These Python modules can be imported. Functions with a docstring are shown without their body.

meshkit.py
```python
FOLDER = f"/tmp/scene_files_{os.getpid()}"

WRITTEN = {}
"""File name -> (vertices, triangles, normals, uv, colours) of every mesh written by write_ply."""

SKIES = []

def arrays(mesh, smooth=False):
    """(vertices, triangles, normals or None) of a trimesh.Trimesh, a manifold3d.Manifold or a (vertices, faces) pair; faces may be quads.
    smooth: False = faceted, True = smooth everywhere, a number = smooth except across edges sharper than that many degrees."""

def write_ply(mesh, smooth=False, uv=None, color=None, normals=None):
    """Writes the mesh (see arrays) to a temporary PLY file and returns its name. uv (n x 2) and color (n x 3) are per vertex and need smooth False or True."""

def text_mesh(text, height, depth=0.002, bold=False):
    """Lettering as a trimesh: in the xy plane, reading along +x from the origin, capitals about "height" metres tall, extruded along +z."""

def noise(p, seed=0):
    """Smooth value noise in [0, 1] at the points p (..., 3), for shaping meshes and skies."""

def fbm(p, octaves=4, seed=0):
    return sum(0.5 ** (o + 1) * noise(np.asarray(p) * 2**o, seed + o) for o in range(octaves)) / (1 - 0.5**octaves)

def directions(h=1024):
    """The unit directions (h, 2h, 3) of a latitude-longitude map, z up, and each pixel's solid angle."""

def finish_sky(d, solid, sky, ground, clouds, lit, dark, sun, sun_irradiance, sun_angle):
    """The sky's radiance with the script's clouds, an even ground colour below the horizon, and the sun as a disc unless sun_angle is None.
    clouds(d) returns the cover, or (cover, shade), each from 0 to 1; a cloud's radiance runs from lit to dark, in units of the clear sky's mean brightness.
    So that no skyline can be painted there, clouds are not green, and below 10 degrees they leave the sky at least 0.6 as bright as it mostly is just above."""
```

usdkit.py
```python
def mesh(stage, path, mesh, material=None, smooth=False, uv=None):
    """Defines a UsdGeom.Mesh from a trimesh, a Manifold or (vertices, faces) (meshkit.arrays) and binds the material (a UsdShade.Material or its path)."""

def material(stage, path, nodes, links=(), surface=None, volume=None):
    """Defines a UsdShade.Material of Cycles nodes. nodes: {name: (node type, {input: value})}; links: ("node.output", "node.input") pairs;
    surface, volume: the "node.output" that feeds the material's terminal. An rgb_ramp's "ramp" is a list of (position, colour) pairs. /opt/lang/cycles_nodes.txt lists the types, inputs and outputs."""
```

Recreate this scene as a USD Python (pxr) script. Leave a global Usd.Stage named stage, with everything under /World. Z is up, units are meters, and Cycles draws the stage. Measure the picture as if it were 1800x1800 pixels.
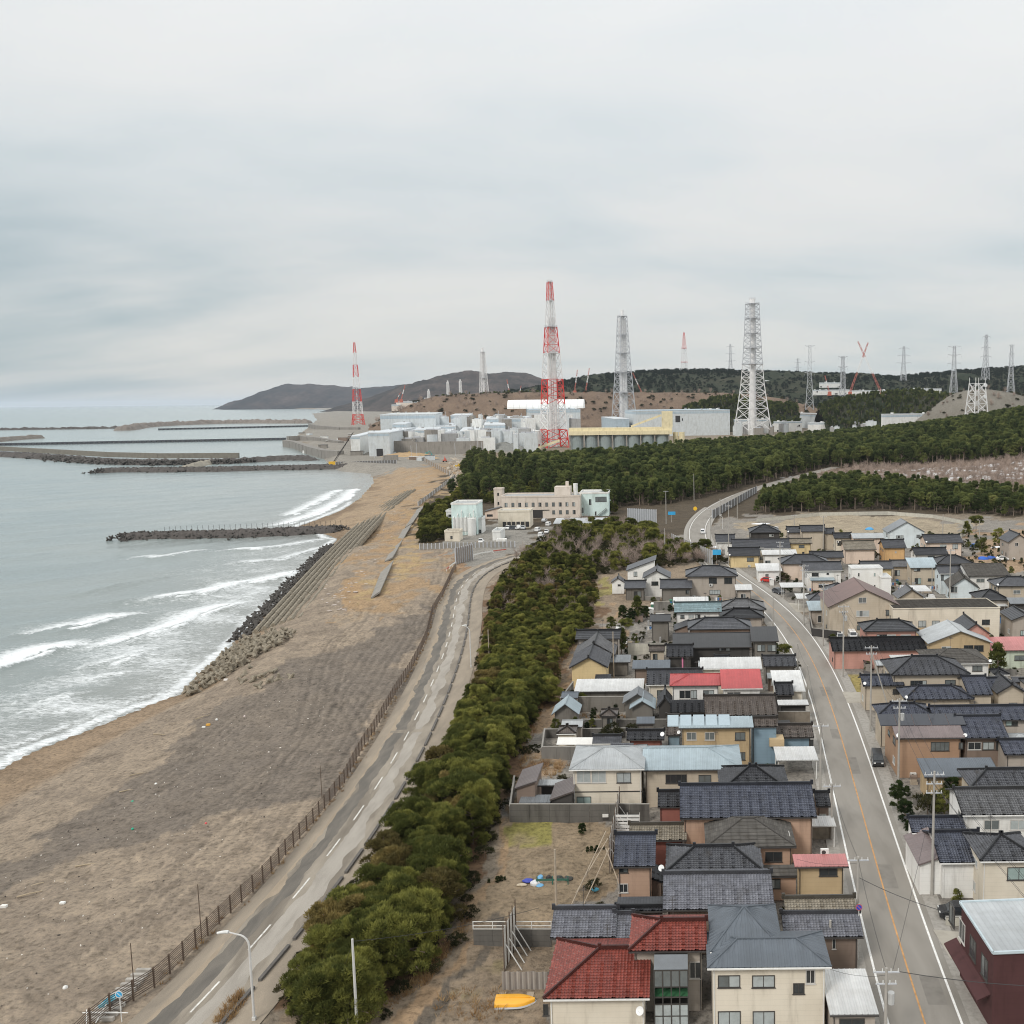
import math, random, numpy as np, trimesh, shapely, shapely.affinity, usdkit, meshkit
from shapely.geometry import Polygon, LineString, Point
from pxr import Usd, UsdGeom, UsdShade, UsdLux, Gf, Sdf, Vt
stage = Usd.Stage.CreateInMemory()
UsdGeom.SetStageUpAxis(stage, 'Z'); UsdGeom.SetStageMetersPerUnit(stage, 1.0)
UsdGeom.Xform.Define(stage, '/World'); UsdGeom.Scope.Define(stage, '/World/Looks')
# ---------------------------------------------------------------- camera, sky, sun
F, CX, CY, CAMH, ROLL = 1664.0, 1200.0, 900.0, 50.0, -0.0112   # lens in pixels of the 1800 px photograph; the picture is cut from the left of a wider frame
PITCH = math.atan(199 / F)
_r0, FWD, _u0 = np.array([1., 0, 0]), np.array([0, math.cos(PITCH), -math.sin(PITCH)]), np.array([0, math.sin(PITCH), math.cos(PITCH)])
RIGHT, UP = math.cos(ROLL) * _r0 + math.sin(ROLL) * _u0, -math.sin(ROLL) * _r0 + math.cos(ROLL) * _u0
EYE = np.array([0, 0, CAMH])
cam = UsdGeom.Camera.Define(stage, '/World/camera')
cam.CreateHorizontalApertureAttr(36.0); cam.CreateVerticalApertureAttr(36.0); cam.CreateFocalLengthAttr(36.0 * F / 1800)
cam.CreateHorizontalApertureOffsetAttr(-36.0 * 300 / 1800); cam.CreateClippingRangeAttr((1.0, 120000.0))
cam.CreateExposureAttr(0.40)
cam.AddTransformOp().Set(Gf.Matrix4d(*RIGHT, 0, *UP, 0, *(-FWD), 0, *EYE, 1))
SUN = np.array([-0.42, -0.62, 0.66]); SUN /= np.linalg.norm(SUN)
sun = UsdLux.DistantLight.Define(stage, '/World/sun')
sun.CreateIntensityAttr(0.4); sun.CreateAngleAttr(14.0); sun.CreateNormalizeAttr(True); sun.CreateColorAttr((1.0, 0.965, 0.91))
_z = SUN; _x = np.cross([0, 0, 1], _z); _x /= np.linalg.norm(_x); _y = np.cross(_z, _x)
sun.AddTransformOp().Set(Gf.Matrix4d(*_x, 0, *_y, 0, *_z, 0, 0, 0, 0, 1))
SKY_STRENGTH = 0.1
skymat = usdkit.material(stage, '/World/Looks/sky_look', {
    'sky': ('sky_texture', {'sky_type': 'single_scattering', 'sun_disc': False, 'sun_elevation': math.asin(SUN[2]), 'sun_rotation': math.atan2(SUN[0], SUN[1]), 'air_density': 1.0, 'aerosol_density': 1.0}),
    'tc': ('texture_coordinate', {}), 'sp': ('separate_xyz', {}),
    'zc': ('math', {'math_type': 'maximum', 'value2': 0.0}), 'za': ('math', {'math_type': 'add', 'value2': 0.2}),
    'ux': ('math', {'math_type': 'divide'}), 'uy': ('math', {'math_type': 'divide'}), 'uv': ('combine_xyz', {'z': 0.0}),
    'map': ('mapping', {'scale': (0.55, 1.0, 1.0), 'rotation': (0, 0, 0.25)}),
    'n1': ('noise_texture', {'scale': 0.8, 'detail': 7.0, 'roughness': 0.52, 'distortion': 0.35}),
    'n2': ('noise_texture', {'scale': 2.1, 'detail': 5.0, 'roughness': 0.5, 'distortion': 0.2}),
    'add': ('math', {'math_type': 'multiply_add', 'value2': 0.3}),
    'ramp': ('rgb_ramp', {'ramp': [(0.0, (3.1, 3.65, 3.85)), (0.47, (3.45, 3.95, 4.1)), (0.58, (4.3, 4.6, 4.65)), (0.68, (4.95, 5.0, 4.9)), (0.8, (5.3, 5.25, 5.05))]}),
    'low': ('map_range', {'from_min': 0.0, 'from_max': 0.26, 'to_min': 0.0, 'to_max': 1.0, 'clamp': True}),
    'mixh': ('mix_color', {'b': (5.2, 5.3, 5.35)}), 'zen': ('math', {'math_type': 'multiply_add', 'value2': 0.95, 'value3': 1.0}), 'zm': ('mix_color', {'blend_type': 'multiply', 'fac': 1.0, 'use_clamp': False}),
    'lowf': ('map_range', {'from_min': 0.05, 'from_max': 0.5, 'to_min': 0.0, 'to_max': 0.62, 'clamp': True}),
    'bx': ('map_range', {'from_min': -0.2, 'from_max': -0.62, 'to_min': 0.0, 'to_max': 1.0, 'clamp': True}), 'bz': ('map_range', {'from_min': 0.2, 'from_max': 0.1, 'to_min': 0.0, 'to_max': 0.85, 'clamp': True}), 'bn': ('map_range', {'from_min': 0.74, 'from_max': 0.5, 'to_min': 0.0, 'to_max': 1.0, 'clamp': True}), 'b1': ('math', {'math_type': 'multiply'}), 'b2': ('math', {'math_type': 'multiply'}), 'bank': ('mix_color', {'b': (2.35, 3.1, 3.45)}),
    'mix': ('mix_color', {'fac': 0.93}),
    'bg': ('background_shader', {'strength': SKY_STRENGTH})},
    [('tc.generated', 'sp.vector'), ('sp.z', 'zc.value1'), ('zc.value', 'za.value1'), ('sp.x', 'ux.value1'), ('za.value', 'ux.value2'), ('sp.y', 'uy.value1'), ('za.value', 'uy.value2'),
     ('ux.value', 'uv.x'), ('uy.value', 'uv.y'), ('uv.vector', 'map.vector'), ('map.vector', 'n1.vector'), ('map.vector', 'n2.vector'),
     ('n2.fac', 'add.value1'), ('n1.fac', 'add.value3'), ('add.value', 'ramp.fac'), ('ramp.color', 'mixh.a'), ('sp.z', 'lowf.value'), ('lowf.result', 'mixh.fac'),
     ('zc.value', 'zen.value1'), ('mixh.result', 'zm.a'), ('zen.value', 'zm.b'), ('sky.color', 'mix.a'), ('sp.x', 'bx.value'), ('sp.z', 'bz.value'), ('add.value', 'bn.value'), ('bx.result', 'b1.value1'), ('bz.result', 'b1.value2'), ('b1.value', 'b2.value1'), ('bn.result', 'b2.value2'), ('zm.result', 'bank.a'), ('b2.value', 'bank.fac'), ('bank.result', 'mix.b'), ('mix.result', 'bg.color')], surface='bg.background')
dome = UsdLux.DomeLight.Define(stage, '/World/sky')
UsdShade.MaterialBindingAPI.Apply(dome.GetPrim()).Bind(skymat)
dome.GetPrim().SetCustomDataByKey('kind', 'structure'); dome.GetPrim().SetCustomDataByKey('label', 'pale grey overcast sky with soft cloud bands')

# ---------------------------------------------------------------- pixel <-> place
def ray(px, py):
    d = FWD + (px - CX) / F * RIGHT - (py - CY) / F * UP
    return d
def at_depth(px, py, D):            # the point D metres ahead
    return EYE + ray(px, py) * D
def at_z(px, py, z=0.0):            # the point at height z
    d = ray(px, py); return EYE + d * ((z - CAMH) / d[2])
def proj(p):
    q = np.asarray(p, float) - EYE; c = q @ FWD
    return np.stack([CX + F * (q @ RIGHT) / c, CY - F * (q @ UP) / c], -1)
def line_z(pts, z=0.0): return np.array([at_z(x, y, z)[:2] for x, y in pts])
def poly_z(pts, z=0.0): return Polygon(line_z(pts, z)).buffer(0)

# ---------------------------------------------------------------- scene helpers
_names = {}
def numbered(path):
    n = _names.get(path, -1) + 1; _names[path] = n
    return path if n == 0 else '%s_%03d' % (path, n)
def tag(prim, label=None, cat=None, group=None, kind=None):
    for k, v in (('label', label), ('category', cat), ('group', group), ('kind', kind)):
        if v: prim.SetCustomDataByKey(k, v)
    return prim
def thing(name, label, cat, loc=(0, 0, 0), yaw=0.0, group=None, kind=None, scale=None):
    x = UsdGeom.Xform.Define(stage, numbered('/World/' + name))
    x.AddTranslateOp().Set(Gf.Vec3d(*map(float, loc))); x.AddRotateZOp().Set(float(math.degrees(yaw)))
    if scale is not None: x.AddScaleOp().Set(Gf.Vec3f(*map(float, scale)))
    tag(x.GetPrim(), label, cat, group, kind)
    return str(x.GetPath())
class MB:
    """Collects faces; build() makes them one mesh."""
    def __init__(s): s.v, s.f, s.n = [], [], 0
    def add(s, v, f):
        v = np.asarray(v, float); f = np.asarray(f, int)
        if f.shape[1] == 4: f = np.vstack([f[:, [0, 1, 2]], f[:, [0, 2, 3]]])
        s.v.append(v); s.f.append(f + s.n); s.n += len(v); return s
    def mesh(s, m): return s.add(m.vertices, m.faces)
    def box(s, x0, y0, z0, x1, y1, z1):
        v = [(x, y, z) for z in (z0, z1) for x, y in ((x0, y0), (x1, y0), (x1, y1), (x0, y1))]
        return s.add(v, [(0, 3, 2, 1), (4, 5, 6, 7), (0, 1, 5, 4), (1, 2, 6, 5), (2, 3, 7, 6), (3, 0, 4, 7)])
    def bar(s, a, b, w, h=None, up=(0, 0, 1)):       # box-section bar from a to b
        a, b = np.asarray(a, float), np.asarray(b, float); h = h or w; d = b - a; L = np.linalg.norm(d)
        if L < 1e-6: return s
        d /= L; u = np.asarray(up, float)
        if abs(d @ u) > .95: u = np.array([1., 0, 0])
        r = np.cross(d, u); r /= np.linalg.norm(r); u = np.cross(r, d)
        v = [p + i * r * w / 2 + j * u * h / 2 for p in (a, b) for i, j in ((-1, -1), (1, -1), (1, 1), (-1, 1))]
        return s.add(v, [(0, 3, 2, 1), (4, 5, 6, 7), (0, 1, 5, 4), (1, 2, 6, 5), (2, 3, 7, 6), (3, 0, 4, 7)][::1])
    def tube(s, pts, r, n=6, r1=None, cap=True):     # round tube along points
        pts = np.asarray(pts, float); k = len(pts); rr = np.linspace(r, r if r1 is None else r1, k)
        t = np.gradient(pts, axis=0); t /= np.linalg.norm(t, axis=1)[:, None] + 1e-9
        v = []
        for i in range(k):
            u = np.array([0, 0, 1.]) if abs(t[i][2]) < .9 else np.array([1., 0, 0])
            a = np.cross(t[i], u); a /= np.linalg.norm(a); b = np.cross(t[i], a)
            for j in range(n):
                q = 2 * math.pi * j / n; v.append(pts[i] + rr[i] * (math.cos(q) * a + math.sin(q) * b))
        f = [(i * n + j, i * n + (j + 1) % n, (i + 1) * n + (j + 1) % n, (i + 1) * n + j) for i in range(k - 1) for j in range(n)]
        if cap:
            v += [pts[0], pts[-1]]; c = k * n
            f += [(c, (j + 1) % n, j, c) for j in range(n)] + [(c + 1, (k - 1) * n + j, (k - 1) * n + (j + 1) % n, c + 1) for j in range(n)]
        s.add(v, f); s.f[-1] = s.f[-1][[len(set(t)) == 3 for t in s.f[-1].tolist()]]; return s
    def prism(s, poly, z0, z1):                       # upright prism on a convex outline
        n = len(poly); v = [(x, y, z0) for x, y in poly] + [(x, y, z1) for x, y in poly]
        s.add(v, [(i, (i + 1) % n, n + (i + 1) % n, n + i) for i in range(n)])
        return s.add(v, [(0, i + 1, i) for i in range(1, n - 1)] + [(n, n + i, n + i + 1) for i in range(1, n - 1)])
    def get(s): return np.vstack(s.v), np.vstack(s.f)
    def build(s, name, mat, parent='/World', smooth=False, uv=None, label=None, cat=None, group=None, kind=None):
        v, f = s.get()
        m = usdkit.mesh(stage, numbered(parent + '/' + name), (v, f), mat, smooth, uv)
        tag(m.GetPrim(), label, cat, group, kind); return str(m.GetPath())
def primvar(path, name, data, typ=None):
    d = np.asarray(data, np.float32); api = UsdGeom.PrimvarsAPI(stage.GetPrimAtPath(path))
    if d.ndim == 1: api.CreatePrimvar(name, Sdf.ValueTypeNames.FloatArray, 'vertex').Set(Vt.FloatArray.FromNumpy(d))
    else: api.CreatePrimvar(name, Sdf.ValueTypeNames.Color3fArray, 'vertex').Set(Vt.Vec3fArray.FromNumpy(d))
def grid_faces(nr, nc):
    i = np.arange(nr * nc).reshape(nr, nc)
    return np.stack([i[:-1, :-1], i[:-1, 1:], i[1:, 1:], i[1:, :-1]], -1).reshape(-1, 4)

# ---------------------------------------------------------------- materials
_mats = {}
def M(name, col, rough=0.75, var=0.18, scale=1.2, bump=0.0, bscale=8.0, streak=False, metallic=0.0, spec=0.4, rnd=0.0, dirt=(0.5, 0.47, 0.42)):
    """Plain surface with uneven tone, stains and fine relief."""
    if name in _mats: return _mats[name]
    nodes = {'g': ('geometry', {}), 'm': ('mapping', {'scale': (1, 1, 0.16) if streak else (1, 1, 1)}), 'n': ('noise_texture', {'scale': scale, 'detail': 6.0, 'roughness': 0.62}),
             'r': ('rgb_ramp', {'ramp': [(0.25, tuple(1 - var * 1.3 * (1 - d * .6) for d in dirt)), (0.5, (1, 1, 1)), (0.78, (1 + var * .6,) * 3)]}),
             'x': ('mix_color', {'blend_type': 'multiply', 'fac': 1.0, 'a': col, 'use_clamp': False}), 'p': ('principled_bsdf', {'roughness': rough, 'metallic': metallic, 'specular_ior_level': spec})}
    links = [('g.position', 'm.vector'), ('m.vector', 'n.vector'), ('n.fac', 'r.fac'), ('r.color', 'x.b'), ('x.result', 'p.base_color')]
    if rnd:
        nodes |= {'o': ('object_info', {}), 'om': ('map_range', {'to_min': 1 - rnd, 'to_max': 1 + rnd}), 'oc': ('mix_color', {'blend_type': 'multiply', 'fac': 1.0, 'use_clamp': False})}
        links = links[:-1] + [('o.random', 'om.value'), ('x.result', 'oc.a'), ('om.result', 'oc.b'), ('oc.result', 'p.base_color')]
    if bump:
        nodes |= {'bn': ('noise_texture', {'scale': bscale, 'detail': 4.0}), 'b': ('bump', {'strength': bump, 'distance': 0.05})}
        links += [('g.position', 'bn.vector'), ('bn.fac', 'b.height'), ('b.normal', 'p.normal')]
    _mats[name] = usdkit.material(stage, '/World/Looks/' + name, nodes, links, surface='p.BSDF'); return _mats[name]
def tile_mat(name, col, rough=0.42, var=0.17, step=(0.27, 0.25), groove=0.45, spec=0.5, wear=1.0):
    """Roof covering: every tile its own tone (cells of the uv), joints between, weathering over all."""
    if name in _mats: return _mats[name]
    nodes = {'t': ('texture_coordinate', {}), 'm': ('mapping', {'scale': (1 / step[0], 1 / step[1], 1)}), 'fl': ('vector_math', {'math_type': 'floor'}), 'w': ('white_noise_texture', {'dimensions': '2D'}),
             'fr': ('vector_math', {'math_type': 'fraction'}), 'sx': ('separate_xyz', {}), 'wr': ('rgb_ramp', {'ramp': [(0, (1 - var,) * 3), (0.6, (1, 1, 1)), (1, (1 + var, 1 + var, 1 + var * .95))]}),
             'gy': ('rgb_ramp', {'ramp': [(0, (groove * .8,) * 3), (0.2, (1, 1, 1)), (1, (1, 1, 1))]}), 'gx': ('rgb_ramp', {'ramp': [(0, (1 - (1 - groove) * .8,) * 3), (0.2, (1, 1, 1)), (0.8, (1, 1, 1)), (1, (1 - (1 - groove) * .8,) * 3)]}),
             'g': ('geometry', {}), 'n': ('noise_texture', {'scale': 0.9, 'detail': 6.0, 'roughness': 0.65}), 'nr': ('rgb_ramp', {'ramp': [(0.3, (1 - .28 * wear, 1 - .3 * wear, 1 - .34 * wear)), (.55, (1, 1, 1)), (.75, (1 + .25 * wear, 1 + .24 * wear, 1 + .2 * wear))]}),
             'a': ('mix_color', {'blend_type': 'multiply', 'fac': 1.0, 'a': col, 'use_clamp': False}), 'b': ('mix_color', {'blend_type': 'multiply', 'fac': 1.0, 'use_clamp': False}),
             'c': ('mix_color', {'blend_type': 'multiply', 'fac': 1.0, 'use_clamp': False}), 'd': ('mix_color', {'blend_type': 'multiply', 'fac': 1.0, 'use_clamp': False}), 'p': ('principled_bsdf', {'roughness': rough, 'specular_ior_level': spec})}
    links = [('t.UV', 'm.vector'), ('m.vector', 'fl.vector1'), ('fl.vector', 'w.vector'), ('m.vector', 'fr.vector1'), ('fr.vector', 'sx.vector'), ('w.value', 'wr.fac'), ('sx.y', 'gy.fac'), ('sx.x', 'gx.fac'),
             ('g.position', 'n.vector'), ('n.fac', 'nr.fac'), ('wr.color', 'a.b'), ('a.result', 'b.a'), ('gy.color', 'b.b'), ('b.result', 'c.a'), ('gx.color', 'c.b'), ('c.result', 'd.a'), ('nr.color', 'd.b'), ('d.result', 'p.base_color')]
    _mats[name] = usdkit.material(stage, '/World/Looks/' + name, nodes, links, surface='p.BSDF'); return _mats[name]
def leaf_mat(name, c0, c1, c2, nscale=0.8):
    if name in _mats: return _mats[name]
    nodes = {'g': ('geometry', {}), 'n': ('noise_texture', {'scale': nscale, 'detail': 3.0}), 'o': ('object_info', {}), 's': ('math', {'math_type': 'multiply_add', 'value2': 0.6}), 'm2': ('math', {'math_type': 'multiply_add', 'value2': 0.3, 'value3': -0.36}),
             'i': ('math', {'math_type': 'add'}), 'r': ('rgb_ramp', {'ramp': [(0.2, c0), (0.52, c1), (0.85, c2)]}), 'p': ('principled_bsdf', {'roughness': 0.65, 'specular_ior_level': 0.25}), 'tr': ('translucent_bsdf', {}), 'mx': ('mix_closure', {'fac': 0.36})}
    links = [('g.position', 'n.vector'), ('g.random_per_island', 's.value1'), ('n.fac', 's.value3'), ('o.random', 'm2.value1'), ('s.value', 'i.value1'), ('m2.value', 'i.value2'), ('i.value', 'r.fac'),
             ('r.color', 'p.base_color'), ('r.color', 'tr.color'), ('p.BSDF', 'mx.closure1'), ('tr.BSDF', 'mx.closure2')]
    _mats[name] = usdkit.material(stage, '/World/Looks/' + name, nodes, links, surface='mx.closure'); return _mats[name]
WALLC = dict(cream=(.63, .57, .47), white=(.72, .71, .68), beige=(.46, .395, .31), greybeige=(.37, .325, .28), salmon=(.43, .29, .21), tan=(.46, .345, .205), pink=(.50, .27, .22), orange=(.57, .36, .17), yellow=(.6, .47, .26),
             bluewhite=(.6, .66, .68), blue=(.19, .27, .33), darkboard=(.055, .05, .046), greyboard=(.17, .155, .135), brown=(.2, .15, .12), maroon=(.072, .029, .029), rust=(.25, .10, .08), palegreen=(.5, .55, .45), concrete=(.25, .23, .205),
             grey=(.32, .315, .31), peach=(.62, .5, .41), aqua=(.5, .68, .66), plantgrey=(.53, .56, .57), plantblue=(.38, .45, .5), plantwhite=(.66, .66, .64), pinkcream=(.6, .53, .46), paleaqua=(.58, .7, .68), silocream=(.66, .58, .38), siloside=(.24, .28, .28), brick=(.36, .23, .15))
def wall(n):
    """Render or boards with rain streaks; faint horizontal joints of the cladding."""
    if 'wall_' + n in _mats: return _mats['wall_' + n]
    v = 0.27 if n not in ('greyboard', 'darkboard', 'concrete', 'rust') else 0.45
    _mats['wall_' + n] = usdkit.material(stage, '/World/Looks/wall_' + n, {'g': ('geometry', {}), 'm': ('mapping', {'scale': (1, 1, .14)}), 'n': ('noise_texture', {'scale': .8, 'detail': 7.0, 'roughness': .66}), 'n2': ('noise_texture', {'scale': .35, 'detail': 3.0}),
        'r': ('rgb_ramp', {'ramp': [(.26, (1 - v * 1.2, 1 - v * 1.25, 1 - v * 1.3)), (.46, (1, 1, 1)), (.8, (1 + v * .3,) * 3)]}), 'r2': ('rgb_ramp', {'ramp': [(.3, (.9, .89, .87)), (.6, (1, 1, 1))]}),
        's': ('separate_xyz', {}), 'k': ('math', {'math_type': 'multiply', 'value2': 2.2}), 'f': ('math', {'math_type': 'fraction'}), 'jr': ('rgb_ramp', {'ramp': [(0, (.8,) * 3), (.07, (1,) * 3), (1, (1,) * 3)]}),
        'a': ('mix_color', {'blend_type': 'multiply', 'fac': 1.0, 'a': WALLC[n], 'use_clamp': False}), 'b': ('mix_color', {'blend_type': 'multiply', 'fac': 1.0, 'use_clamp': False}), 'c': ('mix_color', {'blend_type': 'multiply', 'fac': 1.0, 'use_clamp': False}), 'p': ('principled_bsdf', {'roughness': .8, 'specular_ior_level': .35})},
        [('g.position', 'm.vector'), ('m.vector', 'n.vector'), ('g.position', 'n2.vector'), ('n.fac', 'r.fac'), ('n2.fac', 'r2.fac'), ('g.position', 's.vector'), ('s.z', 'k.value1'), ('k.value', 'f.value1'), ('f.value', 'jr.fac'), ('r.color', 'a.b'), ('a.result', 'b.a'), ('jr.color', 'b.b'), ('b.result', 'c.a'), ('r2.color', 'c.b'), ('c.result', 'p.base_color')], surface='p.BSDF')
    return _mats['wall_' + n]
ROOFC = dict(black=(.022, .022, .025), dark=(.047, .048, .054), slate=(.08, .082, .092), bluegrey=(.078, .085, .112), pale=(.165, .168, .192), red=(.215, .052, .038), brown=(.12, .1, .088), beige=(.25, .22, .175), teal=(.2, .28, .3), grey=(.12, .12, .125))
def roofm(n):
    if n in ROOFC: return tile_mat('tile_' + n, ROOFC[n])
    c = dict(mlight=(.46, .48, .49), mblue=(.4, .48, .52), mwhite=(.7, .7, .69), mred=(.5, .085, .085), mbrown=(.15, .125, .12), mgrey=(.22, .235, .25), mdark=(.05, .05, .052), mmauve=(.24, .19, .185), mpink=(.55, .22, .21), asphalt=(.095, .088, .08), mcol=(.13, .15, .175), mrust=(.17, .1, .085))[n]
    if n == 'asphalt': return tile_mat('shingle_asphalt', c, 0.9, 0.15, (0.9, 0.2), 0.75, 0.2)
    return tile_mat('metal_' + n, c, 0.4 if n != 'mwhite' else .55, 0.05, (0.45, 50.0), 0.86, 0.5, .45)
# ---------------------------------------------------------------- ground
SEA = -5.0
SHORE = [(-330, 1500), (-120, 1405), (0, 1352), (60, 1318), (150, 1284), (250, 1242), (318, 1218), (352, 1180), (400, 1140), (450, 1088), (490, 1052), (520, 1018), (560, 978), (592, 948), (560, 936), (520, 926), (560, 912), (600, 897), (632, 875), (656, 848), (650, 833), (600, 829),
         (585, 824), (568, 806), (540, 790), (507, 776), (540, 752), (556, 738), (548, 727), (590, 722), (560, 719.5), (480, 718.2), (400, 717.2)]
shore = line_z(SHORE, SEA)
LAND = Polygon(np.vstack([shore, [(2000, 15000), (9000, 15000), (9000, -200), (-60, -200)]])).buffer(0)
_sA, _sB = shore[:-1], shore[1:]
def shore_dist(x, y):
    """Metres inland (negative in the sea)."""
    x, y = np.asarray(x, float), np.asarray(y, float); best = np.full(x.shape, 1e12)
    for a, b in zip(_sA, _sB):
        d = b - a; t = np.clip(((x - a[0]) * d[0] + (y - a[1]) * d[1]) / (d @ d), 0, 1)
        best = np.minimum(best, (x - a[0] - t * d[0]) ** 2 + (y - a[1] - t * d[1]) ** 2)
    return np.sqrt(best) * np.where(shapely.contains_xy(LAND, x, y), 1, -1)
COAST_ROAD = line_z([(190, 1935), (300, 1815), (386, 1719), (462, 1632), (517, 1572), (567, 1512), (609, 1460), (642, 1415), (670, 1375), (694, 1340), (712, 1305), (727, 1275), (739, 1249), (747, 1225), (756, 1202), (764, 1181), (772, 1161), (779, 1141), (785, 1127), (797, 1090), (812, 1050), (828, 1015), (845, 1000), (872, 988), (905, 979), (945, 972)])
VILLAGE_ROAD = line_z([(1690, 2000), (1624, 1800), (1607, 1740), (1590, 1675), (1575, 1630), (1557, 1570), (1535, 1487), (1515, 1425), (1492, 1349), (1475, 1282), (1457, 1230), (1437, 1187), (1400, 1125), (1377, 1090), (1353, 1057), (1325, 1035), (1283, 1010), (1248, 985), (1228, 958), (1222, 938), (1234, 915), (1258, 893), (1295, 873), (1345, 855), (1410, 838), (1470, 826)])
def smooth_line(p, step=2.0):
    from scipy.interpolate import splprep, splev
    L = np.r_[0, np.cumsum(np.linalg.norm(np.diff(p, axis=0), axis=1))]
    tck, u = splprep(p.T, u=L, s=len(p) * 0.25, k=3)
    return np.array(splev(np.arange(0, L[-1], step), tck)).T
COAST_ROAD, VILLAGE_ROAD = smooth_line(COAST_ROAD), smooth_line(VILLAGE_ROAD)
ROADS = shapely.union_all([LineString(COAST_ROAD).buffer(9), LineString(VILLAGE_ROAD).buffer(6)])
def sstep(a, b, x): t = np.clip((np.asarray(x, float) - a) / (b - a), 0, 1); return t * t * (3 - 2 * t)
def ground_z(x, y, rough=True):
    x, y = np.asarray(x, float), np.asarray(y, float)
    s = shore_dist(x, y)
    L = np.interp(y, [140, 175, 330, 370, 600, 800, 900, 1500], [52, 15, 15, 40, 40, 12, 10, 60])
    z = np.where(s > 0, SEA + 5.0 * sstep(0, 1, s / (1.25 * L)) ** .9, SEA - 0.2 + np.maximum(s * .08, -4))
    z = np.where(s > 0, np.maximum(z, SEA + np.minimum(s * .04, .3)), z)
    # forested hill on the right and the rise behind the village
    z = z + 40 * np.exp(-((x - 420) / 190) ** 2 - ((y - 800) / 260) ** 2) * sstep(330, 520, y)
    if rough:
        p = np.stack([x, y, 0 * x], -1)
        k = sstep(2, 14, s) * (1 - sstep(0, 1, (x + 75 - 0.0 * y) / 400))
        n = (meshkit.fbm(p / 7.0, 4, 3) - .5) * 0.9 + (meshkit.fbm(p / 1.6, 2, 9) - .5) * 0.34
        z = z + n * np.clip(k, 0, 1) * np.where(y > 1200, 0, 1)
    return z
def ground_at(x, y): return float(ground_z(np.array([x]), np.array([y]), False)[0])
def G(px, py):
    """Where the pixel's ray meets the ground."""
    z = 0.0
    for _ in range(14):
        p = at_z(px, py, z); z = .5 * z + .5 * ground_at(p[0], p[1])
    p = at_z(px, py, z); return np.array([p[0], p[1], ground_at(p[0], p[1])])
def gpoly(pts): return Polygon([G(x, y)[:2] for x, y in pts]).buffer(0)

ang = np.radians(np.linspace(-50, 36, 640)); rad = np.geomspace(26, 14000, 720)
RR, AA = np.meshgrid(rad, ang, indexing='ij'); gx, gy = (RR * np.sin(AA)).ravel(), (RR * np.cos(AA)).ravel()
gs = shore_dist(gx, gy); gz = ground_z(gx, gy)
onroad = np.zeros(len(gx), bool); near = RR.ravel() < 700
onroad[near] = shapely.contains_xy(ROADS, gx[near], gy[near])
flat = ground_z(gx, gy, False)
dr = np.full(len(gx), 50.0); dr[near] = shapely.distance(ROADS, shapely.points(gx[near], gy[near]))
kk = sstep(0, 6, dr)
gz = flat * 1.0 + (gz - flat) * kk
gz = np.where(onroad, np.minimum(gz, flat) - 0.05, gz)
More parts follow.
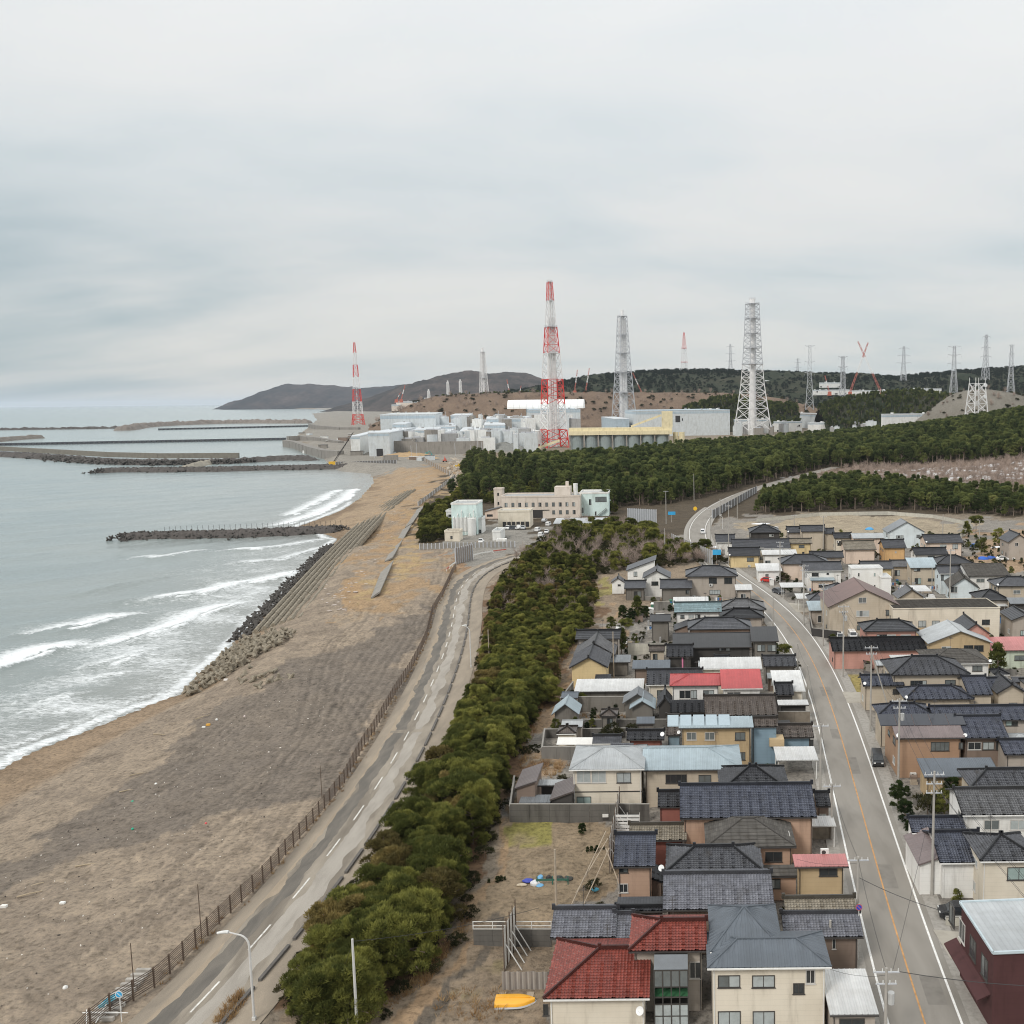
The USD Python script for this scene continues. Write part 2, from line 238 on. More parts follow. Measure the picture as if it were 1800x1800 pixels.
# colours of the ground's own materials, zone by zone
P3 = np.stack([gx, gy, 0 * gx], -1)
w1, w2 = meshkit.fbm(P3 / 9, 4, 21) - .5, meshkit.fbm(P3 / 9 + 50, 4, 22) - .5
amp = np.clip(RR.ravel() * .02, .8, 14); wx, wy = gx + w1 * 5 * amp, gy + w2 * 5 * amp
n_big, n_mid = meshkit.fbm(P3 / 22, 4, 31), meshkit.fbm(P3 / 4.5, 4, 32)
col = np.tile(np.array([.23, .19, .145]), (len(gx), 1))
def paint(pts, c, k=1.0, soft=None, world=None):
    poly = world if world is not None else poly_z(pts, 0.0)
    m = shapely.contains_xy(poly, wx, wy).astype(float) * k
    if soft: m = m * np.clip((n_mid - soft) * 6, 0, 1)
    col[:] = col * (1 - m[:, None]) + np.array(c) * m[:, None]
SAND, DARK, OCHRE, SOIL, YARD = (.35, .275, .195), (.145, .124, .106), (.34, .228, .125), (.25, .195, .14), (.24, .22, .195)
# beach
b = sstep(2, 9, gs); beach = (gs < 75) & (gx < 0) & (RR.ravel() < 900)
bt = np.where((n_mid + .25 * n_big > .64)[:, None], np.array((.235, .19, .146)), np.array((.3, .242, .183)))
col = np.where(beach[:, None], bt, col)
paint([(0, 1500), (120, 1400), (330, 1270), (460, 1190), (600, 1130), (760, 1060), (735, 1150), (640, 1300), (560, 1400), (440, 1420), (250, 1440), (120, 1500), (0, 1560)], DARK, .7)
paint([(330, 1275), (520, 1150), (640, 1080), (700, 1010), (640, 1060), (600, 1100), (470, 1190)], SAND, .8)
wet = np.clip(1 - gs / np.interp(gy, [100, 150, 330, 380], [11, 5, 4, 16]), 0, 1) * (gs > -30) * (gx < 0) * (RR.ravel() < 900)
wetc = np.array((.215, .155, .102)); k = np.clip(sstep(.0, .25, np.clip(1 - gs / np.interp(gy, [100, 160, 330, 380], [20, 9, 6, 30]), 0, 1)), 0, 1) * ((gx < 0) & (RR.ravel() < 900))
col = col * (1 - k[:, None]) + np.array((.27, .2, .136)) * k[:, None]
k = sstep(.3, .9, wet); col = col * (1 - k[:, None]) + wetc * k[:, None]
paint([(600, 905), (655, 832), (740, 806), (800, 828), (770, 868), (705, 892), (640, 925)], (.34, .255, .17), .8)
paint([(620, 1000), (665, 940), (700, 900), (745, 890), (720, 960), (690, 1030), (640, 1070), (600, 1060)], (.3, .2, .12), .7, .45)
# tyre tracks
_all = near; near = np.nonzero(near & (gx < -15) & (gx > -190) & (gy < 480))[0]; _pa, _pb = shapely.points(gx[near] + w1[near] * 1.2, gy[near] + w2[near] * 1.2), shapely.points(gx[near], gy[near])
for pts_ in ([(300, 1760), (420, 1600), (520, 1470), (600, 1330), (680, 1180), (740, 1090), (770, 1030), (760, 960)], [(150, 1700), (300, 1560), (430, 1430), (520, 1330), (600, 1220), (690, 1100)], [(640, 1330), (600, 1240), (520, 1200), (430, 1240), (300, 1330), (160, 1420)], [(50, 1560), (200, 1500), (360, 1440), (470, 1350), (540, 1260), (560, 1180), (620, 1110)], [(700, 1120), (690, 1060), (660, 1040), (640, 1090), (560, 1140)], [(600, 1070), (640, 1078), (690, 1085), (750, 1070)], [(735, 880), (715, 865), (700, 850), (690, 830)]):
    ln_ = smooth_line(line_z(pts_, -.8), 3.0)
    for o_ in (-.85, .85, 2.2, 3.9):
        m_ = shapely.distance(LineString(ln_ + [o_, o_ * .4]), _pa) < .34; kk_ = np.zeros(len(gx)); kk_[near] = m_ * (.42 if o_ < 2 else .25); col[:] = col * (1 - kk_[:, None] * .42)
        m_ = shapely.distance(LineString(ln_ + [o_ + .55, (o_ + .55) * .4]), _pb) < .2; kk_[:] = 0; kk_[near] = m_ * .5; col[:] = col * (1 + kk_[:, None] * .25)
near = _all
# dune terrace with dry grass
paint([(600, 1010), (640, 940), (690, 880), (760, 800), (810, 830), (790, 870), (745, 960), (760, 1000), (800, 1010), (770, 1050), (690, 1080), (600, 1090)], OCHRE, .75, .36)
paint([(700, 960), (745, 890), (790, 850), (745, 960), (705, 1040), (660, 1060)], (.37, .27, .14), .8, .3)
paint([(790, 960), (900, 955), (900, 985), (830, 990), (800, 1010), (770, 1000)], (.31, .2, .12), .9)
# village: soil, yards, grass
paint([(905, 990), (1060, 1010), (1170, 980), (1300, 1010), (1420, 1150), (1700, 1900), (1700, 2300), (350, 2300), (480, 1800), (700, 1760), (830, 1600), (880, 1450), (960, 1200)], SOIL, 1)
paint([(1000, 1180), (1090, 1090), (1180, 1040), (1300, 1020), (1420, 1150), (1640, 1900), (960, 1900), (980, 1640), (1080, 1500), (900, 1440), (960, 1250)], YARD, 1)
paint([(930, 1400), (1100, 1420), (1090, 1560), (960, 1620), (850, 1610), (880, 1500)], (.26, .2, .135), 1)
paint([(885, 1462), (985, 1455), (975, 1492), (880, 1492)], (.245, .222, .07), .95, .3)
paint([(1035, 1020), (1080, 1015), (1080, 1060), (1035, 1060)], (.26, .225, .085), .9)
paint([(780, 1740), (800, 1690), (890, 1665), (885, 1740)], (.23, .19, .105), .9, .4)
paint([(1170, 960), (1260, 990), (1400, 1090), (1700, 1900), (2400, 2100), (2100, 1000), (1800, 915), (1300, 905)], YARD, 1)
paint([(1320, 925), (1360, 908), (1500, 905), (1620, 908), (1700, 925), (1690, 945), (1500, 950), (1350, 945)], (.33, .275, .2), 1)
paint([(1690, 960), (1770, 925), (1900, 930), (1900, 1000), (1740, 1000)], (.33, .235, .155), 1)
paint([(1475, 1180), (1520, 1180), (1520, 1216), (1485, 1216)], (.3, .24, .08), .9)
# tracks of bare earth between the pines and the gardens
paint([(690, 1800), (740, 1760), (810, 1650), (850, 1560), (880, 1480), (900, 1380), (960, 1220), (1000, 1180), (1020, 1140), (1050, 1070), (1070, 1060), (1060, 1130), (1010, 1200), (960, 1310), (900, 1440), (870, 1560), (830, 1640), (790, 1740), (740, 1830)], (.33, .225, .135), .8, .25)
paint([(720, 1830), (790, 1740), (840, 1660), (850, 1600), (875, 1600), (850, 1670), (800, 1760), (760, 1830)], (.125, .106, .086), .9)
# forest floor, shrub land, works ground
forest_floor = (.085, .066, .045)
paint(None, forest_floor, 1, world=gpoly([(760, 960), (740, 900), (800, 850), (830, 810), (1200, 790), (1500, 770), (1800, 720), (2100, 700), (2300, 860), (1800, 905), (1300, 905), (1150, 960), (1060, 1010), (900, 985), (960, 940), (900, 935), (790, 955)]))
paint([(470, 1790), (560, 1640), (680, 1480), (790, 1300), (850, 1120), (880, 1010), (950, 980), (1040, 1030), (1000, 1130), (940, 1250), (870, 1430), (820, 1570), (720, 1730), (620, 1800)], (.16, .1, .06), 1)
paint([(800, 1010), (900, 985), (930, 960), (960, 930), (900, 915), (850, 930), (790, 945)], (.25, .235, .21), 1)
paint(None, (.2, .145, .11), .9, world=gpoly([(1390, 850), (1480, 818), (1600, 815), (1800, 800), (2000, 800), (2000, 880), (1700, 862), (1500, 848)]))
paint(None, (.74, .75, .77), .9, .5, world=gpoly([(1400, 838), (1600, 822), (1800, 812), (1990, 812), (1990, 850), (1700, 850), (1500, 838), (1400, 848)]))
paint([(560, 830), (700, 826), (800, 810), (1100, 770), (1500, 735), (2500, 735), (2500, 712), (560, 712), (520, 770)], (.255, .235, .205), 1)
gcol = np.clip(col * (0.86 + .28 * n_mid + .16 * (n_big - .5))[:, None], .02, .85)
gm = usdkit.material(stage, '/World/Looks/earth', {
    'a': ('attribute', {'attribute': 'tint'}), 'g': ('geometry', {}), 'n': ('noise_texture', {'scale': 1.7, 'detail': 8.0, 'roughness': 0.7}), 'n2': ('noise_texture', {'scale': 0.33, 'detail': 6.0, 'roughness': 0.65, 'distortion': 0.6}),
    'r': ('rgb_ramp', {'ramp': [(0.34, (.52, .51, .49)), (0.48, (.96, .96, .96)), (0.7, (1.3, 1.27, 1.22))]}), 'r2': ('rgb_ramp', {'ramp': [(0.3, (.7, .69, .68)), (0.52, (1, 1, 1)), (0.75, (1.14, 1.13, 1.1))]}),
    'x': ('mix_color', {'blend_type': 'multiply', 'fac': 1.0, 'use_clamp': False}), 'y': ('mix_color', {'blend_type': 'multiply', 'fac': 1.0, 'use_clamp': False}),
    'b': ('bump', {'strength': 0.8, 'distance': 0.35}), 'p': ('principled_bsdf', {'roughness': 0.9, 'specular_ior_level': 0.2})},
    [('a.color', 'x.a'), ('g.position', 'n.vector'), ('g.position', 'n2.vector'), ('n.fac', 'r.fac'), ('n2.fac', 'r2.fac'), ('r.color', 'x.b'), ('x.result', 'y.a'), ('r2.color', 'y.b'), ('y.result', 'p.base_color'), ('n.fac', 'b.height'), ('b.normal', 'p.normal')], surface='p.BSDF')
g = MB().add(np.stack([gx, gy, gz], -1), grid_faces(len(rad), len(ang)))
gp = g.build('ground', gm, smooth=True, kind='structure', label='sandy coastal ground from the beach to the village and the works'); primvar(gp, 'tint', gcol)

# ---------------------------------------------------------------- sea
sang = np.radians(np.linspace(-62, 24, 520)); srad = np.r_[np.geomspace(70, 1800, 560), np.geomspace(1830, 70000, 70)]
RS, AS = np.meshgrid(srad, sang, indexing='ij'); sx, sy = (RS * np.sin(AS)).ravel(), (RS * np.cos(AS)).ravel(); sr = RS.ravel()
sd = np.full(len(sx), -5000.0); nn = sr < 2500; sd[nn] = shore_dist(sx[nn], sy[nn])
Q = np.stack([sx, sy, 0 * sx], -1)
# crests of the waves, as seen: (points, height, foam strength)
WAVES = [([(-60, 1200), (0, 1178), (40, 1165), (88, 1148)], .9, 1.2), ([(122, 1107), (150, 1105), (193, 1093)], .9, 1.1), ([(215, 1133), (260, 1120), (320, 1103), (360, 1082), (410, 1068)], .7, 1.1), ([(312, 1052), (360, 1045), (420, 1028), (470, 1022), (520, 1010)], .9, 1.1),
         ([(262, 982), (300, 981), (342, 971)], .8, .9), ([(200, 1170), (230, 1160), (258, 1148)], .5, .9), ([(0, 1128), (60, 1116), (110, 1111)], .6, -.2), ([(195, 1086), (240, 1083)], .5, 0), ([(160, 1046), (220, 1032), (290, 1017)], .7, -.3), ([(230, 1060), (320, 1053)], .5, -.2), ([(0, 985), (90, 975), (200, 965)], .35, -.6),
         ([(420, 968), (480, 965), (560, 952)], .6, 1.0), ([(440, 990), (500, 985), (570, 965)], .5, .9), ([(510, 922), (560, 905), (610, 880), (645, 850)], .4, 1.1), ([(520, 905), (570, 880), (620, 850), (640, 838)], .4, 1.0), ([(-50, 1340), (60, 1310), (150, 1275), (240, 1238), (300, 1222)], .25, .75), ([(90, 1245), (105, 1236), (120, 1232)], .4, .8), ([(175, 1195), (190, 1192)], .4, .9), ([(380, 1095), (440, 1065)], .4, .6)]
sh = np.zeros(len(sx)); foam = np.zeros(len(sx))
wob = (meshkit.fbm(Q / 9, 3, 41) - .5) * 7 + (meshkit.fbm(Q / 2.5, 2, 42) - .5) * 2.4
for pts, hgt, fm in WAVES:
    c = line_z(pts, SEA); ls = LineString(c); m = sr < 800; idx = np.nonzero(m)[0]
    ok = idx[(np.abs(sx[idx] - c[:, 0].mean()) < 90 + np.ptp(c[:, 0])) & (np.abs(sy[idx] - c[:, 1].mean()) < 90 + np.ptp(c[:, 1]))]
    pp = shapely.points(sx[ok], sy[ok]); d = shapely.distance(ls, pp)
    d2 = shapely.distance(LineString(c + np.array([-3.0, 3.0])), pp); side = np.where(d2 < d, 1, -1) * d      # + on the seaward side
    dd = side + wob[ok] * .45
    sh[ok] += hgt * np.exp(-np.where(dd > 0, dd / 5.5, -dd / 1.6) ** 2)
    wd = 10.5 * abs(fm) if fm > 0 else 3
    if fm > 0: foam[ok] = np.maximum(foam[ok], fm * np.where(dd > 0, np.exp(-(dd / wd) ** 2), np.exp(-(dd / 1.1) ** 2)))
surf = np.exp(-((np.maximum(-sd, 0) - 14) / 32.0) ** 2) * np.interp(sy, [0, 90, 330, 380, 520, 540], [.55, .55, .5, .3, .3, 0]) * (sx < 0)
edge = np.exp(-(np.abs(sd + 1.5 + wob * .4) / 2.2) ** 2) * (sr < 560) * .9
foam = np.clip(np.maximum(np.maximum(foam, edge), surf * (.42 + 1.3 * meshkit.fbm(Q / np.array([14, 8, 1]), 3, 51))), 0, 1.3) * (sr < 640)
dirw = np.array([.45, -.9]); ph = (sx * dirw[0] + sy * dirw[1])
fade = np.clip(1.6 - sr / 900, 0, 1) * sstep(-2, -25, sd)
swell = .22 * np.sin(ph / 4.1 + 5 * meshkit.fbm(Q / 60, 2, 61)) + .12 * np.sin((sx * .75 - sy * .66) / 2.2 + 4 * meshkit.fbm(Q / 30, 2, 62)) + (meshkit.fbm(Q / 3.0, 3, 63) - .5) * .35
chop = (meshkit.fbm(Q / 1.3, 2, 64) - .5) * .4 * np.clip(foam, 0, 1) * (sr < 500)
sz = SEA + sh * (sd < 1) + swell * fade + chop
wm = usdkit.material(stage, '/World/Looks/sea_water', {
    'a': ('attribute', {'attribute': 'foam'}), 'g': ('geometry', {}), 'm': ('mapping', {'rotation': (0, 0, -0.45), 'scale': (0.55, 1.5, 1)}), 'n': ('noise_texture', {'scale': 1.1, 'detail': 9.0, 'roughness': 0.72, 'distortion': 0.9}),
    'f0': ('math', {'math_type': 'multiply_add', 'value2': 2.9, 'value3': -1.98}), 'f1': ('math', {'math_type': 'multiply_add', 'value2': 1.45}), 'fs': ('map_range', {'range_type': 'smoothstep', 'from_min': 0.0, 'from_max': 0.95, 'to_min': 0.0, 'to_max': 1.0, 'clamp': True}),
    'cn': ('noise_texture', {'scale': 0.018, 'detail': 5.0}), 'cr': ('rgb_ramp', {'ramp': [(.35, (.19, .235, .236)), (.65, (.23, .268, .26))]}),
    'sd': ('attribute', {'attribute': 'silt'}), 'sm': ('mix_color', {'b': (.21, .205, .185)}), 'cm': ('mix_color', {'b': (.72, .74, .745)}),
    'm2': ('mapping', {'rotation': (0, 0, -0.4), 'scale': (0.35, 1.0, 1)}), 'wn': ('noise_texture', {'scale': 0.55, 'detail': 9.0, 'roughness': 0.68}), 'b': ('bump', {'strength': 0.4, 'distance': 0.5}), 'm3': ('mapping', {'rotation': (0, 0, -0.4), 'scale': (0.5, 1.2, 1)}), 'sn': ('noise_texture', {'scale': 0.9, 'detail': 6.0, 'roughness': 0.75}), 's0': ('vector_math', {'math_type': 'subtract', 'vector2': (.5, .5, .5)}), 's1': ('vector_math', {'math_type': 'multiply', 'vector2': (.62, .62, 0)}), 's2': ('vector_math', {'math_type': 'add'}), 's3': ('vector_math', {'math_type': 'normalize'}),
    'rr': ('map_range', {'to_min': 0.16, 'to_max': 0.8}), 'p': ('principled_bsdf', {'ior': 1.33, 'specular_ior_level': 0.5})},
    [('g.position', 'm.vector'), ('m.vector', 'n.vector'), ('n.fac', 'f0.value1'), ('a.fac', 'f1.value1'), ('f0.value', 'f1.value3'), ('f1.value', 'fs.value'), ('g.position', 'cn.vector'), ('cn.fac', 'cr.fac'), ('cr.color', 'sm.a'), ('sd.fac', 'sm.fac'), ('sm.result', 'cm.a'), ('fs.result', 'cm.fac'),
     ('cm.result', 'p.base_color'), ('g.position', 'm2.vector'), ('m2.vector', 'wn.vector'), ('wn.fac', 'b.height'), ('g.position', 'm3.vector'), ('m3.vector', 'sn.vector'), ('sn.color', 's0.vector1'), ('s0.vector', 's1.vector1'), ('s1.vector', 's2.vector1'), ('b.normal', 's2.vector2'), ('s2.vector', 's3.vector1'), ('s3.vector', 'p.normal'), ('fs.result', 'rr.value'), ('rr.result', 'p.roughness')], surface='p.BSDF')
keep = (sd < 6) | (sr > 1500)
sf = grid_faces(len(srad), len(sang)); sf = sf[keep[sf].any(1)]
s_ = MB().add(np.stack([sx, sy, sz], -1), sf); sp = s_.build('sea', wm, smooth=True, kind='structure', label='grey winter sea with white surf along the beach')
primvar(sp, 'foam', foam); primvar(sp, 'silt', np.clip(np.exp(-np.maximum(-sd, 0) / 45) * (sr < 900), 0, 1) * .8)

# ---------------------------------------------------------------- roads
def ribbon(line, l, r, dz=0.0, z=None, slope=None):
    t = np.gradient(line, axis=0); t /= np.linalg.norm(t, axis=1)[:, None]; nrm = np.stack([t[:, 1], -t[:, 0]], -1)   # to the right
    l, r = np.broadcast_to(l, len(line)), np.broadcast_to(r, len(line))
    A, B = line + nrm * l[:, None], line + nrm * r[:, None]
    zz = (ground_z(line[:, 0], line[:, 1], False) if z is None else np.full(len(line), z)) + dz
    v = np.empty((2 * len(line), 3)); v[0::2, :2], v[1::2, :2] = A, B; v[0::2, 2] = v[1::2, 2] = zz
    f = [(2 * i, 2 * i + 1, 2 * i + 3, 2 * i + 2) for i in range(len(line) - 1)]
    return v, f
def offset(line, d):
    t = np.gradient(line, axis=0); t /= np.linalg.norm(t, axis=1)[:, None]; return line + np.stack([t[:, 1], -t[:, 0]], -1) * d
def road_mat(name, c, patch, scale):
    return usdkit.material(stage, '/World/Looks/' + name, {'g': ('geometry', {}), 'm': ('mapping', {'rotation': (0, 0, .42 if name == 'worn_asphalt' else -.2), 'scale': (1, .22, 1)}), 'n': ('noise_texture', {'scale': scale, 'detail': 7.0, 'roughness': .6, 'distortion': .4}), 'r': ('rgb_ramp', {'ramp': patch}),
        'f': ('noise_texture', {'scale': 14.0, 'detail': 3.0}), 'fr': ('rgb_ramp', {'ramp': [(.3, (.86,) * 3), (.7, (1.12,) * 3)]}), 'x': ('mix_color', {'blend_type': 'multiply', 'fac': 1.0, 'use_clamp': False}), 'p': ('principled_bsdf', {'roughness': .85, 'specular_ior_level': .3})},
        [('g.position', 'm.vector'), ('m.vector', 'n.vector'), ('n.fac', 'r.fac'), ('g.position', 'f.vector'), ('f.fac', 'fr.fac'), ('r.color', 'x.a'), ('fr.color', 'x.b'), ('x.result', 'p.base_color')], surface='p.BSDF')
asph = road_mat('village_asphalt', 0, [(.25, (.2, .182, .158)), (.5, (.25, .23, .202)), (.75, (.285, .263, .232))], .5)
worn = road_mat('worn_asphalt', 0, [(.3, (.15, .128, .103)), (.45, (.2, .172, .138)), (.54, (.265, .23, .185)), (.7, (.32, .28, .228))], .42)
dirt_asph = road_mat('sandy_asphalt', 0, [(.3, (.22, .186, .146)), (.6, (.3, .25, .192)), (.8, (.36, .3, .23))], .5)
paint_w = M('road_paint_white', (.74, .73, .7), .6, .3, 3.0); paint_o = M('road_paint_orange', (.5, .265, .1), .7, .5, 1.5); kerbm = M('kerb_concrete', (.3, .28, .25), .85, .35, 2.0)
def mk(name, vf, mat, **kw): return MB().add(*vf).build(name, mat, **kw)
mk('coastal_verge', ribbon(COAST_ROAD, -4.3, -2.7, -.004), dirt_asph, kind='structure', label='sandy verge between beach fence and coastal road')
mk('coastal_road', ribbon(COAST_ROAD, -2.8, 3.5, 0.0), worn, kind='structure', label='worn patched asphalt road along the beach')
mk('coastal_pavement', ribbon(COAST_ROAD, 3.5, 6.6, .02), dirt_asph, kind='structure', label='cracked asphalt strip beside the pine belt')
_t = np.arange(0, len(COAST_ROAD) - 1, .22); FINE = np.stack([np.interp(_t, np.arange(len(COAST_ROAD)), COAST_ROAD[:, i]) for i in (0, 1)], -1)
_k = meshkit.fbm(np.stack([_t / 2.3, 0 * _t, 0 * _t], -1), 6, 5) - .5; _k2 = meshkit.fbm(np.stack([_t / 1.7 + 90, 0 * _t, 0 * _t], -1), 6, 8) - .5
dark_as = road_mat('old_asphalt', 0, [(.3, (.105, .095, .083)), (.5, (.14, .126, .108)), (.75, (.19, .168, .14))], .8); pale_as = road_mat('bleached_asphalt', 0, [(.3, (.27, .243, .208)), (.5, (.33, .3, .26)), (.75, (.38, .345, .3))], .8); drift = road_mat('sand_drift', 0, [(.3, (.27, .218, .16)), (.7, (.35, .285, .21))], 1.2)
mk('road_strip', ribbon(FINE, -2.45 + 1.7 * _k, -.75 + 1.3 * _k2, .003), dark_as, kind='structure', label='dark old asphalt strip in the seaward lane of the coastal road')
mk('road_strip', ribbon(FINE, .55 + 1.2 * _k2, 2.1 + 2.0 * _k, .003), pale_as, kind='structure', label='bleached strip in the landward lane of the coastal road')
mk('sand_drift', ribbon(FINE, -2.95, -2.45 + 2.0 * _k2, .0055), drift, kind='structure', label='sand drifted over the seaward edge of the coastal road')
mk('village_road', ribbon(VILLAGE_ROAD, -3.7, 3.7, 0.0), asph, kind='structure', label='grey village road with orange centre line')
for k, (a, b) in enumerate(((-5.0, -3.7), (3.7, 5.2))):
    n_ = 190
    mk('pavement', ribbon(VILLAGE_ROAD[:n_], a, b, .03), kerbm, kind='structure', label='concrete gutter slabs on the ' + ('sea side' if k == 0 else 'hill side') + ' of the village road')
    v, f = ribbon(VILLAGE_ROAD[:n_], (-3.72 if k == 0 else 3.62), (-3.62 if k == 0 else 3.72), .0); v2 = v + [0, 0, .035]
    MB().add(v2, f).build('kerb', kerbm, kind='structure', label='low kerb edge on the ' + ('sea side' if k == 0 else 'hill side') + ' of the village road')
for k, d in enumerate((-2.95, 2.95)):
    mk('edge_line', ribbon(offset(VILLAGE_ROAD, d), -.1, .1, .006), paint_w, kind='structure', label='white edge line of the village road, ' + ('sea side' if k == 0 else 'hill side'))
mk('centre_line', ribbon(VILLAGE_ROAD[:118], -.075, .075, .006), paint_o, kind='structure', label='orange centre line of the village road')
md = MB(); L = np.r_[0, np.cumsum(np.linalg.norm(np.diff(COAST_ROAD, axis=0), axis=1))]
for s0 in np.arange(1, L[-1] - 8, 9.0):
    ss = np.linspace(s0, s0 + 4.2, 4); seg = np.stack([np.interp(ss, L, COAST_ROAD[:, i]) for i in (0, 1)], -1)
    if seg[-1, 1] < 330: md.add(*ribbon(seg, -.09, .09, .006))
md.build('lane_dashes', M('worn_paint', (.58, .56, .52), .8, .75, 1.6), kind='structure', label='white dashes down the middle of the coastal road')
# ---------------------------------------------------------------- houses
rng = random.Random(7)
frame_dark, frame_light = M('window_frame_dark', (.06, .055, .05), .5, .1), M('window_frame_pale', (.5, .48, .45), .5, .1)
PANES = [M('pane_dark', (.03, .034, .036), .12, .3, .6, spec=.8), M('pane_curtain', (.36, .39, .385), .3, .25, 1.5, spec=.6), M('pane_grey', (.13, .145, .145), .15, .3, .8, spec=.8), M('pane_green', (.3, .38, .36), .25, .2, 1.0, spec=.6)]
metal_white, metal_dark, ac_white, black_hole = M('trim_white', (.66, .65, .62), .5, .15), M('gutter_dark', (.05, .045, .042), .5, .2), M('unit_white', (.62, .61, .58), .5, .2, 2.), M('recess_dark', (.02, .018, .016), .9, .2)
dish_m = M('dish_white', (.7, .7, .69), .4, .1)
def slope_grid(mb, uv, poly, style, near):
    """One roof slope: convex polygon, poly[0]-poly[1] is the eave seen left to right from outside."""
    p = np.asarray(poly, float); eu = p[1] - p[0]; W = np.linalg.norm(eu); eu /= W
    nrm = np.cross(eu, p[-1] - p[0]); nrm /= np.linalg.norm(nrm); ev = np.cross(nrm, eu)
    q = np.stack([(p - p[0]) @ eu, (p - p[0]) @ ev], -1); H = q[:, 1].max()
    if H < .1: return
    if style == 't' and near: du, cv = .0675, .25
    elif style == 't': du, cv = W, (.25 if near is not None else .5)
    elif style == 'm' and near: du, cv = .075, H / 2
    else: du, cv = W, H / 2
    nv = max(1, int(round(H / cv))); vs = []
    for i in range(nv):
        a, b = H * i / nv, H * (i + 1) / nv; vs += [(a, 1.0), (b - 1e-3, 0.0)] if style == 't' else [(a, 0.0)]
    if style != 't': vs.append((H - 1e-3, 0.0))
    umin, umax = q[:, 0].min(), q[:, 0].max(); us = np.arange(math.floor(umin / .27) * .27, umax + .27, du) if du < W else np.linspace(umin, umax, 3)
    V, T = [], []
    m = len(q)
    for iv, (v, saw) in enumerate(vs):
        xs = []
        for i in range(m):
            a, b = q[i], q[(i + 1) % m]
            if abs(a[1] - b[1]) > 1e-9 and min(a[1], b[1]) - 1e-6 <= v <= max(a[1], b[1]) + 1e-6: xs.append(a[0] + (b[0] - a[0]) * (v - a[1]) / (b[1] - a[1]))
        if v < 1e-6: xs += [q[0][0], q[1][0]]
        lo, hi = (min(xs), max(xs)) if xs else (0, 0)
        u = np.clip(us, lo, hi); off = np.zeros(len(u))
        if style == 't':
            off += .045 * saw
            if near: off += .034 * np.cos(2 * np.pi * us / .27)
            if near and saw:
                r_ = iv // 2; cell = np.floor(us / .27).astype(int)
                off += .10 * (((cell + 2 * r_) % 4 == 0) & (r_ % 2 == 0)) * (r_ < nv * .75)
        elif style == 'm' and near: off += .035 * (np.abs((us / .45) % 1 - .5) < .1)
        V.append(p[0] + eu * u[:, None] + ev * v + nrm * off[:, None]); T.append(np.stack([u, np.full(len(u), v + (1e-3 if saw else 0))], -1))
    nu = len(us); f = grid_faces(len(vs), nu); v = np.vstack(V); t = np.vstack(T)
    f = np.vstack([f[:, [0, 1, 2]], f[:, [0, 2, 3]]])
    A = np.linalg.norm(np.cross(v[f[:, 1]] - v[f[:, 0]], v[f[:, 2]] - v[f[:, 0]]), axis=1); f = f[A > 1e-5]
    mb.add(v, f); uv.append(t)
    # underside and edges
    lowp = p - nrm * .13; k = len(p)
    vv = np.vstack([p - nrm * .01, lowp]); ff = [(i, k + i, k + (i + 1) % k, (i + 1) % k) for i in range(k)]
    mb.add(vv, ff); mb.add(lowp, [(0, i + 1, i) for i in range(1, k - 1)]); uv += [np.zeros((2 * k, 2)), np.zeros((k, 2))]
def ridge_bar(mb, a, b, w=.28, h=.22, ends=True):
    a, b = np.asarray(a, float), np.asarray(b, float); mb.bar(a + [0, 0, h * .3], b + [0, 0, h * .3], w, h); mb.bar(a + [0, 0, h * .95], b + [0, 0, h * .95], w * .55, h * .35)
    if ends and abs(a[2] - b[2]) < .1:
        d = (b - a) / np.linalg.norm(b - a)
        for e, s in ((a, -1), (b, 1)): mb.bar(e + d * s * .02 + [0, 0, -.05], e + d * s * .02 + [0, 0, .48], .16, .3)
def window(parent, x0, z0, x1, z1, y, kind=None, frame=None, axis='y', sill=True):
    """A sliding window on a wall: frame with a middle stile, two panes behind it, a sill below. On the face y = const (or x = const)."""
    if x1 < x0: x0, x1 = x1, x0
    if z1 < z0: z0, z1 = z1, z0
    w, h = x1 - x0, z1 - z0
    if w < .15 or h < .15: return
    t = min(.07, w * .12); mb = MB(); s = -1 if axis in ('y', 'x-') else 1
    def bx(m, a, b, c, d, e0, e1):
        lo, hi = sorted((y + s * e0, y + s * e1))
        m.box(a, lo, b, c, hi, d) if axis[0] == 'y' else m.box(lo, a, b, hi, c, d)
    for a, b, c, d in ((x0, z0, x1, z0 + t), (x0, z1 - t, x1, z1), (x0, z0 + t, x0 + t, z1 - t), (x1 - t, z0 + t, x1, z1 - t)): bx(mb, a, b, c, d, -.02, .05)
    n = 1 if w < .7 else 2 if w < 2.3 else 4
    for i in range(1, n): xm = x0 + w * i / n; bx(mb, xm - t * .4, z0 + t, xm + t * .4, z1 - t, -.02, .035)
    if sill: bx(mb, x0 - .06, z0 - .05, x1 + .06, z0 - .002, -.02, .1)
    wp = mb.build('window', frame or (frame_dark if rng.random() < .7 else frame_light), parent)
    for i in range(n):
        pm = MB(); bx(pm, x0 + t + (w - 2 * t) * i / n, z0 + t, x0 + t + (w - 2 * t) * (i + 1) / n - .003, z1 - t, -.02, .012 + .006 * (i % 2))
        k = kind if kind is not None else rng.choice([0, 0, 1, 1, 2, 2, 3]); k = k if i % 2 == 0 or rng.random() < .6 else rng.choice([0, 1, 2])
        pm.build('pane', PANES[k], wp)
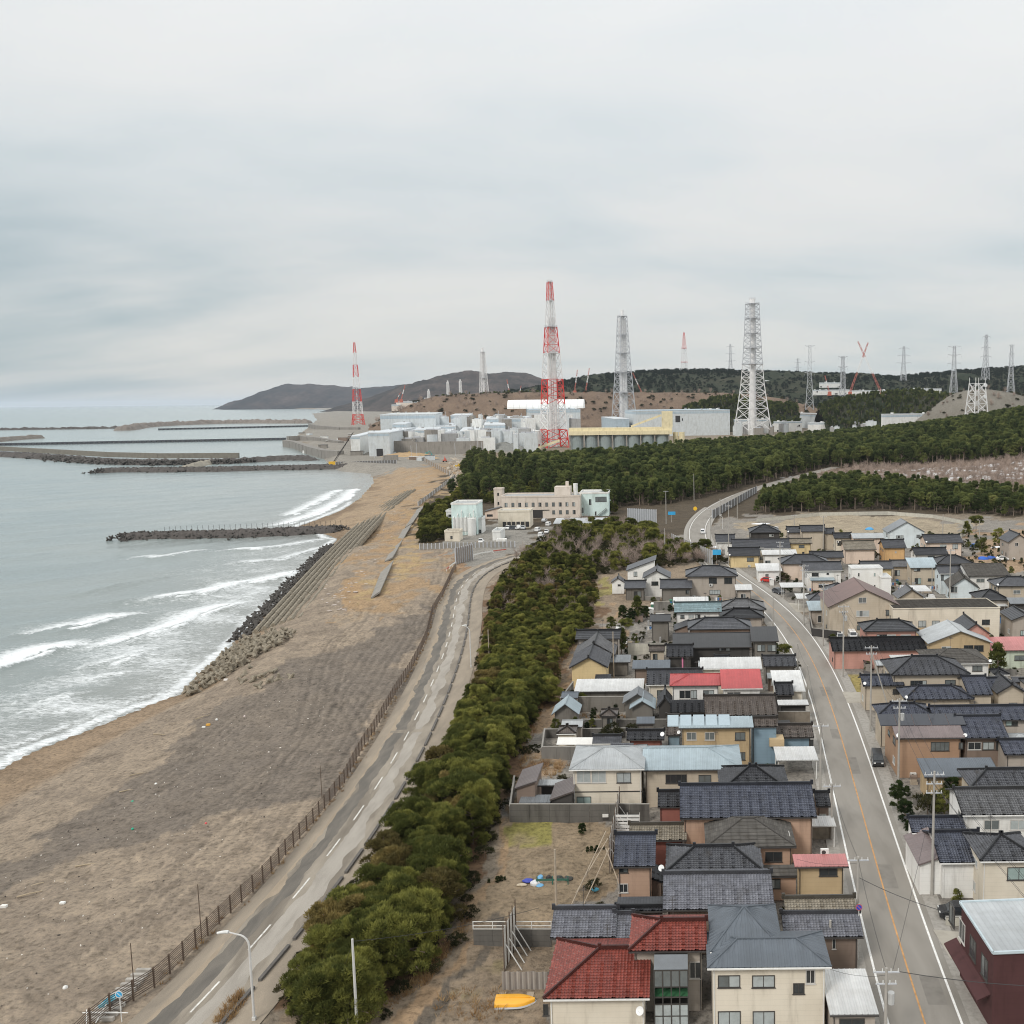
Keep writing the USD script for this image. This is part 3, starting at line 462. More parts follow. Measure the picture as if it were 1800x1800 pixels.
def ac_unit(parent, x, z, y):
    mb = MB(); mb.box(x - .4, y - .36, z, x + .4, y - .06, z + .62); u = mb.build('air_conditioner', ac_white, parent)
    m2 = MB(); c = np.array([x - .1, y - .362, z + .31]); q = [(math.cos(a) * .22, math.sin(a) * .22) for a in np.linspace(0, 2 * math.pi, 13)[:-1]]
    m2.add([c] + [c + [a, -.004, b] for a, b in q], [(0, 1 + i, 1 + (i + 1) % 12) for i in range(12)]); m2.build('fan_grille', metal_dark, u)
def dish(parent, x, y, z, r=.38):
    r = r * .68
    mb = MB(); n = 14; rings = [(0, .0), (.5, .05), (1, .16)]; v = []
    ax = np.array([-.35, -.75, .55]); ax /= np.linalg.norm(ax); a = np.cross(ax, [0, 0, 1]); a /= np.linalg.norm(a); b = np.cross(a, ax); c = np.array([x, y, z])
    for k, d in rings: v += [c + r * k * (math.cos(t) * a + math.sin(t) * b) + ax * d * r for t in np.linspace(0, 2 * math.pi, n, endpoint=False)]
    f = [(i * n + j, i * n + (j + 1) % n, (i + 1) * n + (j + 1) % n, (i + 1) * n + j) for i in range(2) for j in range(n)]
    mb.add(v, f); mb.tube([c, c + [0.1, .3, -.3]], .025, 5); mb.tube([c - .3 * r * b, c + ax * .4], .015, 4); mb.build('satellite_dish', dish_m, parent)
def block(parent, o, yaw, K, w, h, r, roof, wallm, ov, p, d, e, near, side):
    """Walls, roof, ridge and gutter of one rectangular block whose front eave runs along y = 0 from -w/2 to w/2."""
    style = 't' if roof in ROOFC or roof == 'asphalt' else 'm'
    x0, x1 = -w / 2, w / 2; rm = roofm(roof); uv = []; R = MB(); ridge = MB(); zr = h + p * r; D = d or 2 * r
    wx0, wx1, wy0, wy1 = x0 + ov, x1 - ov, ov, D - ov
    Wm = MB(); hl, hr = e.get('hl', True), e.get('hr', True)
    if near is not False and roof == 'asphalt': nr = None
    else: nr = near
    if K in ('g', 'h'):
        rb = D - r; yb = r; zb = h                      # back slope mirrors the front one
        if K == 'h':
            m = min(r, w / 2 - .05); lx = x0 + (m if hl else 0); rx = x1 - (m if hr else 0)
            if rx < lx: lx = rx = (lx + rx) / 2
        else: lx, rx = x0, x1
        pb = p * r / max(rb, .1)
        slope_grid(R, uv, [(x0, 0, h), (x1, 0, h), (rx, r, zr), (lx, r, zr)][:4 if rx - lx > .02 else 4], style, nr)
        slope_grid(R, uv, [(x1, D, h), (x0, D, h), (lx, r, zr), (rx, r, zr)], style, None if near else near)
        if K == 'h' and hl: slope_grid(R, uv, [(x0, D, h), (x0, 0, h), (lx, r, zr)], style, nr)
        if K == 'h' and hr: slope_grid(R, uv, [(x1, 0, h), (x1, D, h), (rx, r, zr)], style, nr)
        rw = (.3, .26) if style == 't' and roof != 'asphalt' else (.2, .06)
        if rx - lx > .1: ridge_bar(ridge, (lx, r, zr), (rx, r, zr), *rw, ends=style == 't' and roof != 'asphalt')
        if K == 'h':
            for ok, xe, xr_ in ((hl, x0, lx), (hr, x1, rx)):
                if ok:
                    for ye_ in (0, D): ridge_bar(ridge, (xe, ye_, h), (xr_, r, zr), rw[0] * .8, rw[1] * .8, False)
        zt = h + p * ov - .14
        Wm.box(wx0, wy0, 0, wx1, wy1, zt)
        for ok, xa in ((K == 'g' or not hl, wx0), (K == 'g' or not hr, wx1 - .12)):
            if ok: Wm.add([(xa, wy0, zt - .01), (xa, wy1, zt - .01), (xa, r, zr - .15), (xa + .12, wy0, zt - .01), (xa + .12, wy1, zt - .01), (xa + .12, r, zr - .15)], [(0, 2, 1), (3, 4, 5), (0, 1, 4), (0, 4, 3), (1, 2, 5), (1, 5, 4), (2, 0, 3), (2, 3, 5)])
    elif K == 'G':                                       # gable towards the viewer, p = rise over half the width
        zr = h + p * w / 2
        slope_grid(R, uv, [(x0, D, h), (x0, 0, h), (0, 0, zr), (0, D, zr)], style, nr)
        slope_grid(R, uv, [(x1, 0, h), (x1, D, h), (0, D, zr), (0, 0, zr)], style, nr)
        ridge_bar(ridge, (0, 0, zr), (0, D, zr), *((.3, .24) if style == 't' else (.2, .06)), ends=style == 't')
        zt = h + p * ov - .14; Wm.box(wx0, wy0, 0, wx1, wy1, zt)
        for ya in (wy0, wy1 - .12): Wm.add([(wx0, ya, zt - .01), (wx1, ya, zt - .01), (0, ya, zr - .16), (wx0, ya + .12, zt - .01), (wx1, ya + .12, zt - .01), (0, ya + .12, zr - .16)], [(0, 1, 2), (3, 5, 4), (0, 4, 1), (0, 3, 4), (1, 5, 2), (1, 4, 5), (2, 3, 0), (2, 5, 3)])
        vb = MB()
        for s in (-1, 1): vb.bar((s * w / 2, .02, h - .1), (0, .02, zr - .1), .06, .22, up=(0, 1, 0))
        vb.build('barge_board', metal_dark, parent)
    elif K == 'm':                                       # one slope, falling to the viewer
        zr = h + p * r; D = r
        slope_grid(R, uv, [(x0, 0, h), (x1, 0, h), (x1, r, zr), (x0, r, zr)], style, nr)
        wy1 = D - ov; za, zb = h + p * wy0 - .14, h + p * wy1 - .14
        Wm.add([(wx0, wy0, 0), (wx1, wy0, 0), (wx1, wy1, 0), (wx0, wy1, 0), (wx0, wy0, za), (wx1, wy0, za), (wx1, wy1, zb), (wx0, wy1, zb)], [(0, 3, 2, 1), (4, 5, 6, 7), (0, 1, 5, 4), (1, 2, 6, 5), (2, 3, 7, 6), (3, 0, 4, 7)])
    elif K == 'M':                                       # one slope, rising to the right by r (or falling when negative)
        h1 = h + r
        if r >= 0: slope_grid(R, uv, [(x0, D, h), (x0, 0, h), (x1, 0, h1), (x1, D, h1)], style, nr)
        else: slope_grid(R, uv, [(x1, 0, h1), (x1, D, h1), (x0, D, h), (x0, 0, h)], style, nr)
        Wm.add([(wx0, wy0, 0), (wx1, wy0, 0), (wx1, wy1, 0), (wx0, wy1, 0), (wx0, wy0, h + r * ov / w - .14), (wx1, wy0, h1 - r * ov / w - .14), (wx1, wy1, h1 - r * ov / w - .14), (wx0, wy1, h + r * ov / w - .14)], [(0, 3, 2, 1), (4, 5, 6, 7), (0, 1, 5, 4), (1, 2, 6, 5), (2, 3, 7, 6), (3, 0, 4, 7)])
    elif K == 'f':                                       # flat roof with a low upstand
        Wm.box(wx0, wy0, 0, wx1, wy1, h - .02)
        slope_grid(R, uv, [(x0, 0, h + .06), (x1, 0, h + .06), (x1, D, h + .1), (x0, D, h + .1)], style, False)
        pr = MB()
        for a, b in (((x0, 0), (x1, 0)), ((x1, 0), (x1, D)), ((x1, D), (x0, D)), ((x0, D), (x0, 0))): pr.bar((*a, h + .12), (*b, h + .12), .16, .2)
        pr.build('parapet', e.get('parm', metal_white if roof in ('mwhite', 'mlight') else metal_dark), parent)
    if e.get('open'):                                    # carport: posts instead of walls
        Pm = MB()
        for xa in (wx0 + .1, wx1 - .1):
            for ya in (wy0 + .1, max(wy0 + .5, wy1 - .1)): Pm.box(xa - .05, ya - .05, 0, xa + .05, ya + .05, h - .05)
        Pm.build('post', metal_white, parent)
    else: Wm.build('wall', wall(wallm), parent)
    R.build('roof', rm, parent, uv=np.vstack(uv))
    if ridge.v: ridge.build('ridge_cap', roofm(roof if roof in ROOFC else roof), parent)
    if K in ('g', 'h', 'm') and not e.get('open'):
        gm_ = MB(); gm_.bar((x0, -.06, h - .1), (x1, -.06, h - .1), .12, .1); 
        for xa in ((wx0 + .1,) if w < 4 else (wx0 + .1, wx1 - .1)): gm_.bar((xa, wy0 - .05, h - .16), (xa, wy0 - .05, .1), .07, .07); gm_.bar((xa, -.05, h - .12), (xa, wy0 - .05, h - .3), .07, .07)
        gm_.build('gutter', metal_white if wallm in ('white', 'bluewhite', 'cream') and rng.random() < .6 else metal_dark, parent)
    if K in 'gh' and h > 3 and w > 5 and near is not False and rng.random() < .4:
        am = MB(); xa = rng.uniform(-.25, .25) * w; za = zr + (.2 if K == 'g' else .15); am.tube([(xa, r, za - .3), (xa, r, za + 1.9)], .025, 5)
        for q in range(5): am.bar((xa - .35 + .03 * q, r - .5 + .22 * q, za + 1.75), (xa + .35 - .03 * q, r - .5 + .22 * q, za + 1.75), .025)
        am.bar((xa, r - .5, za + 1.75), (xa, r + .4, za + 1.75), .03); am.build('aerial', metal_dark, parent)
    # windows
    if e.get('open') or e.get('nowin'): return
    c, s_ = math.cos(yaw), math.sin(yaw)
    def to_local(px, py):
        dd = ray(px, py); a = np.array([dd[0] * c + dd[1] * s_, -dd[0] * s_ + dd[1] * c, dd[2]]); oo = EYE - o; b_ = np.array([oo[0] * c + oo[1] * s_, -oo[0] * s_ + oo[1] * c, oo[2]])
        q = b_ + a * ((wy0 - b_[1]) / a[1]); return q[0], q[2]
    if 'win' in e:
        for wn in e['win']:
            a, b_ = to_local(wn[0], wn[3]); a2, b2 = to_local(wn[2], wn[1]); window(parent, a, max(b_, .1), a2, b2, wy0, *(wn[4:5]))
    else:
        for fl in range(2 if h > 4.4 else 1):
            n = max(1, int((wx1 - wx0) / 3.1)); zb_ = .9 + 2.75 * fl
            for i in range(n):
                if rng.random() < .12: continue
                xm = wx0 + (wx1 - wx0) * (i + .5 + rng.uniform(-.14, .14)) / n; ww = min(rng.choice([.9, 1.3, 1.7, 1.7]), (wx1 - wx0) / n * .7); hh = rng.choice([.8, 1.0, 1.1]) if fl or rng.random() < .6 else 1.6
                window(parent, xm - ww / 2, zb_ + (.15 if hh < 1.5 else -.55), xm + ww / 2, zb_ + (.15 if hh < 1.5 else -.55) + hh, wy0)
    if not e.get('noside') and wy1 - wy0 > 3:
        for fl in range(2 if h > 4.4 else 1):
            for t_ in ((.3, .7) if wy1 - wy0 > 6 else (.5,)):
                if rng.random() < .3: continue
                ym = wy0 + (wy1 - wy0) * t_; ww = rng.choice([.7, 1.2, 1.5]); zb_ = 1.0 + 2.75 * fl
                window(parent, ym - ww / 2, zb_, ym + ww / 2, zb_ + rng.choice([.7, 1.0]), wx0 if side < 0 else wx1, None, None, 'x-' if side < 0 else 'x+')
    if h > 2.4 and rng.random() < .45 and wx1 - wx0 > 4 and not e.get('noac'): ac_unit(parent, rng.uniform(wx0 + .6, wx1 - .6), rng.choice([.15, .15, 2.9]) if h > 4 else .15, wy0)
    if rng.random() < .3 and K in 'gh' and not e.get('noac'): dish(parent, x1 - .3 if rng.random() < .5 else x0 + .3, .1, h + .35)
cur = [None, None, None, 0]
def H(name, label, K, xl, xr, ye, h, yr, roof, wallm, e=None, cat='house'):
    """A block seen in the photograph: front eave from xl to xr at the pixel row ye, h metres up; its ridge shows at the row yr."""
    e = dict(e or {}); xm = (xl + xr) / 2; z0 = e.get('z', 0.0)
    P = at_z(xm, ye, z0 + h); 
    if 'z' not in e and P[1] > 330: z0 = ground_at(P[0], P[1]); P = at_z(xm, ye, z0 + h)
    dep = (P - EYE) @ FWD; w = (xr - xl) * dep / F; ov = e.get('ov', .45 if w > 4 else .25); p = e.get('p', .42 if roof in ROOFC else .3); yaw = math.radians(e.get('yaw', 0))
    near = True if dep < 175 else None if dep < 260 else False
    r = 0; d = e.get('d')
    if K in ('g', 'h', 'm'):
        if yr is None: r = (d or 8) / 2
        else:
            lo, hi = .3, 14.0
            for _ in range(40):
                md_ = (lo + hi) / 2
                if proj((P[0], P[1] + md_, P[2] + p * md_))[1] > yr: lo = md_
                else: hi = md_
            r = lo
        if K == 'm' and d: r = d
    elif K == 'f':
        lo, hi = .5, 40
        for _ in range(40):
            md_ = (lo + hi) / 2
            if proj((P[0], P[1] + md_, P[2]))[1] > yr: lo = md_
            else: hi = md_
        d = d or lo
    elif K == 'G': p = (ye - yr) * dep / F / math.cos(PITCH) / (w / 2); d = d or 8
    elif K == 'M': r = (ye - yr) * dep / F; d = d or 6
    o = np.array([P[0], P[1], z0])
    if name: cur[0] = thing(name, label, cat, o, yaw, e.get('group')); cur[1], cur[2] = o, yaw; parent = cur[0]
    else:                                               # a further block of the same building: its meshes are placed in the first block's frame
        sub = thing('tmp_block', None, None, (0, 0, 0)); parent = sub
    cur[3] = w; side = -1 if o[0] > 12 else 1
    block(parent, o, yaw, K, w, h, r, roof, wallm, ov, p, d, e, near, side)
    if not name:
        dx = o - cur[1]; c, s = math.cos(-cur[2]), math.sin(-cur[2]); off = np.array([dx[0] * c - dx[1] * s, dx[0] * s + dx[1] * c, dx[2]]); ry = yaw - cur[2]
        moved = []
        for ch in list(stage.GetPrimAtPath(sub).GetChildren()):
            base = ch.GetName(); stem = base[:-4] if base[-4:-3] == '_' and base[-3:].isdigit() else base
            new = numbered(cur[0] + '/' + stem); Sdf.CopySpec(stage.GetRootLayer(), ch.GetPath(), stage.GetRootLayer(), Sdf.Path(new))
            x = UsdGeom.Xformable(stage.GetPrimAtPath(new)); x.AddTranslateOp().Set(Gf.Vec3d(*map(float, off)))
            if abs(ry) > 1e-6: x.AddRotateZOp().Set(float(math.degrees(ry)))
        stage.RemovePrim(sub)
        for k in [k for k in _names if k.startswith(sub)]: del _names[k]
        _names.pop('/World/tmp_block', None)
    return parent
N = 'house'
# --- sea side of the village road, nearest first
H(N, 'cream house with low red tiled hip roof beside the yellow boat', 'h', 955, 1142, 1755, 3.3, 1667, 'red', 'cream', dict(hr=False, win=[(955, 1765, 964, 1785, 0)], nowin=False, p=.4, noac=1))
dish(cur[0], 3.4, .0, 2.2, .5)
H(N, 'house with upper red tiled hip roof beside the white house', 'h', 1105, 1243, 1671, 5.6, 1618, 'red', 'greybeige', dict(hr=False, noac=1, win=[(1212, 1690, 1232, 1720, 0)], p=.4))
RED2 = cur[0]
H(N, 'cream two storey house with dark slate grey metal hip roofs by the white carport', 'h', 1243, 1462, 1700, 5.8, 1649, 'mcol', 'cream', dict(p=.36, noac=1, noside=1, win=[(1262, 1714, 1301, 1736, 2), (1322, 1714, 1362, 1736, 1), (1262, 1777, 1302, 1803, 1), (1323, 1777, 1362, 1803, 1), (1416, 1704, 1433, 1729, 0), (1394, 1728, 1414, 1747, 0)]))
WHITE1 = cur[0]
H(None, '', 'h', 1248, 1378, 1672, 6.0, 1594, 'mcol', 'cream', dict(p=.5, nowin=1))
H('carport', 'white flat carport roof beside the cream house by the village road', 'm', 1459, 1545, 1783, 2.9, 1703, 'mwhite', 'greybeige', dict(p=.04, win=[(1475, 1790, 1520, 1812, 0)], ov=.25, noac=1), cat='carport')
H(N, 'house with blue grey tiles and a brown wall behind the carport', 'g', 1378, 1518, 1647, 3.4, 1605, 'pale', 'brown', dict(win=[(1463, 1650, 1469, 1668, 0)], noac=1))
H(None, '', 'g', 1380, 1506, 1603, 4.4, 1578, 'beige', 'greybeige', dict(nowin=1))
H(N, 'house with wide pale blue grey tiled roof behind the red roofs', 'g', 1165, 1362, 1598, 4.6, 1535, 'pale', 'brown', dict(win=[(1180, 1609, 1232, 1618, 0), (1092, 1606, 1126, 1614, 0)], noac=1))
H(N, 'long low house with pale blue grey tiles left of the upper red roof', 'g', 967, 1083, 1648, 3.4, 1597, 'pale', 'brown', dict(win=[(1017, 1661, 1075, 1668, 0)], noac=1))
H(None, '', 'g', 1076, 1110, 1662, 3.0, 1606, 'pale', 'brown', dict(nowin=1))
H(None, '', 'g', 1083, 1172, 1601, 4.0, 1594, 'dark', 'brown', dict(win=[(1093, 1606, 1127, 1614, 0), (1129, 1606, 1162, 1614, 0)], d=2.4, noac=1))
H(N, 'house with dark grey tiled roof and end ridge ornaments in mid block', 'h', 1170, 1343, 1533, 4.4, 1488, 'slate', 'salmon', dict(nowin=1))
H(N, 'salmon pink two storey house with dark blue tiles facing the gardens', 'g', 1078, 1152, 1523, 5.4, 1466, 'bluegrey', 'salmon', dict(win=[(1088, 1525, 1104, 1534, 0), (1088, 1553, 1104, 1569, 0)], noac=1))
dish(cur[0], 2.6, .0, 5.2, .45)
H(None, '', 'M', 1137, 1166, 1541, 3.6, 1552, 'dark', 'brown', dict(d=3, nowin=1))
H('shed', 'long low shed with grey beige tiles behind the dark blue roof', 'g', 1105, 1207, 1477, 3.2, 1449, 'beige', 'rust', dict(nowin=1), cat='shed')
H(N, 'mustard house with pink painted metal roof beside the village road', 'm', 1397, 1492, 1523, 4.6, 1501, 'mpink', 'tan', dict(p=.12, win=[(1440, 1525, 1472, 1540, 0)], noac=1))
ac_unit(cur[0], .6, 4.7, 2.4)
H(N, 'pinkish house with dark asphalt shingle hip roof below the long blue tiles', 'h', 1240, 1400, 1489, 4.6, 1438, 'asphalt', 'salmon', dict(win=[(1345, 1497, 1375, 1515, 0)], hr=True))
H(None, '', 'm', 1340, 1404, 1540, 2.7, 1520, 'asphalt', 'salmon', dict(win=[(1352, 1545, 1372, 1562)], p=.3))
H(N, 'salmon house with the widest plain blue grey tiled roof', 'g', 1195, 1436, 1437, 5.4, 1379, 'bluegrey', 'salmon', dict(nowin=1))
H(None, '', 'g', 1156, 1200, 1418, 3.6, 1391, 'dark', 'rust', dict(nowin=1))
H(N, 'house with black tiled gable roof behind the widest blue roof', 'h', 1265, 1390, 1392, 4.8, 1347, 'dark', 'beige', dict(nowin=1))
H('outbuilding', 'small dark tiled outbuilding at the kerb right of the widest blue roof', 'g', 1435, 1461, 1417, 3, 1393, 'dark', 'brown', dict(), cat='outbuilding')
H('canopy', 'white entrance canopy over a concrete forecourt below the widest blue roof', 'm', 1424, 1470, 1452, 2.6, 1434, 'mwhite', 'greybeige', dict(p=.05, open=1, ov=.1), cat='canopy')
H(N, 'cream two storey house with pale metal hip roof inside the concrete wall', 'h', 1000, 1133, 1352, 5.7, 1313, 'mlight', 'cream', dict(p=.32, noside=0, noac=1, win=[(1014, 1354, 1038, 1376, 1), (1040, 1354, 1065, 1376, 1), (1084, 1358, 1109, 1376, 1), (1014, 1400, 1039, 1414, 3)]))
bb = MB(); bb.box(-4.35, .40, 2.62, 4.35, .445, 2.74); bb.build('floor_band', metal_dark, cur[0])
H(N, 'beige house with pale blue metal hip roof joined behind the cream hip roofed house', 'h', 1128, 1306, 1353, 5.0, 1314, 'mblue', 'beige', dict(p=.3, hl=False, win=[(1170, 1361, 1207, 1377, 0), (1228, 1362, 1250, 1377, 2)]))
for i, (nm, K, a, b_, ye, h, yr, rf, wl, ex) in enumerate([
    ('lean to shed with brown sheet roof tilted left inside the concrete wall', 'M', 904, 943, 1386, 3.2, 1373, 'mbrown', 'brown', dict(d=6, nowin=1)),
    ('lean to shed with worn brown sheet roof against the cream hip roofed house', 'M', 966, 1008, 1406, 2.7, 1391, 'mbrown', 'darkboard', dict(d=5, nowin=1)),
    ('low shed with grey sheet roof behind the concrete wall', 'm', 912, 967, 1411, 1.9, 1397, 'mgrey', 'darkboard', dict(p=.1, nowin=1)),
    ('pale sheet canopy between the two brown sheds', 'm', 944, 1008, 1380, 2.6, 1370, 'mlight', 'darkboard', dict(p=.1, nowin=1))]):
    H('shed', nm, K, a, b_, ye, h, yr, rf, wl, ex, cat='shed')
H(N, 'tan two storey house with solar collectors on a pale blue metal roof', 'm', 1193, 1325, 1279, 5.8, 1259, 'mblue', 'tan', dict(p=.2, noac=1, win=[(1207, 1287, 1224, 1301, 2), (1239, 1287, 1256, 1301, 2), (1292, 1287, 1310, 1301, 2), (1300, 1322, 1310, 1336, 2)]))
for i in range(5):
    cb = MB(); x = -6.6 + 1.75 * i; cb.add([(x, .5, 5.95), (x + 1.5, .5, 5.95), (x + 1.5, 2.6, 6.75), (x, 2.6, 6.75), (x, .5, 5.8), (x + 1.5, .5, 5.8), (x + 1.5, 2.6, 6.2), (x, 2.6, 6.2)], [(0, 1, 2, 3), (0, 4, 5, 1), (1, 5, 6, 2), (3, 2, 6, 7), (0, 3, 7, 4)]); cb.build('solar_collector', M('collector', (.33, .4, .44), .15, .1, spec=.8), cur[0])
dish(cur[0], -7.3, .2, 4.9, .45)
bb = MB(); bb.box(7.3, .9, 2.7, 9.3, 3, 3.7); bb.build('balcony', wall('tan'), cur[0])
H(N, 'pale blue walled house beside the tan house by the village road', 'g', 1320, 1368, 1277, 5.4, 1262, 'brown', 'blue', dict(nowin=1))
H(None, '', 'g', 1361, 1431, 1296, 3.3, 1274, 'brown', 'blue', dict(win=[(1422, 1300, 1430, 1312, 0)], noac=1))
H('canopy', 'white metal garage canopy with glazed rails by the blue walled house', 'm', 1365, 1439, 1336, 2.7, 1312, 'mwhite', 'grey', dict(p=.05, open=1, ov=.15), cat='canopy')
H('outbuilding', 'narrow brown tiled outbuilding left of the tan house', 'g', 1171, 1197, 1292, 3.0, 1258, 'brown', 'blue', dict(), cat='outbuilding')
H('shed', 'rusty red sheet metal shed with black tiled roof', 'g', 1101, 1168, 1300, 2.8, 1284, 'dark', 'rust', dict(win=[(1119, 1308, 1139, 1316, 1)], noac=1, noside=1), cat='shed')
H(N, 'long brown tiled house behind the tan house', 'g', 1239, 1367, 1257, 4.8, 1223, 'brown', 'greybeige', dict(nowin=1, p=.36))
H(N, 'white house with bright red metal roof stepping up to the right', 'h', 1177, 1268, 1205, 5.4, 1184, 'mred', 'white', dict(hr=False, win=[(1194, 1213, 1214, 1228, 0), (1214, 1213, 1225, 1228, 1), (1236, 1213, 1255, 1228, 2)], noac=1, p=.3))
H(None, '', 'm', 1268, 1341, 1210, 5.5, 1176, 'mred', 'white', dict(p=.28, win=[(1278, 1216, 1302, 1222, 0)], noac=1))
H(None, '', 'm', 1178, 1250, 1252, 2.9, 1230, 'black', 'darkboard', dict(p=.4, nowin=1))
dish(cur[0], 4.2, -1, 3.6, .4)
H(N, 'house with pale cream metal roof right behind the bright red roof', 'm', 1231, 1340, 1175, 5.2, 1155, 'mwhite', 'cream', dict(p=.25, nowin=1))
H(N, 'house with black tiled roof and cream wall left of the bright red roof', 'g', 1136, 1236, 1203, 4.0, 1177, 'slate', 'cream', dict(win=[(1155, 1213, 1168, 1226, 2)], noac=1))
H(None, '', 'G', 1155, 1182, 1243, 2.8, 1226, 'dark', 'darkboard', dict(d=5, nowin=1))
H('shed', 'long low building with white sheet roof behind a weathered block wall', 'm', 1009, 1131, 1215, 2.6, 1193, 'mwhite', 'greyboard', dict(p=.15, nowin=1), cat='shed')
H('hut', 'small board hut with pale blue gable roof at the end of the garden track', 'G', 969, 1018, 1256, 2.4, 1237, 'mblue', 'greyboard', dict(d=4.5, nowin=1), cat='hut')
H('hut', 'small board hut with pale blue gable roof beside the black tiled skirt roof', 'G', 1106, 1152, 1246, 2.6, 1232, 'mblue', 'greyboard', dict(d=5, nowin=1), cat='hut')
H('hut', 'weathered grey hut with a flaking roof behind the right blue roofed hut', 'G', 1094, 1147, 1236, 2.9, 1219, 'mgrey', 'greyboard', dict(d=4, nowin=1), cat='hut')
H('garage', 'cream walled gable garage with dark roof beside the garden track', 'G', 1000, 1069, 1174, 3.6, 1155, 'slate', 'yellow', dict(d=9, nowin=1, p=.3), cat='garage')
H('barn', 'weathered grey board barn with low gable roof behind the cream garage', 'G', 1008, 1081, 1152, 3.4, 1130, 'grey', 'greyboard', dict(d=8, nowin=1), cat='barn')
H(N, 'grey beige house with dark tiled roof nearest the pine belt', 'g', 1011, 1090, 1123, 4.8, 1108, 'dark', 'greybeige', dict(win=[(1050, 1124, 1066, 1129, 0)], noside=1, noac=1))
H('shed', 'low shed with pale grey roof beside the wooden pole', 'm', 1062, 1108, 1164, 2.6, 1151, 'mgrey', 'greyboard', dict(p=.15, nowin=1), cat='shed')
H('shed', 'dark walled shed with dull blue metal roof in mid block', 'm', 1111, 1178, 1175, 3.0, 1160, 'mcol', 'brown', dict(p=.2, nowin=1), cat='shed')
H('outbuilding', 'black walled outbuilding with black tiles and a pink pipe', 'g', 1171, 1219, 1154, 4.0, 1134, 'dark', 'darkboard', dict(nowin=1), cat='outbuilding')
pp = MB(); pp.box(.35, .3, 0, .6, .42, 3.9); pp.build('pink_pipe', M('pink_paint', (.6, .2, .33), .5), cur[0])
H(N, 'long house with plain charcoal roof and a second charcoal block at its right', 'g', 1182, 1322, 1138, 4.2, 1112, 'mdark', 'darkboard', dict(win=[(1264, 1139, 1272, 1144, 1), (1276, 1139, 1283, 1144, 1)], noac=1, p=.35))
H(None, '', 'm', 1321, 1369, 1127, 5.2, 1101, 'mdark', 'greyboard', dict(p=.35, win=[(1331, 1133, 1345, 1145, 1), (1349, 1133, 1365, 1145, 2)]))
H(N, 'house with wide grey tiled hip roof right of the two level shed', 'h', 1209, 1323, 1106, 4.6, 1086, 'slate', 'salmon', dict(nowin=1))
H(None, '', 'M', 1184, 1212, 1108, 3.2, 1098, 'dark', 'brown', dict(d=5, nowin=1))
H('shed', 'two level shed of grey boards and beige corrugated sheet', 'g', 1142, 1179, 1092, 4.4, 1080, 'mdark', 'greyboard', dict(nowin=1), cat='shed')
H(N, 'white house with teal grey tiled roof in the upper row', 'g', 1185, 1269, 1076, 5.4, 1059, 'teal', 'white', dict(win=[(1196, 1081, 1203, 1087, 2), (1210, 1080, 1220, 1087, 1), (1222, 1080, 1231, 1087, 1)], noac=1))
H('shed', 'white sheet roofed shed behind the teal tiled house', 'm', 1183, 1246, 1062, 3.4, 1049, 'mwhite', 'white', dict(p=.2, nowin=1), cat='shed')
H(N, 'house with black hip roof right of the teal tiled house', 'h', 1266, 1344, 1086, 3.6, 1070, 'black', 'greybeige', dict(nowin=1))
H(N, 'low house with dull brown roof beside the bend of the village road', 'h', 1264, 1347, 1072, 3.4, 1053, 'grey', 'greybeige', dict(nowin=1))
H(N, 'grey beige two storey house with hip roof at the road bend', 'h', 1205, 1297, 1013, 5.6, 995, 'slate', 'greybeige', dict(win=[(1246, 1015, 1260, 1026, 0), (1273, 1015, 1287, 1026, 0), (1247, 1037, 1266, 1045, 1)]))
ac_unit(cur[0], -.2, 3.0, .45)
H('lean_to', 'pale lean to garage on the road side of the grey beige house', 'm', 1293, 1323, 1037, 3.2, 1027, 'mwhite', 'greybeige', dict(p=.1), cat='garage')
H(N, 'low tiled house with grey board front left of the grey beige house', 'g', 1160, 1217, 1034, 3.2, 1019, 'slate', 'greyboard', dict(win=[(1205, 1037, 1211, 1044, 0)], noac=1))
H(N, 'white gable fronted house with grey roof in the upper group', 'G', 1129, 1179, 1016, 5.0, 1003, 'slate', 'white', dict(d=8, win=[(1145, 1022, 1157, 1029, 0)]))
H(N, 'low house with grey tiles and red door panel at the end of the grass', 'g', 1097, 1135, 1034, 3.2, 1021, 'slate', 'greyboard', dict(win=[(1114, 1039, 1127, 1050, 0)], noac=1))
H(None, '', 'G', 1074, 1098, 1024, 3.0, 1016, 'slate', 'white', dict(d=4, win=[(1086, 1027, 1091, 1030, 0)]))
H(N, 'white house with a single sloping grey roof at the top of the group', 'M', 1100, 1153, 1003, 5.2, 984, 'slate', 'white', dict(d=8, win=[(1114, 1005, 1120, 1013, 1)]))
for lab, K, a, b_, ye, h, yr, rf, wl, ex in [
    ('house with cream sheet roof sloping to the kerb', 'm', 1361, 1416, 1214, 3.2, 1178, 'mwhite', 'cream', dict(p=.2, nowin=1)),
    ('house with dark tiles between two cream roofs by the kerb', 'g', 1364, 1396, 1221, 3.2, 1201, 'dark', 'darkboard', dict(nowin=1)),
    ('low house with dark tiled roofs behind a kerbside garden wall', 'g', 1342, 1401, 1171, 3.2, 1153, 'slate', 'greyboard', dict(nowin=1)),
    ('house with plain white porch roof and dark timber front by the kerb', 'm', 1368, 1422, 1239, 2.8, 1230, 'mwhite', 'darkboard', dict(p=.1, nowin=1))]:
    H(N, lab, K, a, b_, ye, h, yr, rf, wl, ex)
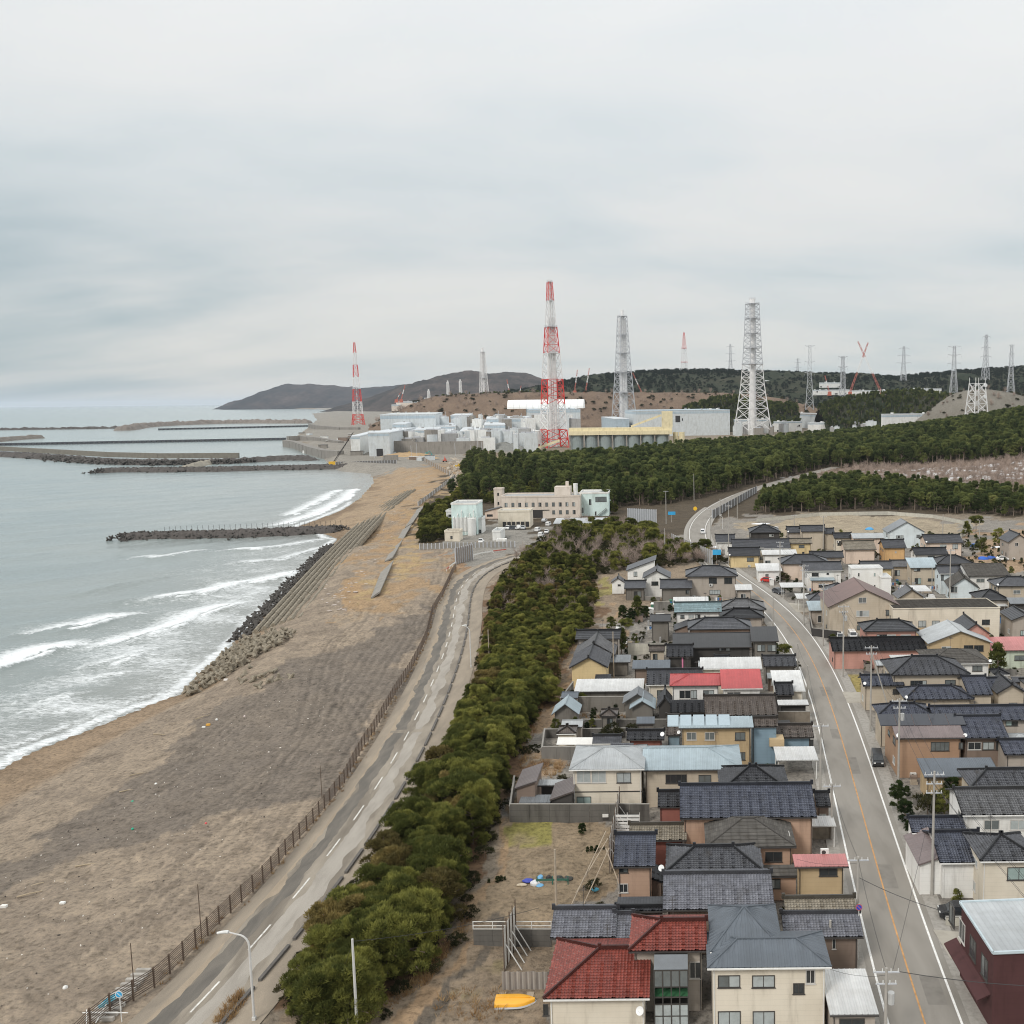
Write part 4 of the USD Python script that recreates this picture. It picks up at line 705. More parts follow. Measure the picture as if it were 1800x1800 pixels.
# --- hill side of the village road
H('warehouse', 'maroon two storey building with flat pale blue roof at the lower corner', 'f', 1744, 1900, 1674, 6.6, 1585, 'mlight', 'maroon', dict(yaw=3, win=[(1758, 1700, 1775, 1720, 0)], noac=1, nowin=1, ov=.12, parm=M('trim_blue', (.45, .52, .55), .5)), cat='building')
mx = -cur[3] / 2 + .12
for i in range(4): window(cur[0], 1.2 + 2.6 * i, 3.4, 2.6 + 2.6 * i, 5.2, mx, 0, None, 'x-')
aw = MB(); aw.add([(mx, .5, 2.9), (mx, 8.5, 2.9), (mx - 1.1, 8.5, 2.4), (mx - 1.1, .5, 2.4)], [(0, 1, 2, 3)]); aw.add([(mx, .5, 2.8), (mx, 8.5, 2.8), (mx - 1.1, 8.5, 2.3), (mx - 1.1, .5, 2.3)], [(3, 2, 1, 0)]); aw.build('awning', wall('maroon'), cur[0])
R = [
 ('cream two storey house with dark hip roof behind the flat pale blue roof', 'h', 1723, 1830, 1513, 5.6, 1468, 'slate', 'cream', dict(win=[(1770, 1524, 1812, 1547, 3)], noac=1)),
 ('white walled house with glossy dark tiles and a mauve lean to roof', 'g', 1652, 1738, 1516, 4.0, 1462, 'bluegrey', 'white', dict(nowin=1), ('M', 1614, 1660, 1520, 3.3, 1504, 'mmauve', 'white', dict(d=6.5, nowin=1))),
 ('low house with dark tiled gable behind the concrete utility pole', 'g', 1603, 1700, 1463, 3.8, 1437, 'bluegrey', 'white', dict(nowin=1)),
 ('white house with mottled grey tiles above the garden with topiary', 'g', 1692, 1830, 1432, 5.4, 1386, 'grey', 'white', dict(win=[(1729, 1441, 1757, 1459, 2), (1775, 1441, 1806, 1459, 1)])),
 ('house with grey hip roof at the right edge above the mottled roof', 'h', 1706, 1880, 1384, 5.2, 1352, 'slate', 'beige', dict(nowin=1)),
 ('low building with dull blue metal roof below the brown solar house', 'm', 1625, 1760, 1365, 3.2, 1332, 'mcol', 'tan', dict(p=.2, nowin=1)),
 ('brown brick coloured house with dark solar panels along its roof', 'g', 1575, 1697, 1297, 5.6, 1256, 'mmauve', 'brick', dict(win=[(1636, 1304, 1669, 1320, 2), (1685, 1305, 1693, 1316, 2)], p=.36)),
 ('grey brown house with dark blue tiles right of the solar house', 'g', 1693, 1774, 1297, 5.4, 1259, 'bluegrey', 'brown', dict(win=[(1701, 1304, 1725, 1318, 0), (1727, 1304, 1748, 1318, 1), (1750, 1304, 1762, 1318, 0)])),
 ('house with dark tiles at the right edge below the blue tiled house', 'g', 1766, 1860, 1326, 4.4, 1300, 'bluegrey', 'greybeige', dict(nowin=1)),
 ('long house with dark tiled roof running off the right edge', 'g', 1642, 1850, 1266, 4.8, 1241, 'bluegrey', 'greybeige', dict()),
 ('house with dark tiled hip roof behind the roadside pole', 'h', 1544, 1641, 1257, 4.8, 1237, 'bluegrey', 'beige', dict(nowin=1)),
 ('house with dark hip roof in front of the big beige hip roofed house', 'h', 1590, 1713, 1229, 3.8, 1206, 'bluegrey', 'beige', dict()),
 ('big beige two storey house with dark hip roof and left wing', 'h', 1567, 1706, 1186, 5.8, 1154, 'slate', 'beige', dict(win=[(1600, 1196, 1629, 1207, 0), (1661, 1195, 1680, 1204, 2)]), ('g', 1517, 1590, 1205, 4.2, 1187, 'bluegrey', 'beige', dict(win=[(1569, 1211, 1588, 1220, 0)]))),
 ('annex with dark tiles right of the big beige house', 'g', 1702, 1746, 1221, 4.2, 1189, 'bluegrey', 'beige', dict(nowin=1)),
 ('dark tiled annex beside the dry field', 'g', 1735, 1768, 1210, 3.6, 1192, 'bluegrey', 'beige', dict(nowin=1)),
 ('small beige gable house by the dry field', 'G', 1752, 1806, 1219, 3.6, 1203, 'dark', 'beige', dict(d=6)),
 ('white house with plain brown hip roof behind the big beige house', 'h', 1632, 1744, 1166, 5.4, 1140, 'asphalt', 'white', dict(win=[(1709, 1170, 1727, 1180, 2)])),
 ('low pink walled house with black tiles along the village road', 'g', 1463, 1634, 1143, 3.6, 1121, 'black', 'pink', dict(win=[(1565, 1151, 1574, 1158, 1)], noac=1)),
 ('pink upper storey with black hip roof over the pink walled house', 'h', 1518, 1616, 1109, 6.4, 1090, 'dark', 'pink', dict(win=[(1541, 1115, 1551, 1123, 1), (1551, 1115, 1559, 1123, 0), (1559, 1115, 1575, 1123, 1), (1583, 1115, 1601, 1123, 1)])),
 ('tan gable fronted house with broad pale metal roof', 'G', 1631, 1746, 1131, 5.2, 1109, 'mlight', 'tan', dict(d=9, win=[(1655, 1136, 1672, 1144, 2), (1694, 1134, 1711, 1145, 0), (1712, 1134, 1729, 1145, 0)])),
 ('house with dark gable and pink wall behind the pale metal roof', 'G', 1686, 1745, 1117, 5.4, 1096, 'dark', 'pink', dict(d=8, nowin=1)),
 ('pale green house with red metal roof at the right edge', 'm', 1742, 1840, 1143, 3.6, 1119, 'mpink', 'palegreen', dict(p=.28, win=[(1783, 1152, 1801, 1161, 2)])),
 ('long cream flat roofed building with a tan base and a row of windows', 'f', 1570, 1758, 1070, 6.6, 1062, 'asphalt', 'cream', dict(ov=.02, win=[(1590, 1092, 1604, 1100, 1), (1614, 1091, 1628, 1102, 1), (1638, 1091, 1652, 1102, 1), (1662, 1091, 1676, 1100, 1), (1686, 1090, 1700, 1100, 1), (1726, 1089, 1740, 1098, 0)], d=9, parm=wall('cream'))),
 ('large beige house with broad brown gable facing the camera', 'G', 1455, 1588, 1067, 6.4, 1036, 'mrust', 'beige', dict(d=14, win=[(1509, 1050, 1523, 1060, 2), (1505, 1073, 1528, 1084, 1), (1480, 1074, 1486, 1081, 2), (1557, 1072, 1563, 1082, 2), (1506, 1099, 1522, 1107, 2)])),
 ('small beige gable house beside the white truck', 'G', 1578, 1628, 1052, 3.6, 1036, 'grey', 'beige', dict(d=6)),
 ('white modern box house with white flat roof', 'f', 1497, 1552, 1000, 6.4, 994, 'mwhite', 'white', dict(ov=.05, win=[(1508, 1007, 1511, 1013, 0), (1536, 1007, 1539, 1013, 3), (1519, 1028, 1523, 1035, 0), (1524, 1028, 1529, 1035, 0), (1536, 1028, 1539, 1034, 0), (1549, 1027, 1552, 1034, 0)]), ('f', 1549, 1567, 1016, 4.5, 1012, 'mwhite', 'white', dict(ov=.05, nowin=1, d=6))),
 ('white house with dark grey roof left of the box house', 'g', 1413, 1482, 1003, 5.2, 988, 'slate', 'white', dict(win=[(1427, 1007, 1439, 1013, 0), (1453, 1007, 1457, 1010, 0)])),
 ('small white house with pale blue sheet canopy by the box house', 'm', 1425, 1468, 1020, 3.0, 1012, 'mblue', 'peach', dict(p=.15)),
 ('house with dark gable roof behind the beige gable house', 'h', 1453, 1502, 1046, 4.4, 1025, 'slate', 'greybeige', dict(nowin=1)),
 ('cottage with dark hip roof near the roadside carports', 'h', 1422, 1462, 1056, 3.4, 1042, 'slate', 'greybeige', dict(nowin=1)),
 ('cottage with dull blue sheet roof beside the beige gable house', 'm', 1422, 1460, 1073, 3.2, 1056, 'mblue', 'greybeige', dict(p=.25)),
 ('house with wide black hip roof above the white house row', 'h', 1373, 1460, 991, 4.6, 975, 'slate', 'peach', dict(nowin=1)),
 ('low house with grey roof behind the black hip roof', 'g', 1425, 1484, 980, 3.8, 970, 'slate', 'greybeige', dict(nowin=1)),
 ('yellow cream house with beige roof in the upper row', 'g', 1387, 1428, 955, 5.2, 947, 'beige', 'yellow', dict(win=[(1404, 958, 1414, 963, 2), (1410, 970, 1414, 974, 0)])),
 ('beige plain walled house with dark roofs in the upper row', 'g', 1408, 1452, 934, 6.4, 924, 'slate', 'beige', dict(nowin=1), ('g', 1384, 1418, 936, 5.2, 926, 'slate', 'greybeige', dict()), ('g', 1448, 1468, 938, 5.4, 929, 'slate', 'beige', dict(nowin=1))),
 ('cream house with dark roof and one dark window', 'g', 1466, 1499, 946, 4.4, 937, 'dark', 'cream', dict(win=[(1472, 951, 1482, 959, 0)])),
 ('peach house with pale sheet roof in the upper row', 'g', 1499, 1556, 946, 5.0, 937, 'mlight', 'peach', dict(nowin=1)),
 ('peach house with wide olive brown roof', 'g', 1484, 1541, 966, 4.4, 951, 'beige', 'peach', dict(nowin=1)),
 ('orange walled house with dark tiled roof', 'g', 1553, 1594, 963, 5.2, 949, 'slate', 'orange', dict(win=[(1573, 969, 1576, 972, 1)])),
 ('pale blue white house with a large sloping solar roof', 'G', 1560, 1628, 936, 5.4, 917, 'mgrey', 'bluewhite', dict(d=9, win=[(1575, 941, 1588, 946, 1), (1611, 940, 1618, 945, 2)])),
 ('pinkish house with grey tiled roof and balcony', 'g', 1627, 1694, 954, 5.4, 940, 'slate', 'peach', dict(win=[(1652, 957, 1664, 962, 1), (1674, 956, 1684, 965, 1)])),
 ('white house with dark roof below the pinkish balcony house', 'g', 1608, 1668, 975, 4.6, 963, 'dark', 'white', dict(win=[(1631, 977, 1643, 981, 2)])),
 ('house with pale blue solar roof in the lane', 'm', 1600, 1650, 998, 4.8, 980, 'mblue', 'beige', dict(p=.3)),
 ('house with dark blue hip roof behind the white gabled house', 'h', 1647, 1713, 991, 5.0, 976, 'dark', 'brown', dict()),
 ('large white house with plain grey roof at the lane', 'g', 1702, 1777, 1012, 5.8, 990, 'asphalt', 'white', dict(win=[(1716, 1017, 1731, 1024, 2), (1737, 1016, 1752, 1023, 0)]), ('g', 1651, 1705, 1008, 5.4, 995, 'slate', 'bluewhite', dict(win=[(1654, 1010, 1659, 1020, 2)]))),
 ('white shop like house with grey gable facing the lane', 'G', 1668, 1722, 1034, 3.6, 1015, 'asphalt', 'bluewhite', dict(d=9, yaw=-8, win=[(1671, 1031, 1683, 1042, 0), (1712, 1039, 1724, 1046, 0)])),
 ('beige house with slate hip roof at the right edge of the lane', 'h', 1752, 1830, 1030, 5.4, 1014, 'slate', 'beige', dict(win=[(1781, 1037, 1794, 1044, 2)])),
 ('house with black hip roof above the white carport', 'h', 1722, 1776, 1055, 3.8, 1036, 'black', 'greybeige', dict(nowin=1)),
 ('dark house with ribbed grey metal roof at the right edge', 'm', 1776, 1830, 1061, 3.6, 1050, 'mgrey', 'darkboard', dict(p=.3)),
 ('grey beige gable house with grey shutters below the forest edge', 'G', 1772, 1812, 953, 5.6, 939, 'slate', 'greybeige', dict(d=9, win=[(1784, 954, 1790, 960, 0)])),
 ('yellow walled house with dark roof behind the box house', 'g', 1515, 1571, 1000, 5.0, 987, 'slate', 'yellow', dict(nowin=1)),
 ('grey shed like house with one dark door', 'g', 1568, 1599, 996, 3.8, 985, 'grey', 'beige', dict(win=[(1572, 1002, 1582, 1012, 0)])),
 ('black walled house with dark hip roof by the playground', 'h', 1318, 1373, 936, 5.4, 922, 'dark', 'darkboard', dict(win=[(1352, 939, 1360, 943, 1)])),
 ('low house with grey roof and blue panels below the black walled house', 'g', 1287, 1390, 964, 4.6, 948, 'slate', 'cream', dict()),
 ('white walled house with dark roof beside the upper road bend', 'g', 1258, 1293, 953, 4.4, 940, 'slate', 'white', dict()),
 ('cream bungalow with dark brown roof beside the blue sign', 'g', 1281, 1337, 977, 3.6, 963, 'dark', 'yellow', dict(win=[(1313, 980, 1325, 987, 2)])),
 ('low white roofed store at the upper road bend', 'm', 1330, 1375, 1003, 3.2, 990, 'mwhite', 'white', dict(p=.15)),
 ('pale roofed house right of the store at the bend', 'm', 1340, 1402, 975, 3.8, 966, 'mwhite', 'white', dict(p=.2)),
 ('beige corner house with dark gable at the right edge', 'G', 1778, 1830, 1090, 4.4, 1080, 'dark', 'greybeige', dict(d=8))]
for row in R:
    H(N, row[0], *row[1:10])
    if 'solar panels along' in row[0]:
        w_ = 7.6
        for i in range(5):
            x = -6.1 + 2.3 * i; pm = MB(); pm.add([(x, 2.3, 6.53), (x + 2.2, 2.3, 6.53), (x + 2.2, 4.5, 7.33), (x, 4.5, 7.33), (x, 2.3, 6.45), (x + 2.2, 2.3, 6.45), (x + 2.2, 4.5, 7.25), (x, 4.5, 7.25)], [(0, 1, 2, 3), (0, 4, 5, 1), (1, 5, 6, 2), (2, 6, 7, 3), (3, 7, 4, 0)]); pm.build('solar_panel', M('panel_dark', (.03, .032, .04), .2, .1, spec=.7), cur[0])
    if 'long cream flat' in row[0]: b_ = MB(); b_.box(-8.9, -.03, 0, 8.9, .018, 2.6); b_.build('tan_base', wall('tan'), cur[0])
    for sub in row[10:]: H(None, '', *sub)
for lab, K, a, b_, ye, h, yr, rf, ex in [('white flat carport with dark interior beside the road', 'm', 1373, 1416, 1032, 3.0, 1024, 'mwhite', dict(p=.03, open=1)), ('white flat carport next to the tall pole', 'm', 1401, 1427, 1052, 2.8, 1043, 'mwhite', dict(p=.03, open=1)),
    ('white carport behind the long cream building', 'm', 1722, 1772, 1065, 2.8, 1058, 'mwhite', dict(p=.03, open=1)), ('white metal canopy beside the pale metal gable', 'm', 1570, 1622, 1162, 2.8, 1151, 'mwhite', dict(p=.05, open=1)), ('white carport in front of the small beige gable house', 'm', 1594, 1638, 1039, 2.8, 1029, 'mwhite', dict(p=.03, open=1))]:
    H('carport', lab, K, a, b_, ye, h, yr, rf, 'white', ex, cat='carport')
# glazed porch between the two red roofs
t = thing('glazed_porch', 'dark framed glazed porch with green matting between the red roofs', 'porch', (*at_z(1182, 1745, 0)[:2], 0))
PX = at_depth(1181, 1745, 78.5); PX = np.array([PX[0], 70.4, 0]); stage.GetPrimAtPath(t).GetAttribute('xformOp:translate').Set(Gf.Vec3d(float(PX[0]), float(PX[1]), 0))
b_ = MB(); W2 = 1.35
for x in np.linspace(-W2, W2, 5): b_.box(x - .04, -.04, 0, x + .04, .04, 5.0)
for z in (0.1, 1.0, 2.0, 2.6, 3.5, 4.9): b_.box(-W2, -.045, z - .04, W2, .045, z + .04)
b_.build('frame', frame_dark, t)
for i in range(4):
    x = -W2 + i * W2 / 2 + .05
    for z0, z1, k in ((.14, .96, 1), (1.04, 1.96, 1), (3.54, 4.86, 2)):
        q = MB(); q.box(x, -.01, z0, x + W2 / 2 - .1, .01, z1); q.build('pane', PANES[k], t)
q = MB(); q.box(-W2, .1, 2.5, W2, 2.5, 2.56); q.build('matting', M('green_mat', (.03, .12, .05), .9), t)
q = MB(); q.add([(-W2, -.1, 5.02), (W2, -.1, 5.02), (W2, 1.2, 5.5), (-W2, 1.2, 5.5), (-W2, 1.2, 5.4), (W2, 1.2, 5.4)], [(0, 1, 2, 3), (3, 2, 5, 4)]); q.build('roof', roofm('mgrey'), t)
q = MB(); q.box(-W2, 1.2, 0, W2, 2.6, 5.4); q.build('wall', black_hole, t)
# ---------------------------------------------------------------- trees
nr = np.random.default_rng(11)
pine_leaf = leaf_mat('pine_needles', (.075, .085, .02), (.275, .27, .066), (.56, .43, .165))
pine_leaf2 = leaf_mat('forest_needles', (.06, .08, .027), (.2, .222, .07), (.38, .355, .14), .12)
shrub_leaf = leaf_mat('shrub_leaves', (.03, .032, .012), (.075, .068, .026), (.15, .11, .045), .5)
hedge_leaf = leaf_mat('hedge_leaves', (.02, .035, .01), (.06, .085, .02), (.13, .14, .03), 1.5)
bark = M('bark', (.2, .155, .12), .9, .3, 3.0); twig = M('bare_twigs', (.3, .235, .195), .9, .3, .6, rnd=.25)
def tufts(c, r, n, size, flat=.6, up=.5):
    """Needle tufts: thin triangles spread through a clump round c."""
    d = nr.normal(size=(n, 3)); d /= np.linalg.norm(d, axis=1)[:, None]; d[:, 2] = np.abs(d[:, 2]) * .9 - .25
    base = c + d * r * np.array([1, 1, flat]) * nr.uniform(.55, 1.0, (n, 1))
    ax = d + nr.normal(size=(n, 3)) * .5 + [0, 0, up]; ax /= np.linalg.norm(ax, axis=1)[:, None]
    sd = np.cross(ax, nr.normal(size=(n, 3))); sd /= np.linalg.norm(sd, axis=1)[:, None]; L = size * nr.uniform(.6, 1.3, (n, 1))
    v = np.stack([base - sd * L * .13, base + sd * L * .13, base + ax * L * 1.25, base + ax * L * .5 + np.cross(ax, sd) * L * .3], 1).reshape(-1, 3)
    i = np.arange(n)[:, None] * 4
    return v, np.vstack([i + [0, 1, 2], i + [0, 3, 2]])
def pine_parts(h, r, nclump, ntuft, size, lean=0.0, shape='round', trunk_to=.85):
    T, C = MB(), MB(); ln = np.array([lean * h, 0, 0])
    pts = [np.array([0, 0, -.3])] + [np.array([0, 0, h * t]) + ln * t * t + nr.normal(size=3) * [.05, .05, 0] * h * .3 for t in (.3, .6, trunk_to)]
    T.tube(pts, h * .026, 6, h * .008)
    for k in range(nclump):
        t = nr.uniform(0, 1) ** .8
        if shape == 'cone': z = h * (.2 + .8 * t); rr = r * (1.05 - t) * nr.uniform(.5, 1.0)
        elif shape == 'top': z = h * (.55 + .45 * t); rr = r * math.sqrt(max(0, 1 - ((t - .35) / .75) ** 2)) * nr.uniform(.4, 1.0)
        else: z = h * (.12 + .88 * t); rr = r * math.sqrt(max(0.02, 1 - ((t - .3) / .78) ** 2)) * nr.uniform(.45, 1.0)
        a = nr.uniform(0, 2 * math.pi); c = np.array([rr * math.cos(a), rr * math.sin(a), z]) + ln * (z / h) ** 2
        cr = r * nr.uniform(.2, .36)
        v, f = tufts(c, cr, ntuft, size, 1.05, .95); C.add(v, f)
        if k % 2 == 0: T.bar(np.array([0, 0, z * .8]) + ln * (z * .8 / h) ** 2, c, h * .011)
    return T, C
def protos(stem, n, fn, leaf, tr=bark):
    out = []
    for i in range(n):
        p = '/World/%s_kind_%03d' % (stem, i + 1); stage.CreateClassPrim(p); T, C = fn(i)
        T.build('trunk', tr, p); C.build('crown', leaf, p); out.append(p)
    return out
def plant_copy(name, proto, loc, yaw, sc, label, cat, group=None):
    p = thing(name, label, cat, loc, yaw, group, scale=sc); pr = stage.GetPrimAtPath(p); pr.GetReferences().AddInternalReference(proto); pr.SetInstanceable(True)
pine_brown = leaf_mat('pine_needles_browned', (.1, .082, .028), (.26, .2, .07), (.48, .34, .15))
BROWNED = protos('browned_pine', 2, lambda i: pine_parts(4.3, 1.7, 42, 170, .235, .08 * (1 - 2 * i)), pine_brown)
PINES = protos('pine', 7, lambda i: pine_parts(4.6, 1.75 + .1 * i, 66, 260, .2, [0, .1, -.08, .14, .05, -.1, 0][i]), pine_leaf)
FOREST = protos('tall_pine', 5, lambda i: pine_parts(10.5, 2.25 + .12 * i, 44, 78, .55, [0, .04, -.04, .06, 0][i], ('round', 'top', 'cone', 'top', 'cone')[i], .85), pine_leaf2)
SHRUBS = protos('shrub', 4, lambda i: pine_parts(1.9, 1.5, 20, 40, .3), shrub_leaf)
GARDEN = protos('garden_pine', 3, lambda i: pine_parts(4.2, 1.5, 36, 60, .3, .05, ('cone', 'top', 'round')[i]), pine_leaf)
TOPI = protos('topiary', 2, lambda i: pine_parts(3.2, .95, 60, 110, .15, 0, 'round'), hedge_leaf)
def bare(i):
    T, C = MB(), MB(); T.tube([(0, 0, -.2), (.05, 0, 1.5), (.1, .05, 3.2)], .07, 5, .03)
    for k in range(46):
        a = nr.uniform(0, 6.28); z = nr.uniform(.5, 3.0); d = np.array([math.cos(a), math.sin(a), nr.uniform(.6, 1.6)]); d /= np.linalg.norm(d); b = np.array([.1 * z / 3, 0, z]); q = b + d * nr.uniform(.8, 1.9)
        C.bar(b, q, .035, .035)
        for _ in range(3): C.bar(b + (q - b) * nr.uniform(.4, 1), q + nr.normal(size=3) * .5 + [0, 0, .4], .022, .022)
    return T, C
BARE = protos('bare_shrub', 3, bare, twig, twig)
def scatter(poly, spacing, jitter=.42):
    x0, y0, x1, y1 = poly.bounds; xs = np.arange(x0, x1, spacing); ys = np.arange(y0, y1, spacing * .87); X, Y = np.meshgrid(xs, ys); X[1::2] += spacing / 2
    p = np.stack([X.ravel(), Y.ravel()], -1) + nr.uniform(-jitter, jitter, (X.size, 2)) * spacing
    return p[shapely.contains_xy(poly, p[:, 0], p[:, 1])]
def instancer(name, protos_, pts, smin, smax, label, kindname='stuff', zoff=0.0, hscale=None):
    pi = UsdGeom.PointInstancer.Define(stage, numbered('/World/' + name)); n = len(pts); rel = pi.CreatePrototypesRel()
    for i, p in enumerate(protos_):
        q = str(pi.GetPath()) + '/kinds/tree_%03d' % (i + 1); x = UsdGeom.Xform.Define(stage, q); x.GetPrim().GetReferences().AddInternalReference(p); rel.AddTarget(q)
    z = ground_z(pts[:, 0], pts[:, 1], False) + zoff
    pi.CreatePositionsAttr(Vt.Vec3fArray.FromNumpy(np.c_[pts, z].astype(np.float32)))
    pi.CreateProtoIndicesAttr(Vt.IntArray.FromNumpy(nr.integers(0, len(protos_), n).astype(np.int32)))
    a = nr.uniform(0, 2 * np.pi, n); q = np.zeros((n, 4), np.float16); q[:, 3] = np.cos(a / 2); q[:, 2] = np.sin(a / 2)
    pi.CreateOrientationsAttr(Vt.QuathArray([Gf.Quath(float(w[3]), float(w[0]), float(w[1]), float(w[2])) for w in q]))
    s = nr.uniform(smin, smax, n) * (1 if hscale is None else hscale); sc = np.stack([s * nr.uniform(.85, 1.2, n), s * nr.uniform(.85, 1.2, n), s], -1)
    pi.CreateScalesAttr(Vt.Vec3fArray.FromNumpy(sc.astype(np.float32)))
    tag(pi.GetPrim(), label, None, None, kindname); return pi
# pine belt between the coastal road and the gardens
BELT = poly_z([(488, 1760), (515, 1690), (570, 1612), (632, 1540), (690, 1470), (748, 1375), (795, 1290), (832, 1195), (850, 1110), (862, 1055), (880, 1010), (905, 985), (960, 960), (1040, 1000), (1030, 1060), (1000, 1105), (945, 1150), (935, 1190), (915, 1270), (880, 1330), (858, 1420), (815, 1500), (790, 1590), (765, 1640), (700, 1705), (625, 1768), (560, 1790)], 1.6)
BELT = shapely.affinity.translate(BELT, .8, 0).buffer(-.35)
NEARB = BELT.intersection(shapely.box(-200, 0, 100, 150)); FARB = BELT.union(poly_z([(905, 985), (1040, 1000), (1046, 1050), (1030, 1110), (975, 1160), (965, 1225), (945, 1290), (900, 1290), (850, 1110)], 1.2)).intersection(shapely.box(-200, 150, 100, 420))
pts = np.vstack([scatter(NEARB, 2.6), scatter(FARB, 2.5)]); pts = pts[np.argsort(np.hypot(*pts.T))]
print('belt', len(pts))
def belt_label(p):
    q = proj((p[0], p[1], 0)); dl = LineString(COAST_ROAD).distance(Point(*p)); side = 'road edge' if dl < 10 else 'garden edge' if dl > 15 else 'middle'
    st = 'behind the white steel pole' if q[1] > 1690 else 'level with the yellow boat garden' if q[1] > 1560 else 'level with the wooden pole garden' if q[1] > 1450 else 'level with the stained concrete wall' if q[1] > 1370 else 'level with the concrete enclosure' if q[1] > 1280 else 'level with the pale blue roofed hut' if q[1] > 1210 else 'level with the cream garage' if q[1] > 1130 else 'beside the far lamp' if q[1] > 1070 else 'at the far end'
    return 'coastal pine at the %s %s' % (side, st)
for p in pts[:290]:
    far = np.interp(p[1], [110, 150, 170, 300], [1.0, .9, .7, .62])
    s = nr.uniform(.8, 1.2) * far; br_ = nr.random() < (.38 if LineString(COAST_ROAD).distance(Point(*p)) < 11 else .07); plant_copy('coastal_pine', BROWNED[nr.integers(2)] if br_ else PINES[nr.integers(7)], (*p, ground_at(*p) - .05), nr.uniform(0, 6.28), (s * nr.uniform(.9, 1.15), s * nr.uniform(.9, 1.15), s), (('large ' if s > far * 1.07 else 'small ' if s < far * .93 else '') + ('browned ' if br_ else 'green ')) + belt_label(p), 'pine tree', 'pines of the coastal belt')
if len(pts) > 290: instancer('coastal_pines', PINES[:4] + BROWNED + [SHRUBS[1], SHRUBS[2], SHRUBS[3], BARE[0]], pts[290:], .5, .8, 'remaining pines at the far end of the coastal belt')
und = scatter(BELT.buffer(1.6), 2.4); instancer('undergrowth', SHRUBS, und, .3, .6, 'brown green undergrowth below the belt pines')
sc1 = scatter(gpoly([(905, 985), (1000, 925), (1100, 925), (1170, 960), (1290, 990), (1180, 998), (1060, 1010), (1000, 1010), (930, 1000)]), 3.3)
instancer('scrub', SHRUBS + [BARE[0], BARE[1]] + [PINES[1]], sc1, .7, 1.25, 'brown and green scrub with low pines below the works yard')
sc2 = scatter(gpoly([(985, 925), (1040, 905), (1110, 900), (1150, 925), (1160, 950), (1080, 960), (1000, 950)]), 4.5)
for p in sc2[:40]: plant_copy('scrub_pine', PINES[nr.integers(7)], (*p, ground_at(*p)), nr.uniform(0, 6.28), (nr.uniform(.8, 1.3),) * 3, 'low spreading pine on the slope between works yard and noise barrier', 'pine tree', 'low pines by the works yard')
# scrub beside the turquoise works buildings and along the dune edge
sc3 = scatter(gpoly([(738, 958), (745, 900), (790, 885), (792, 950)]), 3.0); instancer('scrub', SHRUBS + PINES[:2], sc3, .8, 1.2, 'olive scrub beside the turquoise works building')
sc4 = scatter(gpoly([(800, 872), (818, 850), (812, 828), (835, 806), (880, 812), (930, 835), (1010, 850), (1080, 880), (1085, 905), (880, 890), (850, 885), (790, 885)]), 5.0); instancer('scrub', [SHRUBS[0], SHRUBS[1], PINES[2], PINES[3], FOREST[0]], sc4, .7, 1.15, 'low windswept pines between dune and works buildings')
# the forest
FO = gpoly([(885, 838), (905, 818), (1000, 818), (1100, 811), (1200, 798), (1300, 790), (1400, 781), (1500, 774), (1600, 766), (1700, 757), (1800, 742), (1990, 728), (2200, 728), (2200, 812), (1990, 815), (1800, 806), (1600, 818), (1480, 824), (1400, 838), (1330, 850), (1250, 872), (1180, 885), (1090, 893), (1060, 888), (1000, 858), (930, 842)])
def forest_label(p, what):
    q = proj((p[0], p[1], 0))[0]
    return what + (' below the striped tower' if q < 1010 else ' behind the peach works building' if q < 1090 else ' left of the road bend' if q < 1200 else ' above the road bend' if q < 1330 else ' beside the upper road' if q < 1430 else ' behind the playground middle' if q < 1560 else ' behind the solar roofed house' if q < 1660 else ' above the garden pines')
fp = scatter(FO, 5.5); VR = LineString(VILLAGE_ROAD).buffer(7); fp = fp[~shapely.contains_xy(VR, fp[:, 0], fp[:, 1])]; fp = fp[np.argsort(np.hypot(*fp.T))]
for p in fp[:120]:
    s = nr.uniform(.75, 1.1); plant_copy('forest_pine', FOREST[nr.integers(5)], (*p, ground_at(*p) - .2), nr.uniform(0, 6.28), (s, s, s * nr.uniform(.9, 1.1)), forest_label(p, ('high' if s > .98 else 'low' if s < .86 else 'middling') + ' dark forest edge pine'), 'pine tree', 'pines along the near forest edge')
instancer('forest', FOREST, fp[120:], .62, 1.3, 'dense dark green pine forest in front of the power station')
F2 = gpoly([(1325, 905), (1345, 880), (1420, 858), (1500, 852), (1600, 862), (1700, 872), (1790, 880), (1900, 890), (1900, 912), (1700, 905), (1620, 899), (1500, 897), (1420, 900), (1350, 903)])
fp2 = scatter(F2, 4.6); fp2 = fp2[~shapely.contains_xy(VR, fp2[:, 0], fp2[:, 1])]
for p in fp2[:150]:
    s = nr.uniform(.55, .85); plant_copy('forest_pine', FOREST[nr.integers(5)], (*p, ground_at(*p) - .2), nr.uniform(0, 6.28), (s * 1.15, s * 1.15, s), forest_label(p, ('high' if s > .75 else 'low' if s < .65 else 'middling') + ' dark pine of the lower stand'), 'pine tree', 'pines of the stand behind the playground')
if len(fp2) > 150: instancer('woods', FOREST, fp2[150:], .55, .85, 'rest of the pine stand behind the playground')
bs = scatter(gpoly([(1390, 850), (1500, 822), (1620, 822), (1800, 806), (1990, 806), (1990, 880), (1800, 878), (1700, 868), (1500, 848)]), 5.6); instancer('undergrowth', BARE, bs, .6, 1.3, 'bare reddish brown winter shrubs on the snowy slope')
bs2 = scatter(gpoly([(1090, 985), (1170, 955), (1270, 985), (1200, 992)]), 2.6); instancer('undergrowth', BARE, bs2, .5, .9, 'bare brown shrubs below the noise barrier')
